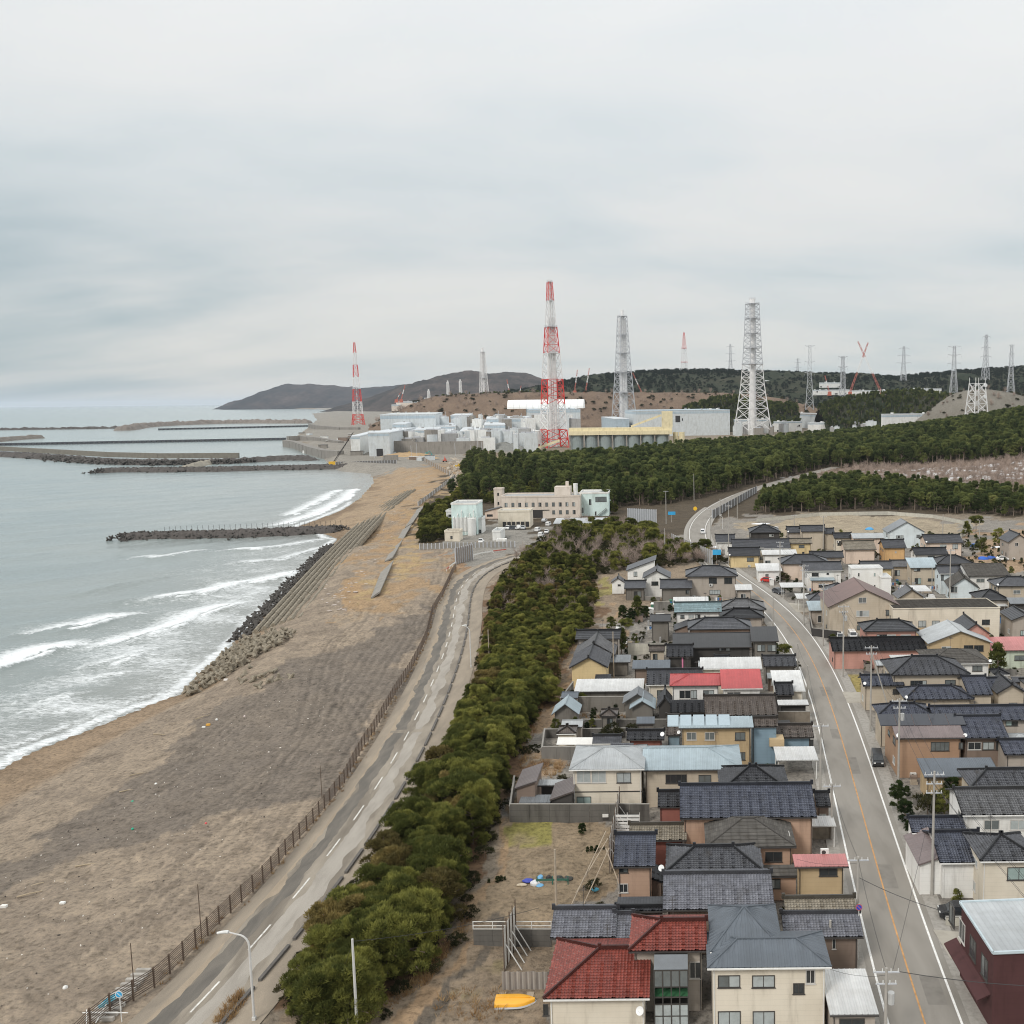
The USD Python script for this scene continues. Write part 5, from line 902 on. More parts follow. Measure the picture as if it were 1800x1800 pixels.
def garden(px, py, proto, s, label, cat='tree', name='garden_tree'):
    q = G(px, py); plant_copy(name, proto, q, nr.uniform(0, 6), (s, s, s) if np.isscalar(s) else s, label, cat)
for px, py, s, l in [(1578, 1425, (1.0, 1.0, 1.1), 'tall clipped round topiary tree beside the road, nearest the junction'), (1592, 1450, (.9, .9, .9), 'shorter clipped topiary tree in the middle of the roadside row'), (1602, 1476, (.75, .75, .8), 'lowest clipped topiary tree in front of the tiled gable')]: garden(px, py, TOPI[0], s, l, 'topiary', 'topiary_tree')
for px, py, pr, s, l in [(1648, 1428, TOPI[1], .8, 'round clipped bush in the garden behind the topiary'), (1672, 1410, TOPI[0], 1.0, 'large clipped green bush below the grey hip roof'), (1660, 1440, GARDEN[2], .8, 'spreading garden pine above the low tiled house'), (1690, 1425, TOPI[1], .75, 'small clipped bush against the mottled roof house'), (1630, 1432, SHRUBS[1], 1.2, 'loose olive shrub in the topiary garden'),
    (1163, 1398, GARDEN[2], .95, 'bright green bushy tree beside the cream hip roofed house'), (1752, 1195, GARDEN[0], 1.5, 'tall slim conifer beside the white house with the brown roof'), (1380, 1162, GARDEN[1], .75, 'small garden pine at the kerb by the low tiled house'), (1397, 1180, SHRUBS[2], .8, 'low shrub at the kerb behind the garden wall'),
    (1120, 1090, GARDEN[0], 1.25, 'dark conifer rising from the hedge on the earth bank'), (1095, 1092, TOPI[1], 1.1, 'wide green bush at the left of the hedge'), (1110, 1094, TOPI[0], 1.0, 'round green bush in the middle of the hedge'), (1134, 1090, TOPI[1], 1.0, 'green bush at the right end of the hedge'), (1075, 1108, GARDEN[2], .7, 'small pine below the hedge by the dirt track'), (1092, 1148, GARDEN[0], 1.15, 'slender conifer beside the block wall and board barn'), (1100, 1120, GARDEN[1], .9, 'thin pine behind the block wall'),
    (1725, 975, GARDEN[2], 1.2, 'round topped pine in the garden by the blue tarpaulin'), (1755, 958, GARDEN[2], 1.3, 'bushy pine on the bare slope at the forest edge'), (1700, 945, GARDEN[0], 1.3, 'pine beside the tall pole at the forest edge'), (1715, 938, GARDEN[1], 1.5, 'pine left of the bushy one at the forest edge'), (1536, 986, SHRUBS[2], 1.2, 'dark shrub between peach and orange houses'), (1378, 1022, SHRUBS[3], 1.1, 'dark shrub beside the curved road'), (1076, 1300, SHRUBS[0], 1.1, 'brown bush behind the concrete enclosure'), (1024, 1340, SHRUBS[1], .6, 'small weed bush at the enclosure wall')]:
    garden(px, py, pr, s, l, 'shrub' if ('shrub' in l or 'bush' in l) else 'tree', 'garden_shrub' if ('shrub' in l or 'bush' in l) else 'garden_tree')
veg = scatter(poly_z([(908, 1318), (950, 1312), (950, 1326), (905, 1330)]), .9); instancer('vegetable_rows', SHRUBS, veg, .18, .3, 'green vegetable rows beside the concrete enclosure')
v2 = scatter(poly_z([(1024, 1498), (1066, 1490), (1066, 1502), (1030, 1504)]), .7); instancer('vegetable_patch', [TOPI[0]], v2, .12, .22, 'low green vegetable patch by the net fence')
v3 = scatter(poly_z([(850, 1553), (880, 1540), (895, 1552), (860, 1560)]), .8); instancer('weeds', [TOPI[0]], v3, .12, .24, 'ring of green weeds beside the garden track')
# dry grass fringe along the dirt track
blade_m = leaf_mat('dry_grass_blades', (.25, .15, .07), (.42, .29, .15), (.55, .42, .24), .6)
def grass_tuft(i):
    C = MB(); n = 22; b = nr.normal(size=(n, 3)) * [.12, .12, 0]; tip = b * 2.2 + np.c_[nr.normal(size=(n, 2)) * .12, nr.uniform(.25, .6, n)]; s = nr.normal(size=(n, 3)) * [.02, .02, 0]
    C.add(np.stack([b - s, b + s, tip], 1).reshape(-1, 3), np.arange(3 * n).reshape(-1, 3)); return MB().tube([(0, 0, -.1), (0, 0, .05)], .01, 3), C
GRASS = protos('grass_tuft', 3, grass_tuft, blade_m)
gr = [scatter(poly_z(q), .38) for q in ([(560, 1800), (640, 1775), (740, 1710), (800, 1640), (830, 1600), (815, 1650), (750, 1730), (650, 1800)], [(370, 1800), (420, 1745), (440, 1755), (400, 1800)])] + [scatter(poly_z(q), .8) for q in ([(1000, 1130), (1015, 1120), (960, 1230), (930, 1320), (900, 1400), (925, 1290), (965, 1190)], [(1010, 1255), (1110, 1258), (1110, 1264), (1010, 1266)], [(920, 1330), (1000, 1345), (985, 1370), (930, 1360)], [(780, 1745), (890, 1740), (880, 1800), (760, 1800)])]
instancer('dry_grass', GRASS, np.vstack(gr), .6, 1.3, 'tufts of dry straw coloured grass along tracks and yards')
fence_px = [(100, 1870), (172, 1797), (220, 1797 - 32), (257, 1748), (284, 1725), (310, 1701), (332, 1678), (355, 1655), (377, 1632), (397, 1613), (417, 1593), (436, 1575), (454, 1560), (471, 1541), (487, 1523), (501, 1504), (516, 1488), (529, 1471), (544, 1455), (564, 1430), (585, 1403), (605, 1377), (620, 1348), (640, 1311), (657, 1287), (675, 1255), (700, 1212), (720, 1182), (737, 1150), (750, 1122), (761, 1075), (777, 1050), (795, 1010), (803, 998)]
FENCE = line_z(fence_px, 0.0)
fg = []
for a, b in zip(FENCE[:-1], FENCE[1:]):
    k = max(1, int(np.linalg.norm(b - a) / .8)); fg.append(a + (b - a) * nr.uniform(0, 1, (k, 1)) + nr.normal(size=(k, 2)) * .35)
instancer('dry_grass', GRASS, np.vstack(fg), .4, .9, 'weeds caught along the foot of the beach fence')
# ---------------------------------------------------------------- far hills
HILLS = {}
def on_hill(label, n, t0, t1, pname, protos_, s0, s1, text, sink=1.0):
    """Plants spread over the slope of a hill built before."""
    crest, depth, bz = HILLS[label]; k = nr.integers(0, len(crest), n); c = crest[k] + (crest[np.minimum(k + 1, len(crest) - 1)] - crest[k]) * nr.random((n, 1)); h = np.maximum(c[:, 2] - bz, 0); t = nr.uniform(t0, t1, n)
    q = c.copy(); q[:, 1] += t * depth * (.06 + .94 * h / (h.max() + 1)); q[:, 2] = bz + h * np.cos(np.abs(t) * math.pi / 2) ** 1.3 - sink; ok = (h > h.max() * .12); q = q[ok]
    pi = instancer(pname, protos_, q[:, :2], s0, s1, text); pi.GetPositionsAttr().Set(Vt.Vec3fArray.FromNumpy(q.astype(np.float32)))
def hill(name, label, skyline, D, depth, base_z, mat, seed=1, rough=.12, n=160):
    """A ridge D metres away whose crest stands on the skyline seen in the photograph; it falls away on both sides."""
    sk = np.array(skyline, float); xs = np.linspace(sk[0, 0], sk[-1, 0], n); ys = np.interp(xs, sk[:, 0], sk[:, 1]) + (meshkit.fbm(np.stack([xs / 11, 0 * xs, 0 * xs + seed], -1), 4, seed) - .5) * 2.6
    crest = np.array([at_depth(x, y, D) for x, y in zip(xs, ys)]); prof = np.linspace(-1, 1, 41); V = []; HILLS.setdefault(label, (crest, depth, base_z))
    for t in prof:
        fall = np.cos(np.clip(abs(t), 0, 1) * math.pi / 2) ** 1.3
        q = crest.copy(); hgt = np.maximum(crest[:, 2] - base_z, 0)
        q[:, 1] = crest[:, 1] + t * depth * (.06 + .94 * np.clip(hgt / (hgt.max() + 1), 0, 1))
        q[:, 0] = crest[:, 0] * (1 if True else 1); nz = (meshkit.fbm(np.stack([q[:, 0], q[:, 1], 0 * q[:, 0]], -1) / (depth * .12), 5, seed) - .5)
        q[:, 2] = base_z + hgt * fall * (1 + rough * 4 * nz * (abs(t) > .02) * (1 - abs(t) * .3) * min(1, abs(t) * 6)) - 3 * (abs(t) > .97)
        V.append(q)
    b = MB().add(np.vstack(V), grid_faces(len(prof), n)[:, ::-1]); return b.build(name, mat, smooth=True, kind='structure', label=label)
def hill_mat(name, c, scale):
    return usdkit.material(stage, '/World/Looks/' + name, {'g': ('geometry', {}), 'n': ('noise_texture', {'scale': scale, 'detail': 10.0, 'roughness': .68}), 'n2': ('noise_texture', {'scale': scale * 14, 'detail': 6.0, 'roughness': .7}), 'mx': ('mix_float', {'fac': .45}), 'r': ('rgb_ramp', {'ramp': c}), 'b': ('bump', {'strength': .9, 'distance': .03 / scale}), 'p': ('principled_bsdf', {'roughness': .95, 'specular_ior_level': .1})},
        [('g.position', 'n.vector'), ('g.position', 'n2.vector'), ('n.fac', 'mx.a'), ('n2.fac', 'mx.b'), ('mx.result', 'r.fac'), ('n2.fac', 'b.height'), ('r.color', 'p.base_color'), ('b.normal', 'p.normal')], surface='p.BSDF')
hm1 = hill_mat('headland_woods', [(.36, (.01, .015, .02)), (.47, (.028, .029, .033)), (.56, (.06, .05, .05)), (.68, (.11, .088, .082))], .0022)
hm2 = hill_mat('winter_woods', [(.36, (.013, .019, .017)), (.46, (.038, .035, .034)), (.56, (.085, .067, .06)), (.68, (.17, .14, .13))], .006)
hm3 = hill_mat('pine_hills', [(.36, (.016, .024, .014)), (.48, (.03, .036, .022)), (.58, (.05, .048, .032)), (.7, (.1, .082, .065))], .01)
hm4 = hill_mat('cut_slope', [(.3, (.075, .058, .045)), (.45, (.15, .108, .08)), (.6, (.2, .145, .105)), (.8, (.27, .22, .17))], .02)
hm5 = hill_mat('grey_slope', [(.3, (.13, .115, .09)), (.5, (.18, .165, .14)), (.7, (.23, .21, .18))], .03)
hill('headland', 'long wooded headland reaching into the sea on the horizon', [(396, 718), (405, 711), (420, 704), (438, 700.5), (452, 703), (465, 694), (485, 684), (510, 676.5), (545, 674.5), (575, 677), (600, 680), (630, 683), (660, 681), (700, 677), (760, 674), (820, 680), (900, 690)], 10500, 1700, -6, hm1, 3)
hill('ridge', 'brown wooded ridge behind the far works', [(570, 722), (610, 711), (640, 702), (670, 692), (700, 684), (722, 676.5), (750, 668), (775, 661), (800, 657), (830, 656), (860, 656), (890, 655), (915, 657), (940, 662), (965, 668), (1000, 672), (1060, 676), (1140, 690), (1200, 715)], 6000, 1200, -4, hm2, 5)
hill('pine_hills', 'low pine covered hills on the right skyline', [(900, 690), (960, 682), (1000, 671), (1050, 663), (1100, 657.5), (1150, 655), (1200, 653.5), (1260, 653.5), (1310, 656), (1350, 657), (1390, 657), (1430, 660), (1470, 659), (1510, 661), (1550, 664), (1580, 665), (1620, 661), (1660, 657), (1700, 653), (1740, 651), (1790, 648), (1900, 645), (2100, 640)], 2700, 700, 0, hm3, 7, .1, 260)
hill('earth_terrace', 'brown earth terrace cut behind the power station', [(655, 746), (690, 730), (720, 712), (750, 700), (800, 693.5), (860, 691), (940, 690), (1050, 689), (1150, 690), (1250, 690), (1310, 693), (1380, 702), (1450, 722), (1480, 744)], 1750, 150, 2, hm4, 9, .05)
hill('pale_slope', 'bare grey graded slope below the pylons on the right', [(1600, 748), (1625, 728), (1650, 709), (1672, 695), (1692, 687), (1722, 684), (1765, 687), (1800, 697), (1860, 722), (1890, 750)], 1150, 70, 8, hm5, 11, .03)
hill('wooded_rise', 'dark wooded rise behind the switchyard', [(1440, 720), (1480, 705), (1520, 698), (1570, 694), (1620, 692), (1660, 698), (1700, 712)], 1350, 120, 4, hm3, 13)
hill('wooded_rise', 'dark wooded rise left of the pale stack', [(1200, 722), (1230, 712), (1255, 704), (1290, 701), (1340, 712), (1400, 716)], 1500, 100, 4, hm3, 15)
snow = M('snow', (.78, .79, .81), .8, .15, .05)
for pts, D, l in [([(1208, 676), (1225, 673), (1250, 674), (1273, 682), (1262, 684), (1240, 680), (1215, 682)], 2500, 'snow field on the hill left of the pale stack'), ([(1342, 668), (1366, 671), (1390, 675), (1380, 676), (1350, 673)], 2450, 'thin snow streak right of the pale stack')]:
    q = np.array([at_depth(x, y, D) for x, y in pts]); v = np.vstack([q, q + [0, 40, 0], ]); m_ = len(q); MB().add(q, [(0, i, i + 1) for i in range(1, m_ - 1)]).add(v, [(i, (i + 1) % m_, m_ + (i + 1) % m_, m_ + i) for i in range(m_)]).build('snow_patch', snow, kind='structure', label=l)
tree_pts = []
fo3 = leaf_mat('far_needles', (.012, .02, .012), (.024, .034, .018), (.045, .05, .026), .05)
TINY = protos('hill_tree', 2, lambda i: pine_parts(9, 3.4, 14, 9, 2.3), fo3)
def on_ridge(sky, D, n, dz, spread):
    sk = np.array(sky, float); xs = nr.uniform(sk[0, 0], sk[-1, 0], n); ys = np.interp(xs, sk[:, 0], sk[:, 1]); out = np.array([at_depth(x, y, D) for x, y in zip(xs, ys)])
    k = nr.uniform(-1, 1, n); out[:, 1] += k * spread; return out, k
P_, k_ = on_ridge([(960, 682), (1000, 671), (1050, 663), (1100, 657.5), (1200, 653.5), (1260, 653.5), (1310, 656), (1390, 657), (1430, 660), (1510, 661), (1580, 665), (1660, 657), (1740, 651), (1900, 645)], 2700, 1500, 0, 110)
pi = instancer('hill_trees', TINY, P_[:, :2], .7, 1.3, 'far pine trees along the hill crest'); pos = P_.copy(); pos[:, 2] -= 6 + 5 * np.abs(k_); pi.GetPositionsAttr().Set(Vt.Vec3fArray.FromNumpy(pos.astype(np.float32)))
P_, k_ = on_ridge([(1440, 722), (1480, 707), (1520, 700), (1570, 696), (1620, 694), (1660, 700), (1690, 712)], 1340, 260, 0, 35)
pi = instancer('woods', FOREST, P_[:, :2], .6, 1.0, 'trees on the wooded rise behind the switchyard'); pos = P_.copy(); pos[:, 2] -= 8; pi.GetPositionsAttr().Set(Vt.Vec3fArray.FromNumpy(pos.astype(np.float32)))
P_, k_ = on_ridge([(1205, 722), (1230, 714), (1255, 706), (1290, 703), (1340, 714), (1395, 718)], 1490, 160, 0, 35)
pi = instancer('woods', FOREST, P_[:, :2], .6, 1.0, 'trees on the wooded rise left of the pale stack'); pos = P_.copy(); pos[:, 2] -= 8; pi.GetPositionsAttr().Set(Vt.Vec3fArray.FromNumpy(pos.astype(np.float32)))
P_, k_ = on_ridge([(770, 700), (840, 694), (950, 692)], 1800, 60, 0, 20)
pi = instancer('woods', FOREST, P_[:, :2], .6, 1.0, 'dark trees on the earth terrace'); pos = P_.copy(); pos[:, 2] -= 3; pi.GetPositionsAttr().Set(Vt.Vec3fArray.FromNumpy(pos.astype(np.float32)))
on_hill('low pine covered hills on the right skyline', 5200, -.95, .1, 'hill_trees', TINY, .6, 1.25, 'pine trees over the slopes of the far hills', 2.5)
on_hill('dark wooded rise behind the switchyard', 900, -.9, .3, 'woods', FOREST, .5, .95, 'trees over the slope behind the switchyard')
on_hill('dark wooded rise left of the pale stack', 700, -.9, .3, 'woods', FOREST, .5, .95, 'trees over the slope left of the pale stack')
on_hill('brown earth terrace cut behind the power station', 420, -.85, .0, 'undergrowth', BARE + SHRUBS, 1.2, 2.6, 'bare shrubs dotted over the earth terrace', .3)
on_hill('bare grey graded slope below the pylons on the right', 130, -.9, .2, 'undergrowth', BARE + SHRUBS, .8, 1.6, 'shrubs dotted over the grey graded slope', .3)
# ---------------------------------------------------------------- power station
site0 = random.Random(3)
blackm = M('opening_dark', (.035, .033, .032), .8, .2)
def depth_at(px, py, z=0.0): return float((at_z(px, py, z) - EYE) @ FWD)
def works(label, xl, xm, xr, ytop, D, mat, extra=None, theta=32, name='works_building', z0=0.0, rim=None):
    """A block seen corner on: left face from xl to xm, right face from xm to xr, its top edge at ytop over the near corner, D metres ahead."""
    th = math.radians(theta); P = at_depth(xm, ytop, D); z0 = at_depth(xm, ytop + z0, D)[2] if z0 >= 5 else z0; h = P[2] - z0; e1 = np.array([math.cos(th), math.sin(th)]) if xr > xm else None
    e1 = np.array([math.cos(th * .35), math.sin(th * .35)]); e2 = np.array([-e1[1], e1[0]])
    def ext(e, target, sgn):
        lo, hi = .5, 400.0
        for _ in range(40):
            m_ = (lo + hi) / 2; x = proj((P[0] + e[0] * m_, P[1] + e[1] * m_, P[2]))[0]
            if (x - target) * sgn < 0: lo = m_
            else: hi = m_
        return lo
    L1 = ext(e1, xr, 1); L2 = min(ext(e2, xl, -1) if xl < xm else 40.0, 160.0)
    t = thing(name, label, 'building', (P[0], P[1], z0), math.atan2(e1[1], e1[0]))
    b = MB(); b.box(0, 0, -1, L1, L2, h); b.build('wall', wall(mat), t)
    r = MB(); r.box(-.25, -.25, h + .01, L1 + .25, L2 + .25, h + .9); r.build('roof', wall(rim) if rim else M('works_roof', (.55, .58, .6), .6, .15, .05), t)
    s = MB()
    for x in np.arange(L1 / 6, L1 - 1, max(6, L1 / 6)): s.box(x - .12, -.12, 0, x + .12, -.003, h - .3)
    for y in np.arange(L2 / 5, L2 - 1, max(6, L2 / 5)): s.box(-.12, y - .12, 0, -.003, y + .12, h - .3)
    if s.v: s.build('pilaster', wall(mat), t)
    cb = MB(); cb.box(-.12, -.12, h * .88, L1 + .12, -.02, h * .97); cb.box(-.12, -.02, h * .88, -.02, L2, h * .97); cb.build('band', wall('plantblue'), t)
    for i in range(int(2 + L1 // 14)):
        v_ = MB(); x, y, q = site0.uniform(1, max(1.5, L1 - 4)), site0.uniform(1, max(1.5, L2 - 4)), site0.uniform(.8, 2.2); v_.box(x, y, h + .9, x + q * 1.6, y + q, h + .9 + q * .9); v_.build('roof_vent', metal_white if i % 2 else wall('grey'), t)
    for i in range(int(L1 // 9)):
        if extra or site0.random() < .35: continue
        x = site0.uniform(.5, max(1, L1 - 4)); v_ = MB(); q = site0.choice([1.2, 2.2, 3.5]); v_.box(x, -.3, site0.choice([0, 0, h * .45]), x + q, -.004, 0); v_ = MB(); z_ = site0.choice([0, 0, h * .5]); v_.box(x, -.3, z_, x + q, -.004, z_ + min(h * .3, q * 1.1)); v_.build('door', blackm, t)
    for (fx, fz, fw, fh) in (extra or []):
        o_ = MB(); o_.box(fx * L1, -.3, fz * h, (fx + fw) * L1, -.004, (fz + fh) * h); o_.build('door' if fz < .02 else 'louvre', blackm, t)
    return t, L1, L2, h
works('grey cube shaped works hall with an open doorway at the end of the beach', 629, 647, 684, 762, 880, 'plantgrey', [(.36, .0, .3, .32)], 20)
works('long pale grey turbine hall behind the cube shaped hall', 642, 668, 765, 730, 1080, 'plantgrey', rim='plantgrey')
works('lower pale block in front of the long grey turbine hall', 684, 690, 714, 746, 1020, 'plantgrey')
works('grey hall with blue left side second along the row', 767, 792, 826, 731, 1250, 'plantgrey')
works('wide pale grey hall with stepped right end in the middle of the row', 823, 855, 935, 737, 1150, 'plantgrey')
works('small square grey hall with flat cornice in front of the stepped hall', 838, 851, 888, 748, 1040, 'plantgrey', [(.2, .75, .3, .06)])
works('tall blue banded hall behind the striped tower', 864, 931, 1020, 721, 1420, 'plantgrey', rim='plantblue')
works('low blue grey hall right of the striped tower', 1003, 1080, 1106, 737, 1300, 'plantblue')
works('big pale blue hall behind the cream silos', 1098, 1119, 1283, 723, 1270, 'plantgrey', [(.33, .55, .05, .25), (.41, .55, .05, .25), (.48, .6, .01, .1)], rim='plantblue')
works('grey windowless switchgear hall among the far pines', 1353, 1426, 1470, 729, 1520, 'plantgrey', rim='grey')
for i, (xl, xm, xr, yt, D, l) in enumerate([(714, 720, 768, 757, 1000, 'white low plant house below the long hall'), (744, 749, 790, 762, 980, 'white plant house with tanks on its roof'), (803, 808, 842, 759, 1010, 'white plant house beside the small square hall'), (855, 862, 925, 768, 990, 'long low white shed below the stepped hall'), (765, 767, 800, 750, 1090, 'pale plant house behind the white tanks'),
    (1555, 1558, 1612, 709, 1700, 'pale green works building among far trees'), (612, 616, 632, 768, 900, 'white site cabin left of the cube shaped hall'), (1290, 1293, 1352, 738, 1330, 'low white annex at the foot of the pale stack'), (1360, 1362, 1410, 742, 1400, 'row of white site cabins right of the pale stack'), (1420, 1424, 1495, 744, 1300, 'pale green low roof by the switchyard')]):
    works(l, xl, xm, xr, yt, D, 'plantwhite')
works('large low white roofed store beyond the forest at the right', 1549, 1552, 1695, 729, 1180, 'plantwhite', z0=2)
for xl, xm, xr, yt, D, l in [(690, 696, 748, 706, 2300, 'far cream reactor hall on the brown slope'), (742, 746, 784, 700, 2350, 'far cream hall joined right of the first reactor hall'), (684, 688, 702, 712, 2250, 'small far cream block left of the reactor hall')]: works(l, xl, xm, xr, yt, D, 'pinkcream', z0=16)
for xl, xm, xr, yt, D, l in [(1440, 1441, 1478, 673, 2300, 'far white sheds on the terrace right of the pale stack'), (1428, 1429, 1495, 686, 2200, 'far long blue grey shed on the terrace'), (1496, 1498, 1560, 687, 2000, 'far pale works buildings below the crossed cranes'), (1600, 1602, 1655, 684, 2000, 'far low white wall building beyond the trees')]: works(l, xl, xm, xr, yt, D, 'plantwhite', z0=8)
rw = MB(); A, B = at_depth(684, 800, 905), at_depth(735, 803, 880); C_ = at_depth(852, 798, 890)
for a, b, zt in ((at_z(684, 799), at_z(728, 799), 14), (at_z(728, 799), at_z(850, 797), 13)):
    rw.bar((a[0], a[1], zt / 2 - 1), (b[0], b[1], zt / 2 - 1), 1.2, zt)
rw.build('retaining_wall', wall('concrete'), label='long pale concrete retaining wall below the turbine halls', cat='wall')
# striped and grey towers
red_p, white_p, steel = M('tower_red', (.58, .05, .04), .6, .15), M('tower_white', (.68, .67, .66), .6, .15), M('tower_steel', (.42, .43, .45), .5, .15)
def lattice(mb, z0, z1, w0, w1, n, t, diag=True, c=(0, 0)):
    zs = np.linspace(z0, z1, n + 1); ws = np.linspace(w0, w1, n + 1); cor = lambda i: [np.array([c[0] + s * ws[i], c[1] + q * ws[i], zs[i]]) for s, q in ((-1, -1), (1, -1), (1, 1), (-1, 1))]
    for i in range(n):
        a, b = cor(i), cor(i + 1)
        for k in range(4):
            mb.bar(a[k], b[k], t); mb.bar(b[k], b[(k + 1) % 4], t * .6)
            if diag: mb.bar(a[k], b[(k + 1) % 4], t * .55); mb.bar(a[(k + 1) % 4], b[k], t * .55)
def tower(name, label, px, ybase, D, bands, flues=(), platforms=(), t=1.0, yaw=.5, pmat=None):
    """bands: (row of lower end, half width px there, row of upper end, half width px there, panels, material)."""
    B0 = at_depth(px, ybase, D); k = D / F; T = thing(name, label, 'tower', (B0[0], B0[1], 0), yaw); zz = lambda y: at_depth(px, y, D)[2]; sq = math.sqrt(2) * math.cos(yaw - math.pi / 4 if yaw < .79 else 0) if False else (abs(math.cos(yaw)) + abs(math.sin(yaw)))
    for y0, w0, y1, w1, n, m in bands:
        mb = MB(); lattice(mb, zz(y0), zz(y1), w0 * k / sq, w1 * k / sq, n, t * (.32 + .68 * w0 / bands[0][1])); mb.build('lattice_section', m, T)
    for dx, r, y0, y1, m in flues:
        mb = MB(); n_ = 10; mb.tube([(dx * k, 0, zz(y0)), (dx * k, 0, zz(y1))], r * k, n_); mb.build('flue', m, T)
    for y, w in platforms:
        mb = MB(); z = zz(y); q = w * k / sq; mb.box(-q, -q, z, q, q, z + .5)
        for a, b in (((-q, -q), (q, -q)), ((q, -q), (q, q)), ((q, q), (-q, q)), ((-q, q), (-q, -q))): mb.bar((*a, z + 1.8), (*b, z + 1.8), .25)
        mb.build('platform', pmat or steel, T)
    return T
tower('striped_tower', 'tall red and white lattice stack, the tallest of the towers, in front of the halls', 974, 788, 1010, [(788, 28, 755, 24, 2, red_p), (755, 24, 710, 21.5, 3, white_p), (710, 21.5, 667, 19, 3, red_p), (667, 18.5, 622, 15, 3, white_p), (622, 14.5, 577, 11, 3, red_p), (577, 10, 532, 7, 4, white_p), (532, 7, 500, 5, 3, red_p)],
      [(-5, 2.6, 785, 560, white_p), (5, 2.6, 785, 560, white_p), (0, 1.6, 785, 497, white_p)], [(577, 12), (622, 15), (500, 5.4), (532, 7.4)], 1.0)
tower('grey_tower', 'grey lattice stack with bundled flues between the striped tower and the pale one', 1097, 740, 1500, [(740, 22, 690, 17.5, 3, steel), (690, 17.5, 640, 13.5, 4, steel), (640, 13.5, 600, 11, 4, steel), (600, 11, 558, 8.5, 5, steel)], [(-4, 3, 740, 562, white_p), (4, 3, 740, 562, white_p), (0, 2.6, 740, 547, white_p)], [(690, 18), (655, 15), (622, 12.5), (590, 10.5), (558, 9)], 1.1)
tower('pale_tower', 'broad pale lattice stack with one thick flue rising from the forest edge', 1323, 756, 1290, [(756, 32, 718, 26, 2, white_p), (718, 26, 676, 20, 3, white_p), (676, 20, 641, 17, 3, white_p), (641, 17, 590, 14, 5, steel), (590, 14, 537, 11.5, 6, steel)], [(0, 5.2, 765, 528, white_p), (5, 1.6, 765, 560, steel)], [(641, 19), (613, 16), (588, 14), (562, 13), (537, 12.5), (529, 5.6)], 1.0)
tower('grey_tower', 'slim pale stack on the terrace in front of the snowy ridge', 851, 695, 1900, [(695, 9, 665, 7, 3, white_p), (665, 7, 620, 4.2, 6, white_p)], [(0, 2.2, 695, 612, white_p)], [(665, 7.5), (620, 5)], .9)
tower('striped_tower', 'slender red and white lattice mast behind the cube shaped hall', 630, 747, 1120, [(747, 13, 728, 10, 2, red_p), (728, 10, 706, 9, 2, white_p), (706, 9, 684, 7.5, 2, red_p), (684, 7, 663, 5.8, 2, white_p), (663, 5.6, 642, 4.6, 2, red_p), (642, 4.2, 621, 3.2, 2, white_p), (621, 3.2, 603, 1.6, 3, red_p)], [(0, .5, 745, 601, white_p)], [(684, 8)], .6)
tower('striped_mast', 'thin red and white mast on the hill between grey and pale stacks', 1203, 656, 2650, [(656, 6, 637, 5.5, 2, white_p), (637, 5.5, 613, 4, 3, white_p), (613, 4, 585, 1.2, 4, red_p)], [], [(637, 6.2), (613, 4.6)], .5, pmat=red_p)
for x, y0, y1, D, l in [(788, 700, 672, 2000, 'short pale exhaust stack at the left of the terrace'), (810, 698, 670, 2000, 'short pale exhaust stack left of the slim stack'), (754, 702, 687, 2200, 'thin pale stack on the far reactor hall')]:
    tower('exhaust_stack', l, x, y0, D, [(y0, 3, y1, 2, 4, white_p)], [(0, 1.2, y0, y1 - 3, white_p)], [], .8)
def pylon(label, px, ytop, ybase, D, arms, w0=11, hw=14, mat=steel, t=.55, horn=False):
    k = D / F; B0 = at_depth(px, ybase, D); T = thing('power_pylon', label, 'pylon', (B0[0], B0[1], B0[2]), nr.uniform(-.3, .3)); h = at_depth(px, ytop, D)[2] - B0[2]
    mb = MB(); lattice(mb, -2, h * .45, w0 * k * .7, w0 * k * .38, 4, t); lattice(mb, h * .45, h, w0 * k * .38, w0 * k * .2, 6, t * .8); mb.build('lattice_body', mat, T)
    for f in arms:
        a = MB(); q = hw * k * (1.15 - .35 * (f - min(arms)) / max(.01, max(arms) - min(arms)) if not horn else 1)
        for s in (-1, 1):
            for yy in (-1, 1): a.bar((0, yy * w0 * k * .2, h * f), (s * q, 0, h * f + (h * .03 if horn else h * .01)), t * .7); 
            a.bar((0, 0, h * (f + .035)), (s * q, 0, h * f + (h * .03 if horn else h * .01)), t * .6); a.bar((s * q, 0, h * f), (s * q, 0, h * f - h * .035), t * .4)
        a.build('cross_arm', mat, T)
for px, yt, yb, D, arms, w0, hw, l, hn in [(1423, 608, 718, 1500, (.55, .72, .97), 10, 9, 'tall pale pylon right of the pale stack', True), (1481, 627, 720, 1480, (.78, .97), 10, 9, 'stout pale pylon with two horned arms', True), (1588, 609, 668, 2500, (.5, .72, .93), 7, 12, 'slim far pylon right of the crossed cranes', False), (1676, 609, 693, 1600, (.62, .8, .97), 9, 12, 'three armed pylon above the bare grey slope', True), (1732, 589, 666, 1750, (.5, .7, .95), 8, 9, 'highest pylon on the right skyline', False), (1776, 607, 695, 1450, (.6, .8, .97), 9, 5, 'pylon at the right edge of the view', True), (1284, 605, 655, 2800, (.4, .65, .9), 5, 9, 'thin red tipped pylon left of the pale stack', False), (1402, 630, 662, 2900, (.5, .75, .95), 4, 6, 'small far pylon right of the pale stack', False)]:
    pylon(l, px, yt, yb, D, arms, w0, hw, steel, .6 if D < 2000 else .75, hn)
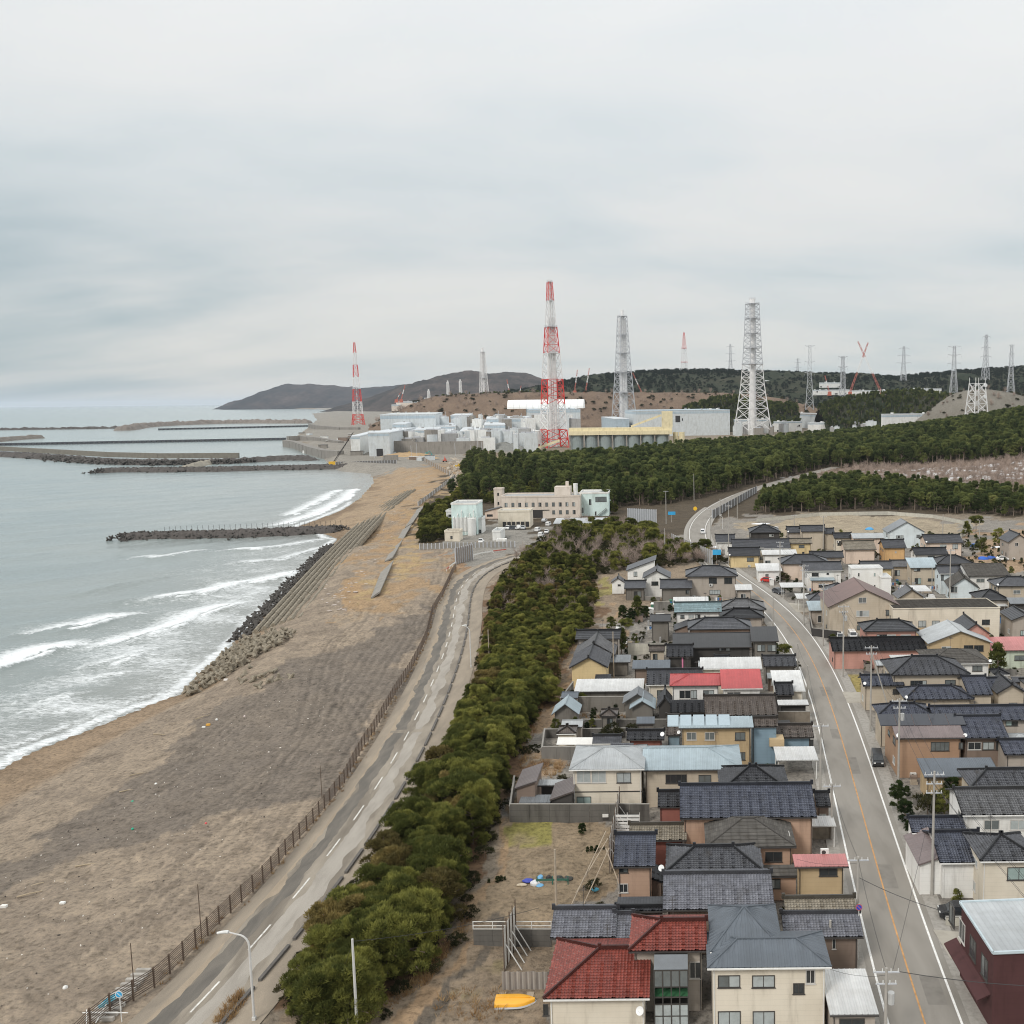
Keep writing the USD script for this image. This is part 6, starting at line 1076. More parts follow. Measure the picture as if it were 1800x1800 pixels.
# aerial mast with dishes
B0 = at_depth(1716, 745, 1000); T = thing('aerial_tower', 'square white lattice tower with round dishes above the forest', 'tower', B0, .3); k = 1000 / F; h = at_depth(1716, 674, 1000)[2] - B0[2]
mb = MB(); lattice(mb, 0, h, 15 * k, 9.5 * k, 4, .8); mb.build('lattice_body', white_p, T)
for s in (-1, 1):
    for q in (-1, 1): a = MB(); a.tube([(s * 9.5 * k, q * 9.5 * k, h), (s * 9.5 * k, q * 9.5 * k, h + 6)], .3, 5); a.build('aerial', white_p, T)
for z in (.95, .67): a = MB(); a.tube([(9 * k, -10.5 * k, h * z), (9 * k, -12 * k, h * z)], 2.0, 14); a.build('dish', dish_m, T)
def crane(label, px0, y0, px1, y1, D, mat=None, jib=None):
    mat = M('crane_red', (.42, .13, .10), .6, .15)
    A_ = at_depth(px0, y0, D); B_ = at_depth(px1, y1, D); T = thing('crane', label, 'crane', A_); d = B_ - A_; L = np.linalg.norm(d); u = d / L; r = np.array([0, 1., 0]); n_ = np.cross(u, r); n_ /= np.linalg.norm(n_); n = 10
    for seg, m in ((range(0, 4), mat), (range(4, 7), white_p), (range(7, 10), mat)):
        mb = MB(); w = lambda i: L * .013 * (1 - .5 * i / n) + .3
        for i in seg:
            for s in (-1, 1):
                for q in (-1, 1): mb.bar(u * L * i / n + (n_ * s + r * q) * w(i), u * L * (i + 1) / n + (n_ * s + r * q) * w(i + 1), .32)
                mb.bar(u * L * i / n + n_ * w(i) + r * s * w(i), u * L * (i + 1) / n - n_ * w(i + 1) + r * s * w(i + 1), .2); mb.bar(u * L * i / n - n_ * w(i) + r * s * w(i), u * L * (i + 1) / n + n_ * w(i + 1) + r * s * w(i + 1), .2)
        mb.build('boom', m, T)
    c = MB(); c.box(-3, -3, -4, 3.5, 3, 1.5); c.box(-4, -3.2, -6, 4, -1.5, -4); c.box(-4, 1.5, -6, 4, 3.2, -4); c.build('carriage', M('crane_body', (.4, .12, .08), .6, .2), T)
for a in [('tall crane leaning right, its boom crossing another', 1494, 690, 1526, 602, 1900), ('tall crane leaning left, its boom crossing another', 1550, 692, 1508, 600, 1900), ('crane leaning right left of the grey stack', 1029, 690, 1036, 647, 1850), ('crane left of the pair beside the grey stack', 1010, 688, 1015, 650, 1900), ('crane leaning left at the foot of the grey stack', 1128, 690, 1112, 655, 1850), ('small crane in front of the snowy ridge', 896, 693, 891, 667, 1900), ('short crane on the terrace near the striped tower', 913, 694, 916, 678, 1900), ('crane leaning right over the far reactor hall', 705, 703, 712, 677, 2200), ('low crane leaning right at the far reactor hall', 697, 703, 704, 690, 2150), ('thin crane left of the stout pylon', 1458, 690, 1450, 660, 1900)]: crane(*a)
# silos
t = thing('silo_row', 'row of grey silos under a long cream gallery beside the striped tower', 'silos', at_depth(1090, 795, 965)); O = at_depth(1090, 795, 965); k = 965 / F
for i in range(7):
    mb = MB(); x = (1016 + 24.7 * i - 1090) * k; mb.tube([(x, 0, -8), (x, 0, 31 * k)], 11.9 * k, 20); mb.build('silo', wall('siloside'), t)
for i in range(8): mb = MB(); x = (1003.5 + 24.7 * i - 1090) * k; mb.box(x - .6, -7.2, -8, x + .6, -6.6, 32 * k); mb.build('rib_post', wall('concrete'), t)
mb = MB(); mb.box((1002 - 1090) * k, -8.5, 31.2 * k, (1182 - 1090) * k, 8.5, 38 * k); mb.box((1002 - 1090) * k, -5, 38 * k, (1182 - 1090) * k, 5, 43.5 * k); mb.build('gallery', wall('silocream'), t)
mb = MB(); mb.box((1164 - 1090) * k, -5, 43.6 * k, (1183 - 1090) * k, 6, 71 * k); mb.build('lift_tower', wall('silocream'), t)
mb = MB(); mb.bar(((1110 - 1090) * k, 0, 45 * k), ((1163 - 1090) * k, 0, 64 * k), 1.6, 2); mb.bar(((930 - 1090) * k, -4, 2), ((985 - 1090) * k, -4, 13), 2.0, 2.4); mb.build('conveyor', wall('silocream'), t)
for i, (x, w) in enumerate([(1188, 5), (1199, 5)]): mb = MB(); mb.tube([((x - 1090) * k, 3, -8), ((x - 1090) * k, 3, 34 * k)], w * k, 14); mb.build('tank', wall('silocream'), t)
def cyl_tank(label, px, y0, y1, r, D, mat='plantwhite'):
    p0 = at_depth(px, y0, D); k = D / F; t = thing('storage_tank', label, 'tank', p0); mb = MB(); hh = (y0 - y1) * k; mb.tube([(0, 0, -2), (0, 0, hh)], r * k, 22); mb.build('shell', wall(mat), t); mb = MB(); mb.tube([(0, 0, hh), (0, 0, hh + .12 * r * k)], r * k * 1.0, 22, .1); mb.build('lid', wall(mat), t)
cyl_tank('wide white round tank left of the striped tower', 938, 777, 757, 14, 1000); cyl_tank('white round tank on the deck below the long hall', 760, 769, 757, 10, 970); cyl_tank('small white round tank beside the stepped hall', 906, 772, 762, 8, 1000)
t = thing('arched_hall', 'long white arched tent hall on the brown terrace', 'hall', at_depth(960, 718, 1560)); k = 1560 / F; mb = MB(); q = [(math.cos(a) * 14, math.sin(a) * 14.5) for a in np.linspace(0, math.pi, 15)]; x0, x1 = -66 * k, 67 * k
v = [(x0, y, z) for y, z in q] + [(x1, y, z) for y, z in q]; mb.add(v, [(i, i + 1, 16 + i, 15 + i) for i in range(14)]); mb.add([(x0, y, z) for y, z in q], [(0, i + 1, i) for i in range(1, 14)]); mb.add([(x1, y, z) for y, z in q], [(0, i, i + 1) for i in range(1, 14)]); mb.build('shell', M('tent_white', (.78, .78, .77), .6, .08), t)
for i in range(1, 12): mb = MB(); x = x0 + (x1 - x0) * i / 12; mb.tube([(x, y * 1.01, z * 1.01) for y, z in q], .25, 4); mb.build('rib', M('tent_rib', (.6, .6, .6), .6, .1), t)
def heap(label, px, py, r, h, mat, sx=1.6):
    c = G(px, py); b = MB(); n, m_ = 9, 28; V = []
    for i in range(n):
        for j in range(m_): a = 2 * math.pi * j / m_; rr = r * (1 - i / (n - 1)); V.append((c[0] + rr * sx * math.cos(a) * (1 + .1 * math.sin(3 * a)), c[1] + rr * math.sin(a), c[2] - .3 + h * (i / (n - 1)) ** .9 + nr.normal() * .08 * h * (0 < i < n - 1)))
    f = [(i * m_ + j, i * m_ + (j + 1) % m_, (i + 1) * m_ + (j + 1) % m_, (i + 1) * m_ + j) for i in range(n - 1) for j in range(m_)]; b.add(V, f); b.build('gravel_heap', mat, smooth=True, label=label, cat='heap')
gravel, sandh = M('gravel', (.2, .2, .185), .95, .3, .5, .4, 1.0), M('sand_heap', (.36, .25, .14), .95, .3, .3, .4, 1.0)
heap('big grey gravel heap left of the striped tower', 885, 792, 17, 9, gravel); heap('brown earth heap beside the gravel heap', 850, 800, 13, 5, M('earth_heap', (.19, .15, .11), .95, .3, .3)); heap('orange sand heap beside the cube shaped hall', 716, 802, 12, 4, sandh, 2.4); heap('low orange sand heap by the digger', 742, 806, 8, 3, sandh, 2); heap('grassy mound below the gravel heap', 868, 812, 14, 5, M('dry_mound', (.27, .22, .13), .95, .3, .3), 2.2)
# ---------------------------------------------------------------- harbour and breakwaters
rockm = M('armour_rock', (.075, .066, .06), .9, .45, .8, .6, 2.0); rock2 = M('armour_block', (.27, .245, .2), .9, .35, 1.0, .4, 3.0); quay = M('quay_concrete', (.22, .205, .185), .9, .35, .3, streak=True); seam = M('tarred', (.08, .085, .095), .8, .3)
def mound(name, label, pts, w, h, mat, z0=SEA - 1.2, seed=1, step=1.2, topw=.35, capm=None):
    ln = smooth_line(line_z(pts, SEA), step) if len(pts) > 3 else None
    if ln is None:
        p = line_z(pts, SEA); L = np.r_[0, np.cumsum(np.linalg.norm(np.diff(p, axis=0), axis=1))]; s = np.arange(0, L[-1], step); ln = np.stack([np.interp(s, L, p[:, i]) for i in (0, 1)], -1)
    t = np.gradient(ln, axis=0); t /= np.linalg.norm(t, axis=1)[:, None] + 1e-9; nrm = np.stack([t[:, 1], -t[:, 0]], -1); u = np.linspace(-1, 1, max(9, int(w / step)))
    en = np.minimum(np.arange(len(ln)), np.arange(len(ln))[::-1]) * step; taper = np.clip(en / (w * .7), 0, 1) ** .6
    X = ln[:, None, :] + nrm[:, None, :] * (u * w)[None, :, None] * (.35 + .65 * taper)[:, None, None]; prof = np.clip((1 - np.abs(u)) / (1 - topw), 0, 1)
    q = np.stack([X[..., 0], X[..., 1], 0 * X[..., 0]], -1); cell = np.floor(q / (step * 1.5)); nz = meshkit.noise(q / step * .9, seed) - .45 + .5 * (meshkit.noise(cell * 7.7, seed + 3) - .5)
    Z = z0 + (h - z0) * prof[None] * taper[:, None] + nz * step * 1.1 * (prof[None] > .02)
    return MB().add(np.concatenate([X, Z[..., None]], -1).reshape(-1, 3), grid_faces(len(ln), len(u))).build(name, mat, label=label, cat='breakwater')
GRO = []
def armour(label, pts, w, n, smin, smax, top):
    ln = smooth_line(line_z(pts, SEA), 1.0) if len(pts) > 3 else line_z(pts, SEA); k = nr.integers(0, len(ln), n); q = ln[k] + nr.normal(size=(n, 2)) * w * .42; GRO.append((label, q, smin, smax, np.clip(1 - shapely.distance(LineString(ln), shapely.points(q)) / w, 0, 1) * top))
mound('groyne', 'dark rock groyne with posts, nearest to the camera', [(204, 950), (240, 947), (330, 945), (430, 942), (520, 938), (604, 934)], 6.2, SEA + 2.6, rockm, seed=3, step=.9)
mound('breakwater', 'dark low rock breakwater in front of the harbour wall', [(168, 832), (200, 830), (300, 829), (420, 827), (520, 825), (630, 823)], 10, SEA + 3.4, rockm, seed=5, step=1.5)
mound('breakwater', 'long rock slope below the harbour wall', [(-120, 790), (0, 801), (100, 807), (190, 814), (280, 816), (360, 815), (440, 812), (560, 810)], 15, SEA + 4.2, rockm, seed=7, step=2.2, topw=.2)
mound('breakwater', 'short rock spur joining wall and low breakwater', [(322, 827), (345, 820), (372, 814)], 7, SEA + 3, rock2, seed=8, step=1.8)
mound('breakwater', 'broad earth covered mole far across the harbour', [(214, 757), (240, 753), (300, 748), (400, 744.5), (480, 744), (550, 744)], 22, SEA + 9, M('mole_earth', (.18, .155, .135), .95, .3, .1), seed=9, step=6)
mound('breakwater', 'thin dark mole at the left of the far mole', [(-150, 758), (0, 756), (120, 754.5), (216, 753)], 14, SEA + 4, rockm, seed=10, step=5)
mound('breakwater', 'grey rock head at the left edge inside the harbour', [(-120, 786), (-20, 778), (30, 773), (76, 770)], 13, SEA + 5, M('grey_rock', (.17, .15, .13), .95, .35, .5), seed=12, step=3)
armour('dark tetrapods piled over the nearest groyne', [(206, 950), (240, 947), (330, 945), (430, 942), (520, 938), (600, 934)], 6, 420, .8, 1.3, 2.3)
armour('dark armour blocks piled over the low breakwater', [(168, 832), (200, 830), (300, 829), (420, 827), (520, 825), (630, 823)], 9, 420, 1.3, 2.2, 2.6)
armour('dark armour blocks piled on the long rock slope', [(-20, 800), (100, 808), (190, 815), (280, 817), (360, 816), (440, 813)], 13, 520, 1.6, 2.8, 3.0)
def capwall(label, pts, z0, z1, w, mat, name='harbour_wall', inland=0):
    p = line_z(pts, SEA); mb = MB()
    for a, b in zip(p[:-1], p[1:]): mb.bar((*a, (z0 + z1) / 2), (*b, (z0 + z1) / 2), w, z1 - z0)
    return mb.build(name, mat, label=label, cat='wall')
capwall('pale concrete parapet along the top of the long rock slope', [(-120, 783), (0, 793.5), (100, 799.5), (190, 805), (280, 807.5), (420, 807)], SEA + 1, SEA + 6.2, 3, M('parapet_concrete', (.17, .155, .128), .9, .3, .3))
for y0, y1, x0, x1, n, l in [(784, 773.5, -30, 503, 62, 'long harbour pier of dark caissons with pale openings'), (756, 749.5, 278, 560, 40, 'far harbour pier of small caissons')]:
    A_, B_ = at_z(x0, y0, SEA), at_z(x1, y1, SEA); t = thing('caisson_pier', l, 'pier', A_); d = B_ - A_
    mb = MB(); mb.bar((0, 0, 2.9), (d[0], d[1], 2.9), 5, 1.3); mb.bar((0, 0, .3), (d[0], d[1], .3), 5.4, 1.2); mb.build('deck', seam, t)
    for i in range(n): u0, u1 = d * i / n, d * (i + .5) / n; mb = MB(); mb.bar((u0[0], u0[1], 1.55), (u1[0], u1[1], 1.55), 5.1, 1.5); mb.build('caisson', seam, t)
    mb = MB(); mb.bar((0, .6, 1.5), (d[0], d[1] + .6, 1.5), 2.2, 1.3); mb.build('inner_wall', M('caisson_pale', (.55, .54, .52), .8, .2), t)
for i, (pts, z1, l) in enumerate([([(502, 785), (520, 788), (545, 798), (572, 806), (600, 808)], 2, 'tall stepped quay wall at the harbour corner'), ([(506, 776), (530, 775), (560, 778), (600, 786)], 1, 'inner quay wall with pale capping'), ([(545, 752), (560, 756), (600, 760), (632, 760)], 3, 'far quay wall below the slender mast')]):
    p = line_z(pts, SEA); t = thing('quay_wall', l, 'quay', (*p[0], 0))
    for a, b in zip(p[:-1], p[1:]):
        L_ = np.linalg.norm(b - a); n = max(1, int(L_ / 18))
        for j in range(n):
            u0, u1 = a + (b - a) * j / n - p[0], a + (b - a) * (j + .985) / n - p[0]; mb = MB(); mb.bar((*u0, -2 + z1 / 2), (*u1, -2 + z1 / 2), 7 + (j % 2) * .6, 7 + z1); mb.build('wall_panel', quay, t)
def px_box(mb, px, py, w, d, h, z=None):
    p = G(px, py); mb.box(p[0] - w / 2, p[1] - d / 2, (p[2] if z is None else z) - .2, p[0] + w / 2, p[1] + d / 2, (p[2] if z is None else z) + h)
site = random.Random(5)
for i in range(46):
    px, py = site.uniform(530, 800), site.uniform(756, 812); 
    if py > 800 and px < 600 or py < 790 and px > 660: continue
    p = G(px, py); w, d, h = site.uniform(3, 14), site.uniform(3, 8), site.uniform(1.5, 5); t = thing('site_cabin', None, 'cabin', p, site.uniform(-.5, .5), 'cabins and stacked material on the harbour works')
    tag(stage.GetPrimAtPath(t), 'small cabin or stack of material on the harbour construction site'); mb = MB(); mb.box(-w / 2, -d / 2, -.3, w / 2, d / 2, h); mb.build('body', site.choice([wall('plantwhite'), wall('plantgrey'), wall('concrete'), wall('brown'), quay]), t); mb = MB(); mb.box(-w / 2 - .2, -d / 2 - .2, h + .01, w / 2 + .2, d / 2 + .2, h + .25); mb.build('lid', site.choice([metal_white, quay, metal_dark]), t)
for i in range(150):
    zone = i % 3; px, D, h0, h1 = ((site.uniform(690, 945), site.uniform(925, 1010), 13, 22), (site.uniform(745, 1010), site.uniform(1120, 1280), 20, 33), (site.uniform(1285, 1720), site.uniform(1230, 1480), 10, 19))[zone]; p = at_depth(px, 720, D); w, d, h = site.uniform(4, 17), site.uniform(4, 9), site.uniform(h0, h1)
    mat_ = site.choice(['plantwhite', 'plantwhite', 'plantgrey', 'concrete', 'grey']); kind_ = site.random(); look_ = {'plantwhite': 'white ', 'plantgrey': 'pale grey ', 'concrete': 'dull concrete ', 'grey': 'mid grey '}[mat_] + ('round tank like ' if kind_ < .25 else 'tall box shaped ' if w < h * .7 else 'broad box shaped ')
    t = thing('plant_unit', look_ + ('plant unit in front of the turbine halls', 'plant unit behind the stepped hall', 'works unit beyond the forest near the pale stack')[zone], 'plant unit', (p[0], p[1], 0), site.uniform(-.2, .4), ('units before the turbine halls', 'units behind the stepped hall', 'works units beyond the forest')[zone])
    mb = MB()
    if kind_ < .25: mb.tube([(0, 0, -.3), (0, 0, h)], w * .4, 14)
    else: mb.box(-w / 2, -d / 2, -.3, w / 2, d / 2, h)
    mb.build('body', wall(mat_), t)
    mb = MB(); mb.box(-w * .3, -d * .3, h + .01, w * .2, d * .2, h + 1.2); mb.tube([(w * .15, 0, h), (w * .15, 0, h + site.uniform(1.5, 6))], .22, 6); mb.build('roof_gear', steel, t)
for i in range(26):
    px, py = site.uniform(640, 850), site.uniform(785, 806); p = G(px, py); mb = MB(); mb.tube([(p[0], p[1], 0), (p[0], p[1], site.uniform(8, 14))], .16, 5); mb.build('light_mast', steel, label='thin light mast on the works beach front', cat='mast', group='light masts of the works')
# works yard in front of the forest
def yard(label, xl, xr, ytop, ybase, roof, mat, depth, win=(), extra=None, name='works_building', z0=None, rim=None):
    D = depth_at((xl + xr) / 2, ybase, 0.0); k = D / F; P = at_depth((xl + xr) / 2, ybase, D); z0 = ground_at(P[0], P[1]); h = at_depth((xl + xr) / 2, ytop, D)[2] - z0; w = (xr - xl) * k
    t = thing(name, label, 'building', (P[0], P[1], z0)); mb = MB(); mb.box(-w / 2, 0, -.3, w / 2, depth, h); mb.build('wall', wall(mat), t)
    mb = MB(); mb.box(-w / 2 + .25, .25, h + .002, w / 2 - .25, depth - .25, h + .06); mb.build('roof', roofm(roof), t)
    mb = MB()
    for a, b in (((-w / 2, 0), (w / 2, 0)), ((w / 2, 0), (w / 2, depth)), ((w / 2, depth), (-w / 2, depth)), ((-w / 2, depth), (-w / 2, 0))): mb.bar((*a, h + .25), (*b, h + .25), .3, .7)
    mb.build('parapet', wall(rim or mat), t)
    X = lambda x: (x - (xl + xr) / 2) * k; Z = lambda y: at_depth((xl + xr) / 2, y, D)[2] - z0
    for a in win: window(t, X(a[0]), Z(a[3]), X(a[2]), Z(a[1]), 0, a[4] if len(a) > 4 else 2, frame_dark)
    for (x0, y0, x1, y1, mt, nm) in (extra or []): mb = MB(); mb.box(X(x0), -.18, max(Z(y1), 0), X(x1), -.004, Z(y0)); mb.build(nm, mt, t)
    return t, X, Z, h
w11 = [(888 + 11.85 * i, 883, 893 + 11.85 * i, 890) for i in range(11)] + [(971 + 12 * i, 897, 976 + 12 * i, 904) for i in range(4)]
t, X, Z, h = yard('peach coloured two storey works building with a row of eleven windows', 882, 1020, 873, 911, 'mlight', 'pinkcream', 13, w11, [(934, 897, 954, 910, blackm, 'garage_opening'), (932, 896, 966, 897.2, metal_dark, 'door_canopy')])
mb = MB(); mb.box(X(974), 3, h, X(1002), 9, h + 3.9); mb.box(X(993), 5, h + 3.9, X(998), 7, h + 6); mb.build('roof_house', wall('pinkcream'), t)
mb = MB(); mb.tube([(X(1010), 6, h), (X(1010), 6, h + 4.3), (X(1010), 6, h + 5.1)], 1.0, 14); mb.build('water_tank', wall('plantwhite'), t)
yard('narrow peach coloured stair tower left of the works building', 869, 884, 860, 896, 'mlight', 'pinkcream', 5, [(875, 866, 878, 871, 0), (875, 882, 878, 887, 0)], name='stair_tower')
t, X, Z, h = yard('pale turquoise block at the right end of the works building', 1020, 1070, 867, 907, 'mwhite', 'paleaqua', 12, [(1036, 877, 1040, 887, 0), (1047, 873, 1067, 882, 2), (1046, 899, 1049, 906, 0), (1023, 892, 1026, 901, 2)], rim='white')
mb = MB(); mb.bar((X(1050), -.8, .2), (X(1066), -.8, 3.4), .9, .15); mb.build('outside_stair', metal_dark, t)
yard('cream garage block with white roof in front of the works building', 876, 932, 899, 927, 'mwhite', 'cream', 8, [], [(884 + 8 * i, 917, 890 + 8 * i, 926, blackm, 'garage_door') for i in range(6)])
H('shed', 'peach shed with one sloping dark roof beside the stair tower', 'M', 850, 883, 899, 3.2, 891, 'mdark', 'peach', dict(d=7, z=0, win=[(856, 904, 866, 908, 0)]), cat='shed')
H('shed', 'long low pale sheet roof at the foot of the turquoise block', 'm', 972, 1072, 920, 2.6, 910, 'mlight', 'greybeige', dict(z=0, p=.1, nowin=1), cat='shed')
t, X, Z, h = yard('tall turquoise and white plant building by the dune', 795, 839, 886, 940, 'mlight', 'paleaqua', 11, [(806, 928, 812, 934, 0)], [(797, 909, 838, 934, wall('plantwhite'), 'white_cladding')], rim='white')
for i in range(6): mb = MB(); x = X(799 + 7 * i); mb.tube([(x, -.8, .2), (x, -.8, 6.5 + (i % 3) * 1.2), (x, .0, 7.0 + (i % 3) * 1.2)], .16, 5); mb.build('pipe', metal_white, t)
mb = MB(); mb.tube([(X(832), -2.4, 0), (X(832), -2.4, 6.5)], 1.5, 16); mb.build('tank', wall('plantwhite'), t)
yard('white annex left of the turquoise plant building', 785, 797, 899, 925, 'mlight', 'plantwhite', 6, [(789, 904, 794, 908, 0)]); yard('small cream gatehouse with dark flat roof at the fence', 782, 808, 935, 952, 'mdark', 'cream', 5, [(792, 942, 796, 947, 0)]); yard('white plant house right of the turquoise plant building', 838, 848, 912, 938, 'mlight', 'plantwhite', 6, [(840, 931, 846, 938, 0)])
yard('long glazed conveyor house on the works yard', 866, 880, 935, 950, 'mlight', 'plantwhite', 9); yard('small white cabin at the yard gate', 873, 888, 951, 960, 'mwhite', 'white', 3)
# ---------------------------------------------------------------- sea defence: concrete rows and tetrapods
tetm = M('tetrapod_concrete', (.225, .194, .146), .9, .5, .9, .3, 4.0); tetd = M('tetrapod_wet', (.06, .054, .048), .8, .35, .9, .3, 4.0)
def tetra_mesh(mb, r=1.0):
    for d in ((0, 0, 1), (.94, 0, -.33), (-.47, .816, -.33), (-.47, -.816, -.33)): mb.tube([np.array(d) * -.1, np.array(d) * r * .55, np.array(d) * r], .36 * r, 7, .24 * r)
    return mb
stage.CreateClassPrim('/World/tetrapod_kind_pale'); tetra_mesh(MB()).build('block', tetm, '/World/tetrapod_kind_pale'); WET = []
for i in range(4):
    p = '/World/tetrapod_kind_wet_%03d' % (i + 1); stage.CreateClassPrim(p); v, f = tetra_mesh(MB()).get(); R3 = trimesh.transformations.random_rotation_matrix(np.array([.1 + .2 * i, .37 * (i + 1) % 1, .61 * (i + 1) % 1]))[:3, :3]; MB().add(v @ R3.T, f).build('block', tetd, p); WET.append(p)
for lab_, q, s0, s1, top in GRO:
    pi = instancer('tetrapods', WET, q, s0, s1, lab_); pos = np.c_[q, SEA + top + nr.uniform(-.3, .3, len(q))]; pi.GetPositionsAttr().Set(Vt.Vec3fArray.FromNumpy(pos.astype(np.float32)))
def tetra(p, s, label, kind='pale', group=None):
    t = UsdGeom.Xform.Define(stage, numbered('/World/tetrapod')); t.AddTranslateOp().Set(Gf.Vec3d(*map(float, p))); t.AddRotateXYZOp().Set(Gf.Vec3f(float(nr.uniform(-70, 70)), float(nr.uniform(-70, 70)), float(nr.uniform(0, 360)))); t.AddScaleOp().Set(Gf.Vec3f(float(s), float(s), float(s)))
    tag(t.GetPrim(), label, 'tetrapod', group); t.GetPrim().GetReferences().AddInternalReference('/World/tetrapod_kind_' + kind); t.GetPrim().SetInstanceable(True)
pile = scatter(poly_z([(318, 1222), (350, 1178), (395, 1142), (425, 1118), (520, 1140), (500, 1158), (440, 1178), (400, 1196), (352, 1216)], -3.5), 1.75)
for p in pile: z = ground_at(*p); tetra((*p, z + nr.uniform(.3, 1.5) * min(1, .4 + max(0, shore_dist(*p)) * .08)), nr.uniform(.9, 1.2), 'pale concrete tetrapod in the heap where the sea defence meets the beach', 'pale', 'tetrapods heaped at the beach end of the sea defence')
for px, py in [(408, 1180), (430, 1188), (447, 1196), (462, 1190), (475, 1199), (490, 1194), (512, 1192), (455, 1208), (425, 1200), (480, 1183), (440, 1176), (415, 1172)]: q = G(px, py); tetra((q[0], q[1], q[2] + .25), 1.0, 'tetrapod half buried in sand beside the heap', 'pale', 'half buried tetrapods on the sand')
REV = smooth_line(line_z([(418, 1128), (450, 1090), (490, 1053), (520, 1020), (560, 980), (592, 948), (620, 924), (655, 897), (690, 872)], SEA), 1.0)
sea_t = [offset(REV, d)[i] for d in (-1.5, .2, 1.6) for i in range(0, 150, 2)]
instancer('tetrapods', WET, np.array(sea_t) + nr.normal(size=(len(sea_t), 2)) * .5, .8, 1.15, 'dark wet tetrapods along the water side of the concrete rows', zoff=.5)
t = thing('sea_defence', 'stepped rows of pale concrete blocks along the shore', 'revetment', (0, 0, 0)); cnt = 0
for r_, d in enumerate((3.2, 5.2, 7.2, 9.2, 11.2, 13.2)):
    ln = offset(REV, d); z = SEA + 1.3 + .55 * r_ * (1 if r_ < 5 else .9); n = len(ln); step = 3
    for i in range(4, n - step - 2, step):
        a, b = ln[i], ln[i + step]; u = (b - a) / np.linalg.norm(b - a); zz = z + nr.normal() * .06
        mb = MB(); mb.bar((*(a + u * .12), zz - .7), (*(b - u * .12), zz - .7), 1.55, 1.3); mb.tube([(*(a + u * .1), zz + .12), (*(b - u * .1), zz + .12)], .5, 5)
        cnt += 1; mb.build('block', tetm, t)
for i, q in enumerate([[(692, 990), (668, 1046), (652, 1052), (669, 1008)], [(724, 925), (690, 985), (676, 988), (708, 932)], [(745, 893), (726, 922), (712, 928), (733, 896)]]):
    mb = MB(); P = [G(*a) + [0, 0, z] for a, z in zip(q, (1.0, 1.0, .25, .25))]; mb.add(P, [(0, 1, 2, 3)]); mb.add([a - [0, 0, .5] for a in P], [(3, 2, 1, 0)]); mb.add(P + [a - [0, 0, .5] for a in P], [(k, 4 + k, 4 + (k + 1) % 4, (k + 1) % 4) for k in range(4)])
    mb.build('slope_slab', M('slab_concrete', (.24, .225, .2), .9, .3, .6), label=['isolated tilted concrete slab on the dry dune grass', 'middle stretch of sloping concrete facing on the dune', 'upper stretch of sloping concrete facing on the dune'][i], cat='slab')
# posts on the groyne
A_, B_ = at_z(290, 945, SEA), at_z(600, 933, SEA); t = thing('groyne_railing', 'row of thin posts along the top of the nearest groyne', 'railing', A_); d = B_ - A_
for i in range(34): u = d * i / 33; mb = MB(); mb.tube([(u[0], u[1], 1.8), (u[0], u[1], 4.6)], .07, 5); mb.build('post', metal_dark, t)
# ---------------------------------------------------------------- beach fence
fm, fr = M('fence_post', (.1, .07, .05), .8, .3), M('fence_rail', (.08, .056, .042), .8, .3)
t = thing('beach_fence', 'long brown slatted fence between beach and coastal road', 'fence', (*FENCE[0], 0)); O = np.array([*FENCE[0], 0]); L = np.r_[0, np.cumsum(np.linalg.norm(np.diff(FENCE, axis=0), axis=1))]
fs = np.arange(0, L[-1], 2.0); FP = np.stack([np.interp(fs, L, FENCE[:, i]) for i in (0, 1)], -1); ri = 0; rest = MB()
for i, p in enumerate(FP):
    g0 = np.array([*(p - O[:2]), 0]); mb = MB(); mb.box(g0[0] - .06, g0[1] - .06, -.4, g0[0] + .06, g0[1] + .06, 1.85); mb.build('post', fm, t)
    if i + 1 < len(FP):
        g1 = np.array([*(FP[i + 1] - O[:2]), 0]); u = (g1 - g0) / 2.0
        for k in range(9):
            z = .2 + .19 * k; mb = MB() if ri < 288 else rest; mb.bar(g0 + u * .065 + [0, 0, z + nr.normal() * .012], g1 - u * .065 + [0, 0, z + nr.normal() * .012], .04, .055)
            if ri < 288: mb.build('rail', fr, t)
            ri += 1
rest.build('rail_stretch', fr, t, kind='stuff')
t = thing('roadside_kerb', 'broken line of low concrete kerb blocks along the coastal road', 'kerb', (0, 0, 0)); Lc = np.r_[0, np.cumsum(np.linalg.norm(np.diff(COAST_ROAD, axis=0), axis=1))]
for s0 in np.arange(2, Lc[-1] - 8, 6.2):
    ln = offset(COAST_ROAD, 3.55); a, b = [np.array([np.interp(s, Lc, ln[:, i]) for i in (0, 1)]) for s in (s0, s0 + 5.2)]; mb = MB(); mb.bar((*a, .13), (*b, .13), .3, .3); mb.build('kerb_block', M('kerb_dark', (.12, .11, .1), .9, .3), t)
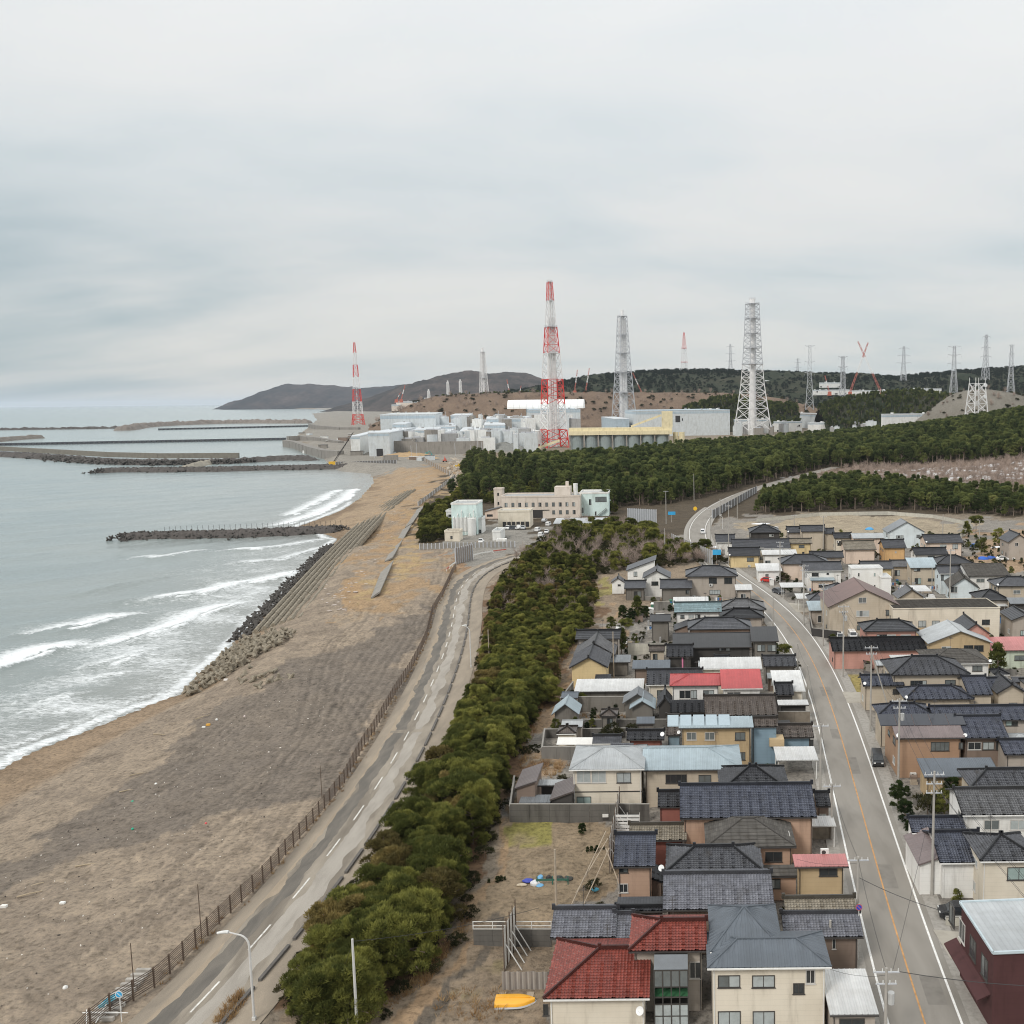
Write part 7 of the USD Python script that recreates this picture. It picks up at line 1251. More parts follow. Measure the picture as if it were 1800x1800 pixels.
# ---------------------------------------------------------------- walls, fences, screens
blockw = M('block_wall', (.17, .16, .145), .9, .5, .9, .3, 6.0, True); blackw = M('mossy_wall', (.105, .098, .088), .9, .55, .9, .3, 6.0, True); palew = M('pale_wall', (.42, .4, .34), .9, .45, 1.2, .2, 6.0, True); cap_m = M('wall_cap', (.27, .255, .23), .9, .3)
def wallrun(label, pts, h, mat, panel=2.0, thick=.16, rail=0, name='garden_wall', cat='wall', courses=0):
    P = np.array([G(*p) for p in pts]); t = thing(name, label, cat, P[0])
    for a, b in zip(P[:-1], P[1:]):
        L_ = np.linalg.norm((b - a)[:2]); n = max(1, int(round(L_ / panel))); d = (b - a)
        for i in range(n):
            u0, u1 = a - P[0] + d * (i + .006) / n, a - P[0] + d * (i + .994) / n
            if courses:
                for c in range(courses): mb = MB(); mb.bar(u0 + [0, 0, h * (c + .5) / courses], u1 + [0, 0, h * (c + .5) / courses], thick + .012 * ((i + c) % 2), h / courses - .02); mb.build('block', mat, t)
            else: mb = MB(); mb.bar(u0 + [0, 0, h / 2 - .1], u1 + [0, 0, h / 2 - .1], thick + .015 * (i % 2), h + .2); mb.build('panel', mat, t)
        mb = MB(); mb.bar(a - P[0] + [0, 0, h + .04], b - P[0] + [0, 0, h + .04], thick + .06, .07); mb.build('cap', cap_m, t)
        if rail:
            for z in (h + .35, h + .75): mb = MB(); mb.bar(a - P[0] + [0, 0, z], b - P[0] + [0, 0, z], .05, .05); mb.build('rail', metal_white, t)
            for i in range(n + 1): u = a - P[0] + d * i / n; mb = MB(); mb.box(u[0] - .03, u[1] - .03, h, u[0] + .03, u[1] + .03, h + .78); mb.build('post', metal_white, t)
    return t
wallrun('tall stained concrete wall in front of the cream hip roofed house', [(897, 1446), (1142, 1446)], 2.3, blackw, 2.4, courses=3)
wallrun('side of the stained wall running back to the brown sheds', [(897, 1446), (905, 1390)], 2.0, blockw)
wallrun('block wall with white tube railing behind the net screen', [(833, 1664), (970, 1664)], 1.7, blackw, 2.0, rail=1, courses=3)
wallrun('long dark retaining wall behind the straw grass strip', [(1000, 1279), (1172, 1279)], 1.3, blackw)
wallrun('front wall of the concrete enclosure with the white panel', [(953, 1336), (1105, 1336)], 1.9, blockw, 2.2); wallrun('left wall of the concrete enclosure', [(953, 1336), (958, 1300)], 1.7, blockw); wallrun('rear wall of the concrete enclosure', [(958, 1298), (1100, 1296)], 1.4, blackw)
wallrun('weathered board wall below the white sheet roof', [(1004, 1250), (1098, 1250)], 2.4, wall('greyboard'), 1.2); wallrun('stepped end wall left of the white sheet roof', [(986, 1246), (1008, 1216)], 1.8, blockw)
wallrun('streaked pale block wall beside the slender conifer', [(1104, 1152), (1172, 1152)], 2.4, palew, 2.0, courses=3); wallrun('grey block wall under the teal tiled house', [(1149, 1074), (1178, 1074)], 2.2, blockw)
wallrun('brown wall along the kerb in front of the garage canopy', [(1368, 1273), (1424, 1273)], 2.0, M('brown_wall', (.19, .16, .125), .9, .3), 2); wallrun('concrete edge wall beside the black car', [(1662, 1626), (1700, 1626)], .8, palew); wallrun('low mesh topped wall behind the white entrance canopy', [(1425, 1474), (1466, 1474)], 1.7, M('mesh_wall', (.22, .19, .15), .9, .4), 1)
wallrun('low wall at the road bend by the grey beige house', [(1100, 1053), (1160, 1056)], .9, blockw); wallrun('dark fence of the car yard below the gable house', [(1428, 1118), (1478, 1124)], 1.7, M('dark_fence', (.04, .037, .035), .7, .2), 1.0, name='yard_fence', cat='fence'); wallrun('dark side fence of the car yard along the road', [(1428, 1118), (1424, 1096)], 1.7, M('dark_fence', 0), 1.0, name='yard_fence', cat='fence')
wallrun('long pale fence round the playground', [(1330, 918), (1440, 907), (1560, 905), (1640, 911), (1690, 921), (1710, 930), (1690, 946), (1650, 950)], 1.5, M('pale_fence', (.45, .43, .37), .8, .2, 1), 4.0, .1, name='playground_fence', cat='fence')
t = thing('board_fence', 'weathered vertical board fence behind the yellow boat', 'fence', G(883, 1742)); A_, B_ = G(883, 1742), G(966, 1742); n = 26
for i in range(n): u = (B_ - A_) * (i + .5) / n; mb = MB(); w = np.linalg.norm(B_ - A_) / n * .47; mb.box(u[0] - w, u[1] - .02 - .015 * (i % 2), -.1, u[0] + w, u[1] + .015, 1.75 + nr.normal() * .03); mb.build('board', M('old_board_%d' % (i % 3), [(.24, .215, .19), (.17, .15, .135), (.3, .275, .25)][i % 3], .9, .45, 1.5, streak=True), t)
scr = M('screen_panel', (.44, .42, .38), .7, .2, 1.0); 
def screen(label, p0, p1, h, n, dark_posts=True):
    A_, B_ = G(*p0), G(*p1); t = thing('net_screen', label, 'screen', A_); d = B_ - A_
    for i in range(n):
        a, b = d * (i + .02) / n, d * (i + .98) / n
        for k in range(int(h / .5)): mb = MB(); mb.bar(a + [0, 0, .25 + k * .5], b + [0, 0, .25 + k * .5], .03, .47); mb.build('panel', scr, t)
    for i in range(n + 1): u = d * i / n; mb = MB(); mb.bar(u + [.05, 0, 0], u + [.05, 0, h + .2], .09); mb.build('post', fm, t)
    for i in range(n): u = d * (i + .5) / n; mb = MB(); mb.bar(u + [.1, 0, h * .55], u + [1.6, -.3, 0], .07); mb.build('brace', metal_white, t)
screen('tall perforated wind screen beside the weathered board fence', (886, 1712), (907, 1664), 4.4, 4); screen('tall wind screen left of the dark blue tiled house', (1071, 1535), (1089, 1440), 3.9, 6)
t = thing('slatted_screen', 'pale horizontal slat screen beside the wind screen', 'screen', G(1082, 1484)); A_, B_ = G(1082, 1484), G(1125, 1484)
for k in range(8): d = B_ - A_; mb = MB(); mb.bar((0, 0, .4 + .42 * k), (d[0], d[1], .4 + .42 * k), .04, .27); mb.build('slat', metal_white, t)
for i in range(3): u = d * i / 2; mb = MB(); mb.box(u[0] - .04, u[1] + .03, 0, u[0] + .04, u[1] + .1, 3.7); mb.build('post', frame_light, t)
def barrier(label, p0, p1, h, n, mat, name='noise_barrier'):
    A_, B_ = G(*p0), G(*p1); t = thing(name, label, 'barrier', A_); d = B_ - A_
    for i in range(n): a, b = d * (i + .08) / n, d * (i + .92) / n; mb = MB(); mb.bar(a + [0, 0, h / 2], b + [0, 0, h / 2], .1, h); mb.build('panel', mat, t)
    for i in range(n + 1): u = d * i / n; mb = MB(); mb.bar(u, u + [0, 0, h + .1], .3); mb.build('post', steel, t)
barrier('tall grey ribbed noise barrier at the edge of the works yard', (1104, 935), (1154, 938), 9.0, 13, M('barrier_grey', (.27, .28, .29), .6, .2, .5)); barrier('pale post and panel barrier along the lower road bend', (1181, 960), (1252, 992), 4.2, 20, M('barrier_pale', (.3, .29, .27), .7, .2, .5)); barrier('dark netted wall along the upper road bend', (1252, 912), (1330, 866), 3.5, 16, M('barrier_net', (.13, .125, .12), .8, .2, .5)); barrier('row of brown net poles at the end of the coastal road', (801, 992), (831, 984), 5.0, 8, M('net_brown', (.22, .19, .165), .8, .2), 'net_fence')
barrier('wire fence along the yard in front of the turquoise works', (738, 966), (905, 962), 2.0, 24, M('wire_grey', (.25, .235, .21), .8, .2), 'wire_fence')
P = smooth_line(line_z([(806, 1004), (825, 990), (850, 980), (878, 974), (905, 971)], 0), 1.0); t = thing('guard_rail', 'white and red guard rail round the bend of the coastal road', 'guard rail', (0, 0, 0)); P = offset(P, -3.6)
for i in range(0, len(P) - 4, 4): mb = MB(); mb.bar((*P[i], .7), (*P[i + 4], .7), .08, .35); mb.build('rail', metal_white if (i // 4) % 4 else M('rail_red', (.45, .12, .09), .6), t); mb = MB(); mb.bar((*P[i], -.1), (*P[i], .8), .12); mb.build('post', metal_white, t)
# ---------------------------------------------------------------- poles, lamps, wires, signs
conc, woodp, wirem, insul = M('pole_concrete', (.33, .31, .28), .85, .2, 1.0), M('pole_wood', (.36, .3, .23), .9, .35, 1.5), M('wire_black', (.03, .03, .03), .6, .1), M('insulator', (.6, .6, .58), .4, .1)
TOPS = {}
def pole(key, label, xb, yb, xt, yt, arms=2, trans=False, mat=None, r=.16, lamp=False):
    B0 = G(xb, yb); D = float((B0 - EYE) @ FWD); h = at_depth(xt, yt, D)[2] - B0[2]; t = thing('utility_pole' if arms else 'pole', label, 'pole', B0)
    mb = MB(); mb.tube([(0, 0, -.3), (0, 0, h)], r, 9, r * .68); mb.build('shaft', mat or conc, t)
    for k in range(arms):
        z = h - .35 - .95 * k; w = 1.0 if k == 0 else .8; a = MB(); a.box(-w, -.05, z - .05, w, .05, z + .05); a.build('cross_arm', steel, t)
        for x in (-w * .9, -w * .3, w * .35, w * .9): b = MB(); b.tube([(x, 0, z + .05), (x, 0, z + .28)], .05, 6, .035); b.build('insulator', insul, t)
    if trans: b = MB(); b.tube([(.38, 0, h - 2.9), (.38, 0, h - 2.0)], .26, 10); b.build('transformer', unit_m, t)
    if lamp: b = MB(); b.tube([(0, 0, h * .72), (-.5, 0, h * .74)], .03, 5); b.box(-1.0, -.12, h * .73, -.45, .12, h * .76); b.build('lamp', metal_white, t)
    TOPS[key] = np.array([B0[0], B0[1], B0[2] + h]); return t
unit_m = M('transformer_grey', (.4, .4, .39), .6, .2)
for a in [('A', 'concrete pole in front of the low white store on the inside of the bend', 1371, 1043, 1371, 950, 2), ('B', 'tall concrete pole beside the second white carport', 1413, 1098, 1410, 990, 2, True), ('C', 'concrete pole at the corner of the dark yard fence', 1447, 1136, 1445, 1022, 2), ('D', 'concrete pole beside the low pink walled house', 1482, 1190, 1478, 1060, 2, True), ('E', 'concrete pole with leaning stay before the beige hip roofed house', 1530, 1286, 1528, 1130, 2), ('F', 'concrete pole at the corner of the brown solar house', 1579, 1376, 1577, 1222, 2, True), ('Gp', 'concrete pole with several cross arms beside the mauve lean to', 1638, 1574, 1637, 1345, 3),
    ('a', 'grey pole at the left kerb beside the charcoal roofed house', 1402, 1183, 1402, 1130, 0), ('b', 'short grey pole at the left kerb by the cream sheet roof', 1419, 1236, 1417, 1168, 0), ('c', 'grey pole at the left kerb by the white garage canopy', 1442, 1404, 1440, 1266, 1), ('d', 'grey pole at the left kerb by the white entrance canopy', 1462, 1476, 1462, 1372, 1), ('e', 'grey pole at the left kerb beside the mustard house', 1507, 1640, 1500, 1498, 1), ('f', 'grey pole with cross arm at the left kerb beside the white carport', 1556, 1850, 1551, 1690, 2, True), ('g', 'thin pole on the road side of the charcoal block', 1359, 1102, 1359, 1045, 0),
    ('h', 'far concrete pole behind the beige plain walled house', 1447, 968, 1446, 906, 1), ('i', 'far concrete pole beside the black walled house', 1396, 950, 1396, 904, 1), ('j', 'concrete pole before the orange walled house', 1562, 988, 1562, 938, 1), ('k', 'tall concrete pole at the white shop like house', 1669, 1064, 1668, 963, 1), ('l', 'concrete pole at the far end of the playground', 1657, 942, 1657, 903, 0), ('m', 'tall pale pole at the forest edge by the garden pines', 1721, 962, 1720, 914, 0), ('n', 'pole in front of the white carport behind the cream building', 1748, 1067, 1747, 1035, 0), ('o', 'pole in the lane beside the white truck', 1638, 1040, 1637, 998, 0), ('p', 'far pole at the forest foot behind the noise barrier', 1171, 921, 1170, 862, 1), ('q', 'pale far pole in front of the dark forest', 1220, 880, 1219, 832, 0), ('r', 'tall pole at the lower end of the curved netted wall', 1249, 963, 1247, 893, 1), ('s', 'leaning pole on the outside of the netted wall', 1281, 994, 1279, 886, 1), ('t', 'pole beside the upper road bend', 1266, 928, 1265, 876, 0), ('u', 'far pole beside the shrubs at the upper bend', 1296, 916, 1295, 872, 0), ('v', 'bare pole in the brown scrub below the works yard', 1169, 986, 1168, 928, 0), ('x', 'thin aerial pole on the brown tiled house by the carport', 1459, 1700, 1457, 1612, 0)]: pole(*a)
for a in [('W', 'weathered wooden pole standing in the vegetable gardens', 978, 1597, 972, 1487, 0, False, woodp, .14), ('X', 'wooden pole between the cream garage and the dull blue shed', 1079, 1192, 1079, 1108, 0, False, woodp, .12), ('Y', 'white steel pole in front of the near pines', 629, 1826, 616, 1638, 0, False, M('pole_white', (.5, .5, .48), .6, .15), .13), ('Z', 'thin brown pole among the pines beside the far lamp', 860, 1168, 859, 1105, 0, False, woodp, .1), ('f1', 'thin grey post on the beach fence near the streetlamp', 355, 1656, 352, 1548, 0, False, fm, .05), ('f2', 'thin grey post on the beach fence above the steps', 236, 1738, 233, 1652, 0, False, fm, .05), ('f3', 'thin grey post on the beach fence, farthest of three', 566, 1402, 565, 1343, 0, False, fm, .05)]: pole(*a)
mb = MB(); q = TOPS['E']; mb.tube([q - [0, 0, 1], (q[0] + 3.6, q[1] - 1.5, 0)], .09, 6); mb.build('stay_pole', conc, label='leaning stay pole propping the pole before the beige house', cat='pole')
def wire(label, a, b, sag=.6, r=.018, n=14, dz=0.0):
    a, b = np.asarray(a, float) + [0, 0, dz], np.asarray(b, float) + [0, 0, dz]; s = np.linspace(0, 1, n); p = a + (b - a) * s[:, None]; p[:, 2] -= sag * 4 * s * (1 - s); mb = MB(); mb.tube(p, r, 4, cap=False); mb.build('overhead_wire', wirem, label=label, cat='wire', group='overhead wires along the village road')
names = {'A': 'store', 'B': 'carport', 'C': 'yard fence', 'D': 'pink house', 'E': 'stayed', 'F': 'solar house', 'Gp': 'lean to'}
for k0, k1 in (('A', 'B'), ('B', 'C'), ('C', 'D'), ('D', 'E'), ('E', 'F'), ('F', 'Gp')):
    for j, (dx, dz) in enumerate(((-.9, -.1), (.9, -.1), (.3, -1.0))): wire('%s overhead wire from the %s pole to the %s pole' % (('left', 'right', 'lower')[j], names[k0], names[k1]), TOPS[k0] + [dx, 0, dz], TOPS[k1] + [dx, 0, dz], .7)
for j, dx in enumerate((-.9, -.3, .35, .9)): wire('overhead wire %s of four running from the lean to pole over the maroon building' % ('first', 'second', 'third', 'fourth')[j], TOPS['Gp'] + [dx, 0, -.1 - .9 * (j % 2)], (TOPS['Gp'][0] + 7 + dx, 40, 9.6 - .9 * (j % 2)), .8)
for a, b, l in (('c', 'd', 'canopy'), ('d', 'e', 'forecourt'), ('e', 'f', 'mustard house'), ('b', 'c', 'blue house'), ('a', 'b', 'charcoal house')): wire('left kerb overhead wire past the ' + l, TOPS[a], TOPS[b], .5, dz=-.2)
wire('overhead wire crossing the road near the black car', TOPS['e'] + [0, 0, -2], at_depth(1700, 1612, 85), .4, .03); wire('overhead wire crossing from the carport pole to the right kerb', TOPS['f'] + [.9, 0, -.3], (TOPS['f'][0] + 14, 66, 6), .3, .03); wire('pale overhead wire crossing the road from the carport pole to the lean to pole', TOPS['f'] + [.5, 0, -.1], TOPS['Gp'] + [0, 0, -2], .5, .015)
for i, (k_, px, py, D_) in enumerate([('F', 1600, 1300, 113), ('F', 1546, 1250, 120), ('E', 1590, 1210, 130), ('D', 1520, 1100, 160), ('Gp', 1720, 1480, 97), ('Gp', 1610, 1440, 100), ('e', 1400, 1510, 92), ('d', 1420, 1400, 102), ('c', 1360, 1290, 115), ('f', 1450, 1700, 77), ('C', 1475, 1040, 178), ('B', 1430, 1000, 195)]): wire('house service wire %s slanting from a kerb pole to a roof' % ('by the solar house', 'by the dark hip roof', 'by the beige hip roof', 'by the pink house', 'by the cream hip roof', 'by the tiled gable', 'by the mustard house', 'by the widest blue roof', 'by the blue house', 'by the white carport', 'by the brown gable', 'by the box house')[i], TOPS[k_] - [0, 0, .6], at_depth(px, py, D_), .35, .014)
wire('thin wire from the white steel pole over the pines to the wind screen', TOPS['Y'] + [0, 0, -.2], G(950, 1672) + [0, 0, 4.2], .4, .022); wire('stay wire of the white steel pole', TOPS['Y'] + [0, 0, -.3], G(585, 1760), 0, .015)
def street_lamp(label, xb, yb, xt, yt, arm, side=-1):
    B0 = G(xb, yb); D = float((B0 - EYE) @ FWD); h = at_depth(xt, yt, D)[2] - B0[2]; t = thing('street_lamp', label, 'street lamp', B0); lm = M('lamp_post', (.52, .51, .49), .5, .12)
    mb = MB(); c = [(0, 0, -.2), (0, 0, h * .55), (0, 0, h - 1.2)] + [(side * (1 - math.cos(a)) * 1.0, 0, h - 1.2 + math.sin(a) * 1.0) for a in np.linspace(.3, 1.5, 5)] + [(side * arm, 0, h)]; mb.tube(c, .1, 8, .055); mb.build('post', lm, t)
    mb = MB(); mb.tube([(side * arm, 0, h), (side * (arm + .2), 0, h + .03), (side * (arm + .6), 0, h - .02), (side * (arm + .9), 0, h - .08)], .15, 8, .1); mb.build('lamp_head', insul, t); mb = MB(); mb.box(-.14, -.14, -.1, .14, .14, .3); mb.build('base', lm, t)
street_lamp('nearest street lamp with curved arm over the coastal road', 447, 1793, 443, 1627, 1.6); street_lamp('far white street lamp beside the coastal road near the pines', 828, 1173, 826, 1097, .5); street_lamp('white lamp beside the upper road by the playground', 1270, 929, 1270, 905, .3)
def round_sign(label, px, py, D, r, blue, post=True, slash=True, ring=(.62, .62, .62)):
    c = at_depth(px, py, D); g0 = ground_at(c[0], c[1]); t = thing('road_sign', label, 'sign', (c[0], c[1], g0)); z = c[2] - g0
    def disc(nm, r_, y, m): b = MB(); a = np.linspace(0, 2 * math.pi, 21)[:-1]; b.add([(0, y, z)] + [(r_ * math.cos(q), y, z + r_ * math.sin(q)) for q in a], [(0, 1 + i, 1 + (i + 1) % 20) for i in range(20)]); b.add([(0, y + .02, z)] + [(r_ * math.cos(q), y + .02, z + r_ * math.sin(q)) for q in a], [(0, 1 + (i + 1) % 20, 1 + i) for i in range(20)]); b.build(nm, m, t)
    disc('plate', r, 0, M('sign_ring_%02d' % int(ring[1] * 100), ring, .5)); disc('face', r * .78, -.012, blue)
    if slash: b = MB(); b.bar((-r * .5, -.02, z + r * .5), (r * .5, -.02, z - r * .5), .008, r * .2, up=(0, 0, 1)); b.build('slash', M('sign_ring_%02d' % int(ring[1] * 100), ring), t)
    b = MB(); b.tube([(0, .06, -.2), (0, .06, z + r)], .035, 6); b.build('post', metal_white, t)
blue_s, cyan_s = M('sign_blue', (.03, .06, .4), .5), M('sign_cyan', (.04, .33, .6), .5)
round_sign('round blue no parking sign with red slash above the road at the tiled outbuilding', 1510, 1595, 84, .3, blue_s, ring=(.45, .1, .12)); round_sign('faded round blue sign on the fence above the beach steps', 209, 1748, 77, .32, cyan_s, ring=(.6, .61, .61)); round_sign('small round yellow warning sign by the upper bend', 1222, 894, depth_at(1222, 900), .9, M('sign_yellow', (.75, .45, .03), .5), slash=False, ring=(.7, .44, .05))
for px, py, yb, w, h, l in [(1260, 972, 992, 1.3, 1.1, 'blue square road sign at the cream bungalow'), (1181, 903, 918, 1.5, .9, 'blue road sign in front of the brown bank')]:
    B0 = G(px, yb); D = float((B0 - EYE) @ FWD); z = at_depth(px, py, D)[2] - B0[2]; t = thing('road_sign', l, 'sign', B0); b = MB(); b.box(-w, -.03, z - h / 2, w, .03, z + h); b.build('plate', cyan_s, t); b = MB(); b.tube([(0, .06, 0), (0, .06, z)], .05, 6); b.build('post', metal_white, t)
# ---------------------------------------------------------------- vehicles, boat, small things
tyre, glassm = M('tyre_rubber', (.02, .02, .02), .9, .1), M('vehicle_glass', (.02, .024, .027), .08, .1, spec=.8)
def car(name, label, p, yaw, colr, kind='van', cat='car'):
    m = M('car_' + colr, dict(black=(.02, .021, .023), white=(.7, .7, .69), silver=(.4, .41, .42), red=(.5, .04, .03), dark=(.06, .065, .075))[colr], .25, .06, spec=.6); t = thing(name, label, cat, p, yaw); L_, w = 3.4 if kind != 'truck' else 3.3, .74
    prof = dict(van=[(-1.7, .3), (1.62, .3), (1.7, .75), (1.3, .95), (.85, 1.55), (.6, 1.66), (-1.55, 1.66), (-1.7, 1.1)], hatch=[(-1.75, .3), (1.75, .3), (1.8, .7), (.95, .9), (.35, 1.38), (-.9, 1.42), (-1.6, 1.0), (-1.8, .75)], truck=[(-.0, .4), (1.6, .4), (1.68, .9), (1.45, 1.2), (1.25, 1.78), (.25, 1.8), (.15, .5)])[kind]
    def ext(pr, w_, nm, mm, inset=.0):
        n = len(pr); v = [(x, s * (w_ - (inset if z > 1.0 else 0)), z) for s in (-1, 1) for x, z in pr]; b = MB(); b.add(v, [(i, (i + 1) % n, n + (i + 1) % n, n + i) for i in range(n)]); b.add(v, [(0, i + 1, i) for i in range(1, n - 1)] + [(n, n + i, n + i + 1) for i in range(1, n - 1)]); b.build(nm, mm, t)
    ext(prof, w, 'body', m, .1)
    gl = dict(van=([(.86, 1.0), (.62, 1.5), (-1.45, 1.5), (-1.45, 1.02)], [(1.31, .985), (.88, 1.53)]), hatch=([(.8, .95), (.33, 1.3), (-.85, 1.33), (-1.3, 1.0)], [(.98, .92), (.38, 1.36)]), truck=([(1.1, 1.18), (1.0, 1.65), (.45, 1.65), (.4, 1.18)], [(1.46, 1.22), (1.27, 1.72)]))[kind]
    ext(gl[0], w + .012, 'side_window', glassm, .1); (x0, z0), (x1, z1) = gl[1]; b = MB(); b.add([(x0 + .02, -w * .86, z0), (x0 + .02, w * .86, z0), (x1 + .02, w * .8, z1), (x1 + .02, -w * .8, z1)], [(0, 1, 2, 3)]); b.build('windscreen', glassm, t)
    if kind == 'van' or kind == 'hatch': xr = -1.72 if kind == 'van' else -1.4; b = MB(); b.add([(xr, -w * .75, 1.1), (xr, w * .75, 1.1), (xr + (.14 if kind == 'van' else .45), w * .72, 1.5 if kind == 'van' else 1.36), (xr + (.14 if kind == 'van' else .45), -w * .72, 1.5 if kind == 'van' else 1.36)], [(3, 2, 1, 0)]); b.build('rear_window', glassm, t)
    if kind == 'truck': b = MB(); b.box(-1.75, -w, .62, .1, w, .72); b.box(-1.75, -w, .72, .1, -w + .05, 1.0); b.box(-1.75, w - .05, .72, .1, w, 1.0); b.box(-1.75, -w + .05, .72, -1.7, w - .05, 1.0); b.build('load_bed', m, t)
    for x in (-1.1, 1.12):
        for s in (-1, 1): b = MB(); b.tube([(x, s * (w - .16), .29), (x, s * (w + .03), .29)], .29, 14); wp = b.build('wheel', tyre, t); b = MB(); b.tube([(x, s * (w + .02), .29), (x, s * (w + .045), .29)], .16, 10); b.build('rim', steel, wp)
    for s in (-1, 1): b = MB(); b.box(1.66, s * .5 - .14, .62, 1.76, s * .5 + .14, .78); b.build('headlight', insul, t)
H2 = math.pi / 2
car('parked_car', 'black small van parked facing down the road beside the brown solar house', G(1542, 1342), -H2 - .1, 'black', 'van'); car('parked_car', 'black hatchback parked beside the flat pale blue roof', G(1682, 1612), math.pi - .1, 'black', 'hatch')
car('parked_car', 'left white hatchback in the yard before the pink house', G(1477, 1124), -H2, 'white', 'hatch'); car('parked_car', 'right white van in the yard before the pink house', G(1498, 1122), -H2, 'white', 'van'); car('small_truck', 'white small truck parked in the lane', G(1632, 1058), .15, 'white', 'truck', 'truck'); car('parked_car', 'red car at the roadside below the bend', G(1349, 1023), -.4, 'red', 'hatch'); car('parked_car', 'dark car under the roadside by the first carport', G(1368, 1043), -1.0, 'dark', 'hatch'); car('parked_car', 'white car on the bare ground at the forest edge', G(1762, 985), .1, 'white', 'hatch')
for px, py, c, kd, l in [(893, 931, 'white', 'truck', 'white small truck at the left garage door'), (902, 931, 'dark', 'van', 'dark van at the second garage door'), (911, 931, 'white', 'truck', 'white small truck at the third garage door'), (920, 931, 'silver', 'truck', 'silver small truck at the fourth garage door'), (957, 917, 'silver', 'hatch', 'silver car by the garage opening of the works'), (964, 924, 'white', 'van', 'white van beside the long low shed'), (945, 934, 'white', 'van', 'leftmost white van of the yard row'), (961, 938, 'white', 'truck', 'white truck behind the yard row'), (951, 943, 'white', 'van', 'white van in the middle of the yard row'), (955, 951, 'white', 'van', 'nearest white van of the yard row'), (846, 955, 'white', 'truck', 'white truck beside the turquoise works'), (1235, 938, 'white', 'van', 'white van driving the upper bend'), (1163, 947, 'white', 'hatch', 'white car half hidden behind the scrub')]: car('small_truck' if kd == 'truck' else 'parked_car', l, G(px, py), nr.choice([-H2, H2 * .9, .1]), c, kd, 'truck' if kd == 'truck' else 'car')
# yellow boat upside down
B0 = G(905, 1764); t = thing('boat', 'upturned yellow boat with grey gunwale resting on the ground', 'boat', B0, .04, scale=(.8, .72, .62)); yel = M('boat_yellow', (.75, .37, .03), .35, .15, 1.0, spec=.6); n, m_ = 13, 9; V = []
for i in range(n):
    u = i / (n - 1); w = 1.05 * (1 - max(0, (u - .55) / .45) ** 2 * .85); 
    for j in range(m_): a = math.pi * j / (m_ - 1); V.append((-2.0 + 4.1 * u, -w * math.copysign(abs(math.cos(a)) ** .6, math.cos(a)), .18 + .75 * math.sin(a) ** .55 * (1 - .25 * u * u)))
f = grid_faces(n, m_)[:, ::-1]; mb = MB().add(V, f); mb.add(V[:m_], [(0, j + 1, j) for j in range(1, m_ - 1)][::-1]); mb.build('hull', yel, t, smooth=40)
mb = MB(); mb.tube([(V[i * m_][0], V[i * m_][1] - .08, .2) for i in range(n)] + [(2.2, 0, .2)] + [(V[i * m_ + m_ - 1][0], V[i * m_ + m_ - 1][1] + .08, .2) for i in range(n)[::-1]], .13, 6); mb.build('gunwale', M('boat_grey', (.4, .4, .4), .6, .2), t); mb = MB(); mb.bar((-1.9, 0, .94), (1.6, 0, .86), .07, .1); mb.build('keel', yel, t)
for i, (px, py) in enumerate([(878, 1768), (928, 1768)]): q = G(px, py); mb = MB(); mb.box(q[0] - .3, q[1] - .15, 0, q[0] + .3, q[1] + 1.6, .19); mb.build('timber_block', woodp, label='timber bearer under the %s end of the boat' % ('stern', 'bow')[i], cat='timber')
# garden clutter
for px, py, s, c, l in [(928, 1550, (.9, .6, .35), (.05, .07, .35), 'blue bag in the heap of garden things'), (940, 1556, (.8, .7, .5), (.6, .6, .6), 'white bag in the heap of garden things'), (950, 1558, (.7, .5, .25), (.15, .35, .55), 'pale blue bag in the heap of garden things'), (918, 1557, (.9, .4, .25), (.45, .38, .28), 'pile of boards at the heap of garden things'), (1046, 1565, (.6, .5, .3), (.1, .4, .55), 'light blue tub by the wooden fence'), (1042, 1556, (.4, .4, .6), (.55, .6, .6), 'white drum by the wooden fence'), (950, 1546, (.5, .5, .5), (.03, .03, .03), 'black pot behind the bags'), (965, 1546, (.5, .5, .5), (.035, .03, .03), 'black pot beside the green frame'), (983, 1547, (.7, .5, .5), (.03, .035, .03), 'dark tub right of the green frame'), (1000, 1548, (.8, .6, .5), (.045, .045, .04), 'dark tyre like tub near the poles')]:
    b = trimesh.creation.icosphere(subdivisions=2); s = tuple(.62 * k for k in s); v = b.vertices * np.array(s); v = v * (1 + .55 * (meshkit.noise(v * 4 + px, 3) - .5))[:, None]; q = G(px, py); v[:, 2] = np.maximum(v[:, 2] + s[2] * .55, 0); mb = MB().add(v + q, b.faces); mb.build('garden_bag', M('clutter_%d' % px, c, .6, .25, 3.0), smooth=True, label=l, cat='clutter')
q = G(985, 1556); t = thing('garden_rack', 'green wooden plant rack beside the garden bags', 'frame', q)
for x in (-2.4, -.8, .8): mb = MB(); mb.box(x - .05, -.05, 0, x + .05, .05, 1.0); mb.build('post', M('frame_green', (.04, .12, .09), .8, .2), t)
mb = MB(); mb.bar((-2.5, 0, .6), (.9, 0, .6), .06, .2); mb.build('rail', M('frame_green', 0), t)
for i, (a, b, z) in enumerate([((1000, 1600), (1066, 1510), 3.2), ((1012, 1570), (1070, 1530), 3.6), ((1025, 1592), (1072, 1545), 3.4), ((1098, 1580), (1066, 1545), 3.4)]): A_, B_ = G(*a), G(*b); mb = MB(); mb.tube([A_, B_ + [0, 0, z]], .06, 6); mb.build('prop_pole', woodp, label='slanting prop pole %s at the wind screen' % ('lowest on the left', 'second from the left', 'third from the left', 'leaning right')[i], cat='prop')
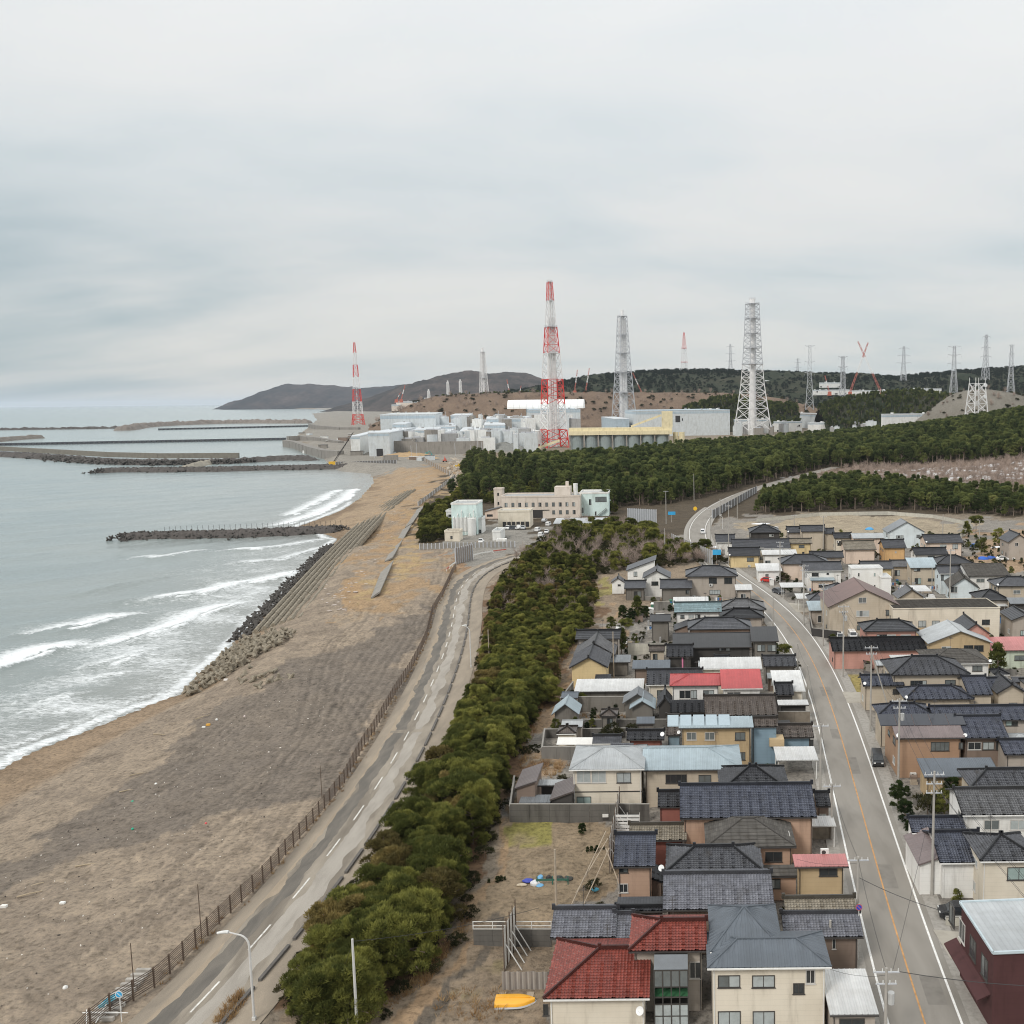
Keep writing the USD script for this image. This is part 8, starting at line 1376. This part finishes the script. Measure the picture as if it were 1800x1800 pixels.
px_ = G(1020, 1309); mb = MB(); mb.add([at_z(978, 1309, 1.7), at_z(1064, 1309, 1.7), at_z(1062, 1296, 2.4), at_z(981, 1296, 2.4)], [(0, 1, 2, 3)]); mb.add([at_z(978, 1309, 1.6), at_z(1064, 1309, 1.6), at_z(1062, 1296, 2.3), at_z(981, 1296, 2.3)], [(3, 2, 1, 0)]); mb.build('sheet_roof', metal_white, label='white corrugated sheet roof inside the concrete enclosure', cat='roof')
for px, py, l, c in [(1728, 983, 'blue tarpaulin heap beside the round topped pine', (.03, .12, .5)), (1743, 982, 'blue and dark tarpaulin heap beside the white car', (.04, .1, .35)), (1712, 960, 'blue sheet on a low store at the forest edge', (.05, .15, .45)), (1528, 931, 'blue tank behind the peach sheet roof', (.08, .3, .55)), (1352, 927, 'patch of old snow beside the playground', (.75, .76, .78)), (1338, 921, 'larger patch of old snow at the playground corner', (.75, .76, .78)), (1250, 962, 'snow heap at the foot of the netted wall', (.75, .76, .78)), (1780, 955, 'snow patch on the bare slope', (.75, .76, .78)), (1760, 962, 'thin snow streak on the bare slope', (.75, .76, .78))]:
    b = trimesh.creation.icosphere(subdivisions=2); s = (3.6, 1.4, .35) if 'snow' in l else (1.6, 1.2, .9); v = b.vertices * np.array(s); v *= (1 + .3 * (meshkit.noise(v * 1.5 + px, 3) - .5))[:, None]; v[:, 2] = np.maximum(v[:, 2], -.1); MB().add(v + G(px, py), b.faces).build('snow_heap' if 'snow' in l else 'tarpaulin', M('lump_%d' % px, c, .7, .2, 1.0), smooth=True, label=l, cat='snow' if 'snow' in l else 'tarpaulin')
# beach steps, slide, rails
stp = M('step_concrete', (.36, .335, .3), .9, .3, 1.0); t = thing('beach_steps', 'sand covered concrete steps from the fence down to the beach', 'steps', G(215, 1745)); O = G(215, 1745)
for i in range(11): a, b = G(150 + 9 * i, 1793 - 8.5 * i) + [0, 0, .12] - O, G(200 + 6.5 * i, 1793 - 8.5 * i) + [0, 0, .12] - O; mb = MB(); mb.bar(a, b, .3, .3); mb.build('step', stp, t)
for a, b in (((145, 1780), (225, 1780)), ((168, 1798), (190, 1760)), ((152, 1802), (152, 1775))): mb = MB(); mb.bar(at_z(*a, .5) - O, at_z(*b, .5) - O, .06); mb.build('handrail', metal_white, t)
A_, B_ = at_z(178, 1768, .25), at_z(203, 1752, .75); mb = MB(); d = B_ - A_; mb.bar(A_, B_, .7, .08); mb.bar(A_ + [0, .35, .1], B_ + [0, .35, .1], .08, .25); mb.bar(A_ + [0, -.35, .1], B_ + [0, -.35, .1], .08, .25); mb.build('slide_sheet', M('slide_blue', (.12, .38, .48), .6, .2), label='faded light blue panel on the beach steps', cat='panel')
# flotsam
for px, py, r_, c, l in [(233, 1458, .22, (.03, .35, .22), 'green round buoy lying on the beach'), (362, 1448, .2, (.6, .1, .1), 'red round buoy lying on the beach'), (274, 1379, .25, (.7, .7, .68), 'white foam float high on the beach'), (233, 1410, .24, (.68, .68, .66), 'white foam float below the driftwood'), (366, 1275, .35, (.6, .33, .06), 'orange fish box beside the waterline sand'), (358, 1279, .28, (.65, .64, .6), 'pale float beside the orange fish box'), (381, 1266, .3, (.66, .65, .62), 'white float near the tetrapods'), (430, 1260, .25, (.6, .5, .48), 'pinkish float on the grey sand'), (397, 1196, .4, (.7, .66, .62), 'white crate among the tetrapods'), (110, 1589, .3, (.7, .7, .67), 'white foam block on the lower beach'), (7, 1595, .35, (.66, .64, .6), 'white foam block at the left edge of the view'), (115, 1738, .3, (.66, .65, .62), 'white foam lump near the lower edge'), (384, 1641, .18, (.72, .72, .7), 'white float lying on the road verge')]:
    r_ *= .68; q = G(px, py); b = trimesh.creation.icosphere(subdivisions=2, radius=r_) if 'box' not in l and 'block' not in l and 'crate' not in l else trimesh.creation.box((r_ * 2.4, r_ * 1.6, r_ * 1.2)); MB().add(b.vertices + q + [0, 0, r_ * .5], b.faces).build('flotsam', M('flotsam_%d' % px, c, .6, .2, 4.0), smooth=40, label=l, cat='flotsam')
dw = M('driftwood', (.36, .29, .2), .9, .3, 3.0)
for px, py, a, L_, l in [(223, 1391, .5, 1.8, 'driftwood stick beside the foam float'), (52, 1573, .55, 2.2, 'pale driftwood plank on the lower beach'), (66, 1556, .7, 1.2, 'short driftwood stick above the pale plank'), (150, 1522, .3, 2.0, 'long grey driftwood on the middle beach'), (357, 1261, 1.0, 2.6, 'driftwood log near the orange box'), (280, 1292, -.2, 2.2, 'driftwood log on the edge of the grey sand'), (240, 1362, .6, 1.8, 'thin driftwood branch high on the beach')]:
    q = G(px, py); d = np.array([math.cos(a), math.sin(a), 0]) * L_ / 2; mb = MB(); mb.tube([q - d + [0, 0, .1], q + [0, 0, .16], q + d + [0, 0, .12]], .09, 6, .05); mb.build('driftwood', dw, label=l, cat='driftwood')
lit = MB(); dark = MB(); bp = scatter(poly_z([(0, 1470), (250, 1370), (470, 1200), (560, 1160), (600, 1330), (400, 1540), (150, 1780), (0, 1800)], -1), 1.6)
for p in bp:
    if nr.random() < .72: continue
    b = trimesh.creation.icosphere(subdivisions=1, radius=1); s = nr.uniform(.02, .09, 3) * (1.6 if nr.random() < .1 else 1); (lit if nr.random() < .42 else dark).add(b.vertices * s + [*p, float(ground_z(p[:1], p[1:2])[0]) + .03], b.faces)
lit.build('litter', M('litter_white', (.62, .58, .52), .8, .4, 2.0), kind='stuff', label='small white bits of litter and shells on the beach'); dark.build('debris', M('debris_dark', (.06, .05, .042), .9, .3), kind='stuff', label='small dark bits of wood and weed on the beach')
sn = MB(); 
for px, py in [(625, 1030), (600, 1040), (590, 1055), (655, 985), (640, 965), (668, 940), (690, 905), (610, 1062), (585, 1048), (635, 1012)]:
    for _ in range(7): b = trimesh.creation.icosphere(subdivisions=1); q = G(px + nr.normal() * 9, py + nr.normal() * 7); sn.add(b.vertices * nr.uniform(.15, .5, 3) * [1.4, 1, .4] + q, b.faces)
sn.build('debris', M('washed_debris', (.42, .36, .32), .9, .4, 2.0), kind='stuff', label='pale washed up debris on the dune terrace')
yb = MB()
for poly in ([(1640, 1635), (1700, 1640), (1715, 1700), (1670, 1685)], [(1480, 1216), (1530, 1218), (1530, 1235), (1490, 1236)], [(1385, 1060), (1420, 1062), (1430, 1075), (1400, 1076)]):
    q = [G(*a) + [0, 0, .03] for a in poly]; yb.prism([a[:2] for a in (q if np.cross(q[1] - q[0], q[3] - q[0])[2] > 0 else q[::-1])], q[0][2] - .15, q[0][2] + .03)
yb.build('forecourt', M('forecourt_concrete', (.36, .33, .28), .85, .2, .8), kind='structure', label='pale concrete forecourts beside the village road')
# diggers on the works beach
for px, py, c, l in [(711, 802, (.6, .36, .03), 'yellow digger beside the orange sand heap'), (748, 801, (.05, .3, .28), 'teal digger at the end of the sand heap'), (805, 822, (.55, .36, .05), 'yellow digger on the boulder bank'), (782, 812, (.4, .1, .07), 'red machine below the retaining wall')]:
    p = G(px, py); t = thing('digger', l, 'digger', p, nr.uniform(0, 3)); m = M('digger_%d' % px, c, .5, .2); mb = MB(); mb.box(-1.6, -1.4, .9, 1.6, 1.4, 2.0); mb.box(.2, -.9, 2.0, 1.4, .3, 3.0); mb.build('body', m, t); mb = MB(); mb.bar((1.4, .6, 1.8), (4.4, .6, 4.2), .5); mb.bar((4.4, .6, 4.2), (6.4, .6, 1.6), .4); mb.box(5.9, .1, .4, 6.9, 1.1, 1.5); mb.build('arm', m, t)
    for s in (-1, 1): mb = MB(); mb.box(-2, s * 1.2 - .35, 0, 2, s * 1.2 + .35, .9); mb.build('track', tyre, t)
bo = MB()
for i in range(60): px, py = 800 + nr.uniform(-12, 14), 818 + nr.uniform(-12, 30); b = trimesh.creation.icosphere(subdivisions=1); q = G(px, py); bo.add(b.vertices * nr.uniform(.8, 2.2, 3) * (1 + .3 * nr.normal(size=(len(b.vertices), 1)) * .4) + q, b.faces)
bo.build('rubble', M('pale_boulder', (.36, .31, .25), .9, .3, .5), kind='stuff', label='pale boulders dumped along the dune bank')
barrier('wire fence winding along the dune edge', (735, 890), (800, 840), 2.2, 16, M('wire_grey', 0), 'wire_fence'); barrier('dark sheet pile fence in front of the beach works', (590, 818), (697, 815), 3.0, 22, M('sheet_pile', (.12, .115, .11), .8, .3), 'site_fence'); barrier('wooden site fence curving round the beach head', (738, 806), (790, 836), 3.0, 16, M('site_boards', (.25, .2, .15), .8, .3), 'site_fence')
A_ = G(585, 818); t = thing('crane', 'yellow crane with dark lattice boom at the beach works', 'crane', A_); b = at_depth(621, 760, float((A_ - EYE) @ FWD)) - A_; mb = MB()
for s in (-.6, .6): mb.bar((0, s, 2), b + [0, s * .4, 0], .4)
for i in range(12): u = b * i / 12; v_ = b * (i + 1) / 12; mb.bar(u + [0, .6, 0], v_ + [0, -.5, 0], .25)
mb.build('boom', metal_dark, t); mb = MB(); mb.box(-3, -1.6, 0, 3, 1.6, 3.4); mb.build('carriage', M('digger_711', 0), t)
# ---------------------------------------------------------------- yard plants and odds and ends between the houses
HOUSES_ = []
for pr in stage.GetPrimAtPath('/World').GetChildren():
    if pr.GetCustomDataByKey('category') in ('house', 'shed', 'barn', 'garage', 'hut', 'outbuilding', 'carport', 'canopy', 'building', 'porch'):
        bb_ = UsdGeom.BBoxCache(0, ['default']).ComputeWorldBound(pr).ComputeAlignedRange(); HOUSES_.append(shapely.box(bb_.GetMin()[0] - .1, bb_.GetMin()[1] - .1, bb_.GetMax()[0] + .1, bb_.GetMax()[1] + .1))
FREE = shapely.union_all([poly_z([(1010, 1180), (1090, 1090), (1180, 1040), (1290, 1015), (1395, 1140), (1440, 1330), (1480, 1500), (1530, 1700), (1560, 1860), (960, 1860), (985, 1640), (1085, 1500), (960, 1450), (970, 1250)]), poly_z([(1340, 1020), (1420, 1090), (1500, 1200), (1550, 1350), (1620, 1500), (1740, 1790), (1980, 1790), (1980, 940), (1330, 940)])]).difference(shapely.union_all(HOUSES_)).difference(LineString(VILLAGE_ROAD).buffer(5.6))
SH = scatter(FREE.buffer(-2.3).intersection(shapely.box(-30, 118, 400, 330)), 6.2)[:34]; shr = random.Random(9)
for p in SH:
    rf = shr.choice(['slate', 'grey', 'mlight', 'mcol', 'brown', 'dark']); t = thing('yard_shed', 'small yard shed with %s roof between the houses' % {'slate': 'slate grey tiled', 'grey': 'grey tiled', 'mlight': 'pale metal', 'mcol': 'blue grey metal', 'brown': 'brown tiled', 'dark': 'black tiled'}[rf], 'shed', (*p, ground_at(*p)), 0, 'small sheds between the houses'); w_ = shr.uniform(2.6, 4.2)
    block(t, np.array([*p, 0.]), 0, shr.choice(['g', 'm', 'h']), w_, shr.uniform(2.2, 3.0), 1.5, rf, shr.choice(['greybeige', 'greyboard', 'beige', 'white', 'brown', 'cream']), .2, .35, None, dict(noac=1, noside=1), False, -1)
FREE = FREE.difference(shapely.union_all([Point(*p).buffer(2.6) for p in SH])) if len(SH) else FREE
yp = scatter(FREE.buffer(-.4), 3.0); yp = yp[nr.random(len(yp)) < .5]
instancer('yard_plants', SHRUBS + [TOPI[0], TOPI[1], GARDEN[2]], yp, .25, .55, 'small shrubs and pot plants in the yards between the houses')
cl = scatter(FREE.buffer(-.5), 4.2); cl = cl[nr.random(len(cl)) < .5][:230]; cm = [metal_white, wall('concrete'), wall('brown'), wall('greyboard'), metal_dark, M('bin_blue', (.06, .16, .35), .6, .2), woodp, M('bin_green', (.05, .16, .1), .6, .2), wall('rust')]
for p in cl:
    k = nr.integers(0, 6); mb = MB(); m = cm[nr.integers(len(cm))]; z = ground_at(*p); t = thing('yard_store', ('pair of gas cylinders', 'stack of crates', 'low block wall', 'small store box', 'stack of boards', 'washing rail')[k] + ' in a yard between the houses', 'yard store', (*p, z), nr.choice([0, H2]) + nr.uniform(-.1, .1), ('gas cylinders', 'crate stacks', 'low walls', 'store boxes', 'board stacks', 'washing rails')[k] + ' in the yards')
    if k == 0:
        for s in (-.25, .25): b = MB(); b.tube([(s, 0, 0), (s, 0, 1.05), (s, 0, 1.2)], .19, 9); b.build('cylinder', wall('grey'), t)
    elif k == 1:
        for j in range(3): b = MB(); w = nr.uniform(.3, .55); b.box(-w, -.35, .38 * j, w, .35, .38 * j + .36); b.build('crate', cm[nr.integers(len(cm))], t)
    elif k == 2:
        for j in range(3): b = MB(); b.box(-1.5 + j, -.08, 0, -.51 + j, .08, 1.1); b.build('panel', blockw, t)
    elif k == 3: b = MB(); b.box(-.9, -.5, 0, .9, .5, 1.5); b.build('body', m, t); b = MB(); b.add([(-1, -.6, 1.5), (1, -.6, 1.5), (1, .6, 1.75), (-1, .6, 1.75), (1, .6, 1.5), (-1, .6, 1.5)], [(0, 1, 2, 3), (3, 2, 4, 5)]); b.build('lid', metal_dark if nr.random() < .5 else metal_white, t)
    elif k == 4:
        for j in range(4): b = MB(); b.box(-1.2 + nr.uniform(-.2, .2), -.3, .09 * j, 1.2, .25, .09 * j + .08); b.build('board', woodp, t)
    else:
        b = MB(); b.box(-1, -.04, 0, -.93, .04, 1.7); b.box(.93, -.04, 0, 1, .04, 1.7); b.bar((-1, 0, 1.65), (1, 0, 1.65), .05); b.build('rail', steel, t)
        for j in range(3): b = MB(); x = -.75 + .5 * j; b.box(x, -.02, .8 + .2 * (j % 2), x + .4, .02, 1.62); b.build('laundry', cm[(0, 5, 8)[j]], t)
# manhole covers and asphalt repairs
rp = M('asphalt_repair', (.2, .184, .162), .9, .25, 1.0)
for i, (px, py, w, l_) in enumerate([(1560, 1540, .8, 5), (1500, 1345, .7, 6), (1468, 1290, .6, 4), (1640, 1740, .8, 4), (1452, 1215, .9, 5), (1392, 1108, .7, 6)]):
    c = at_z(px, py); j = int(np.argmin(np.hypot(*(VILLAGE_ROAD - c[:2]).T))); u = VILLAGE_ROAD[j + 1] - VILLAGE_ROAD[j]; u /= np.linalg.norm(u); seg = np.array([c[:2] + u * s for s in np.linspace(-l_ / 2, l_ / 2, 4)]); MB().add(*ribbon(seg, -w, w, .0035)).build('asphalt_repair', rp, kind='structure', label='darker repair strip in the village road asphalt')
# ---------------------------------------------------------------- air
hz = usdkit.material(stage, '/World/Looks/haze_air', {'v': ('principled_volume', {'color': (.74, .83, .92), 'density': 0.000022, 'anisotropy': 0.2})}, [], volume='v.volume')
mb = MB(); mb.box(-72000, -400, -14, 72000, 72000, 330); hp = mb.build('haze', hz, label='thin pale sea haze filling the air towards the horizon', kind='stuff')
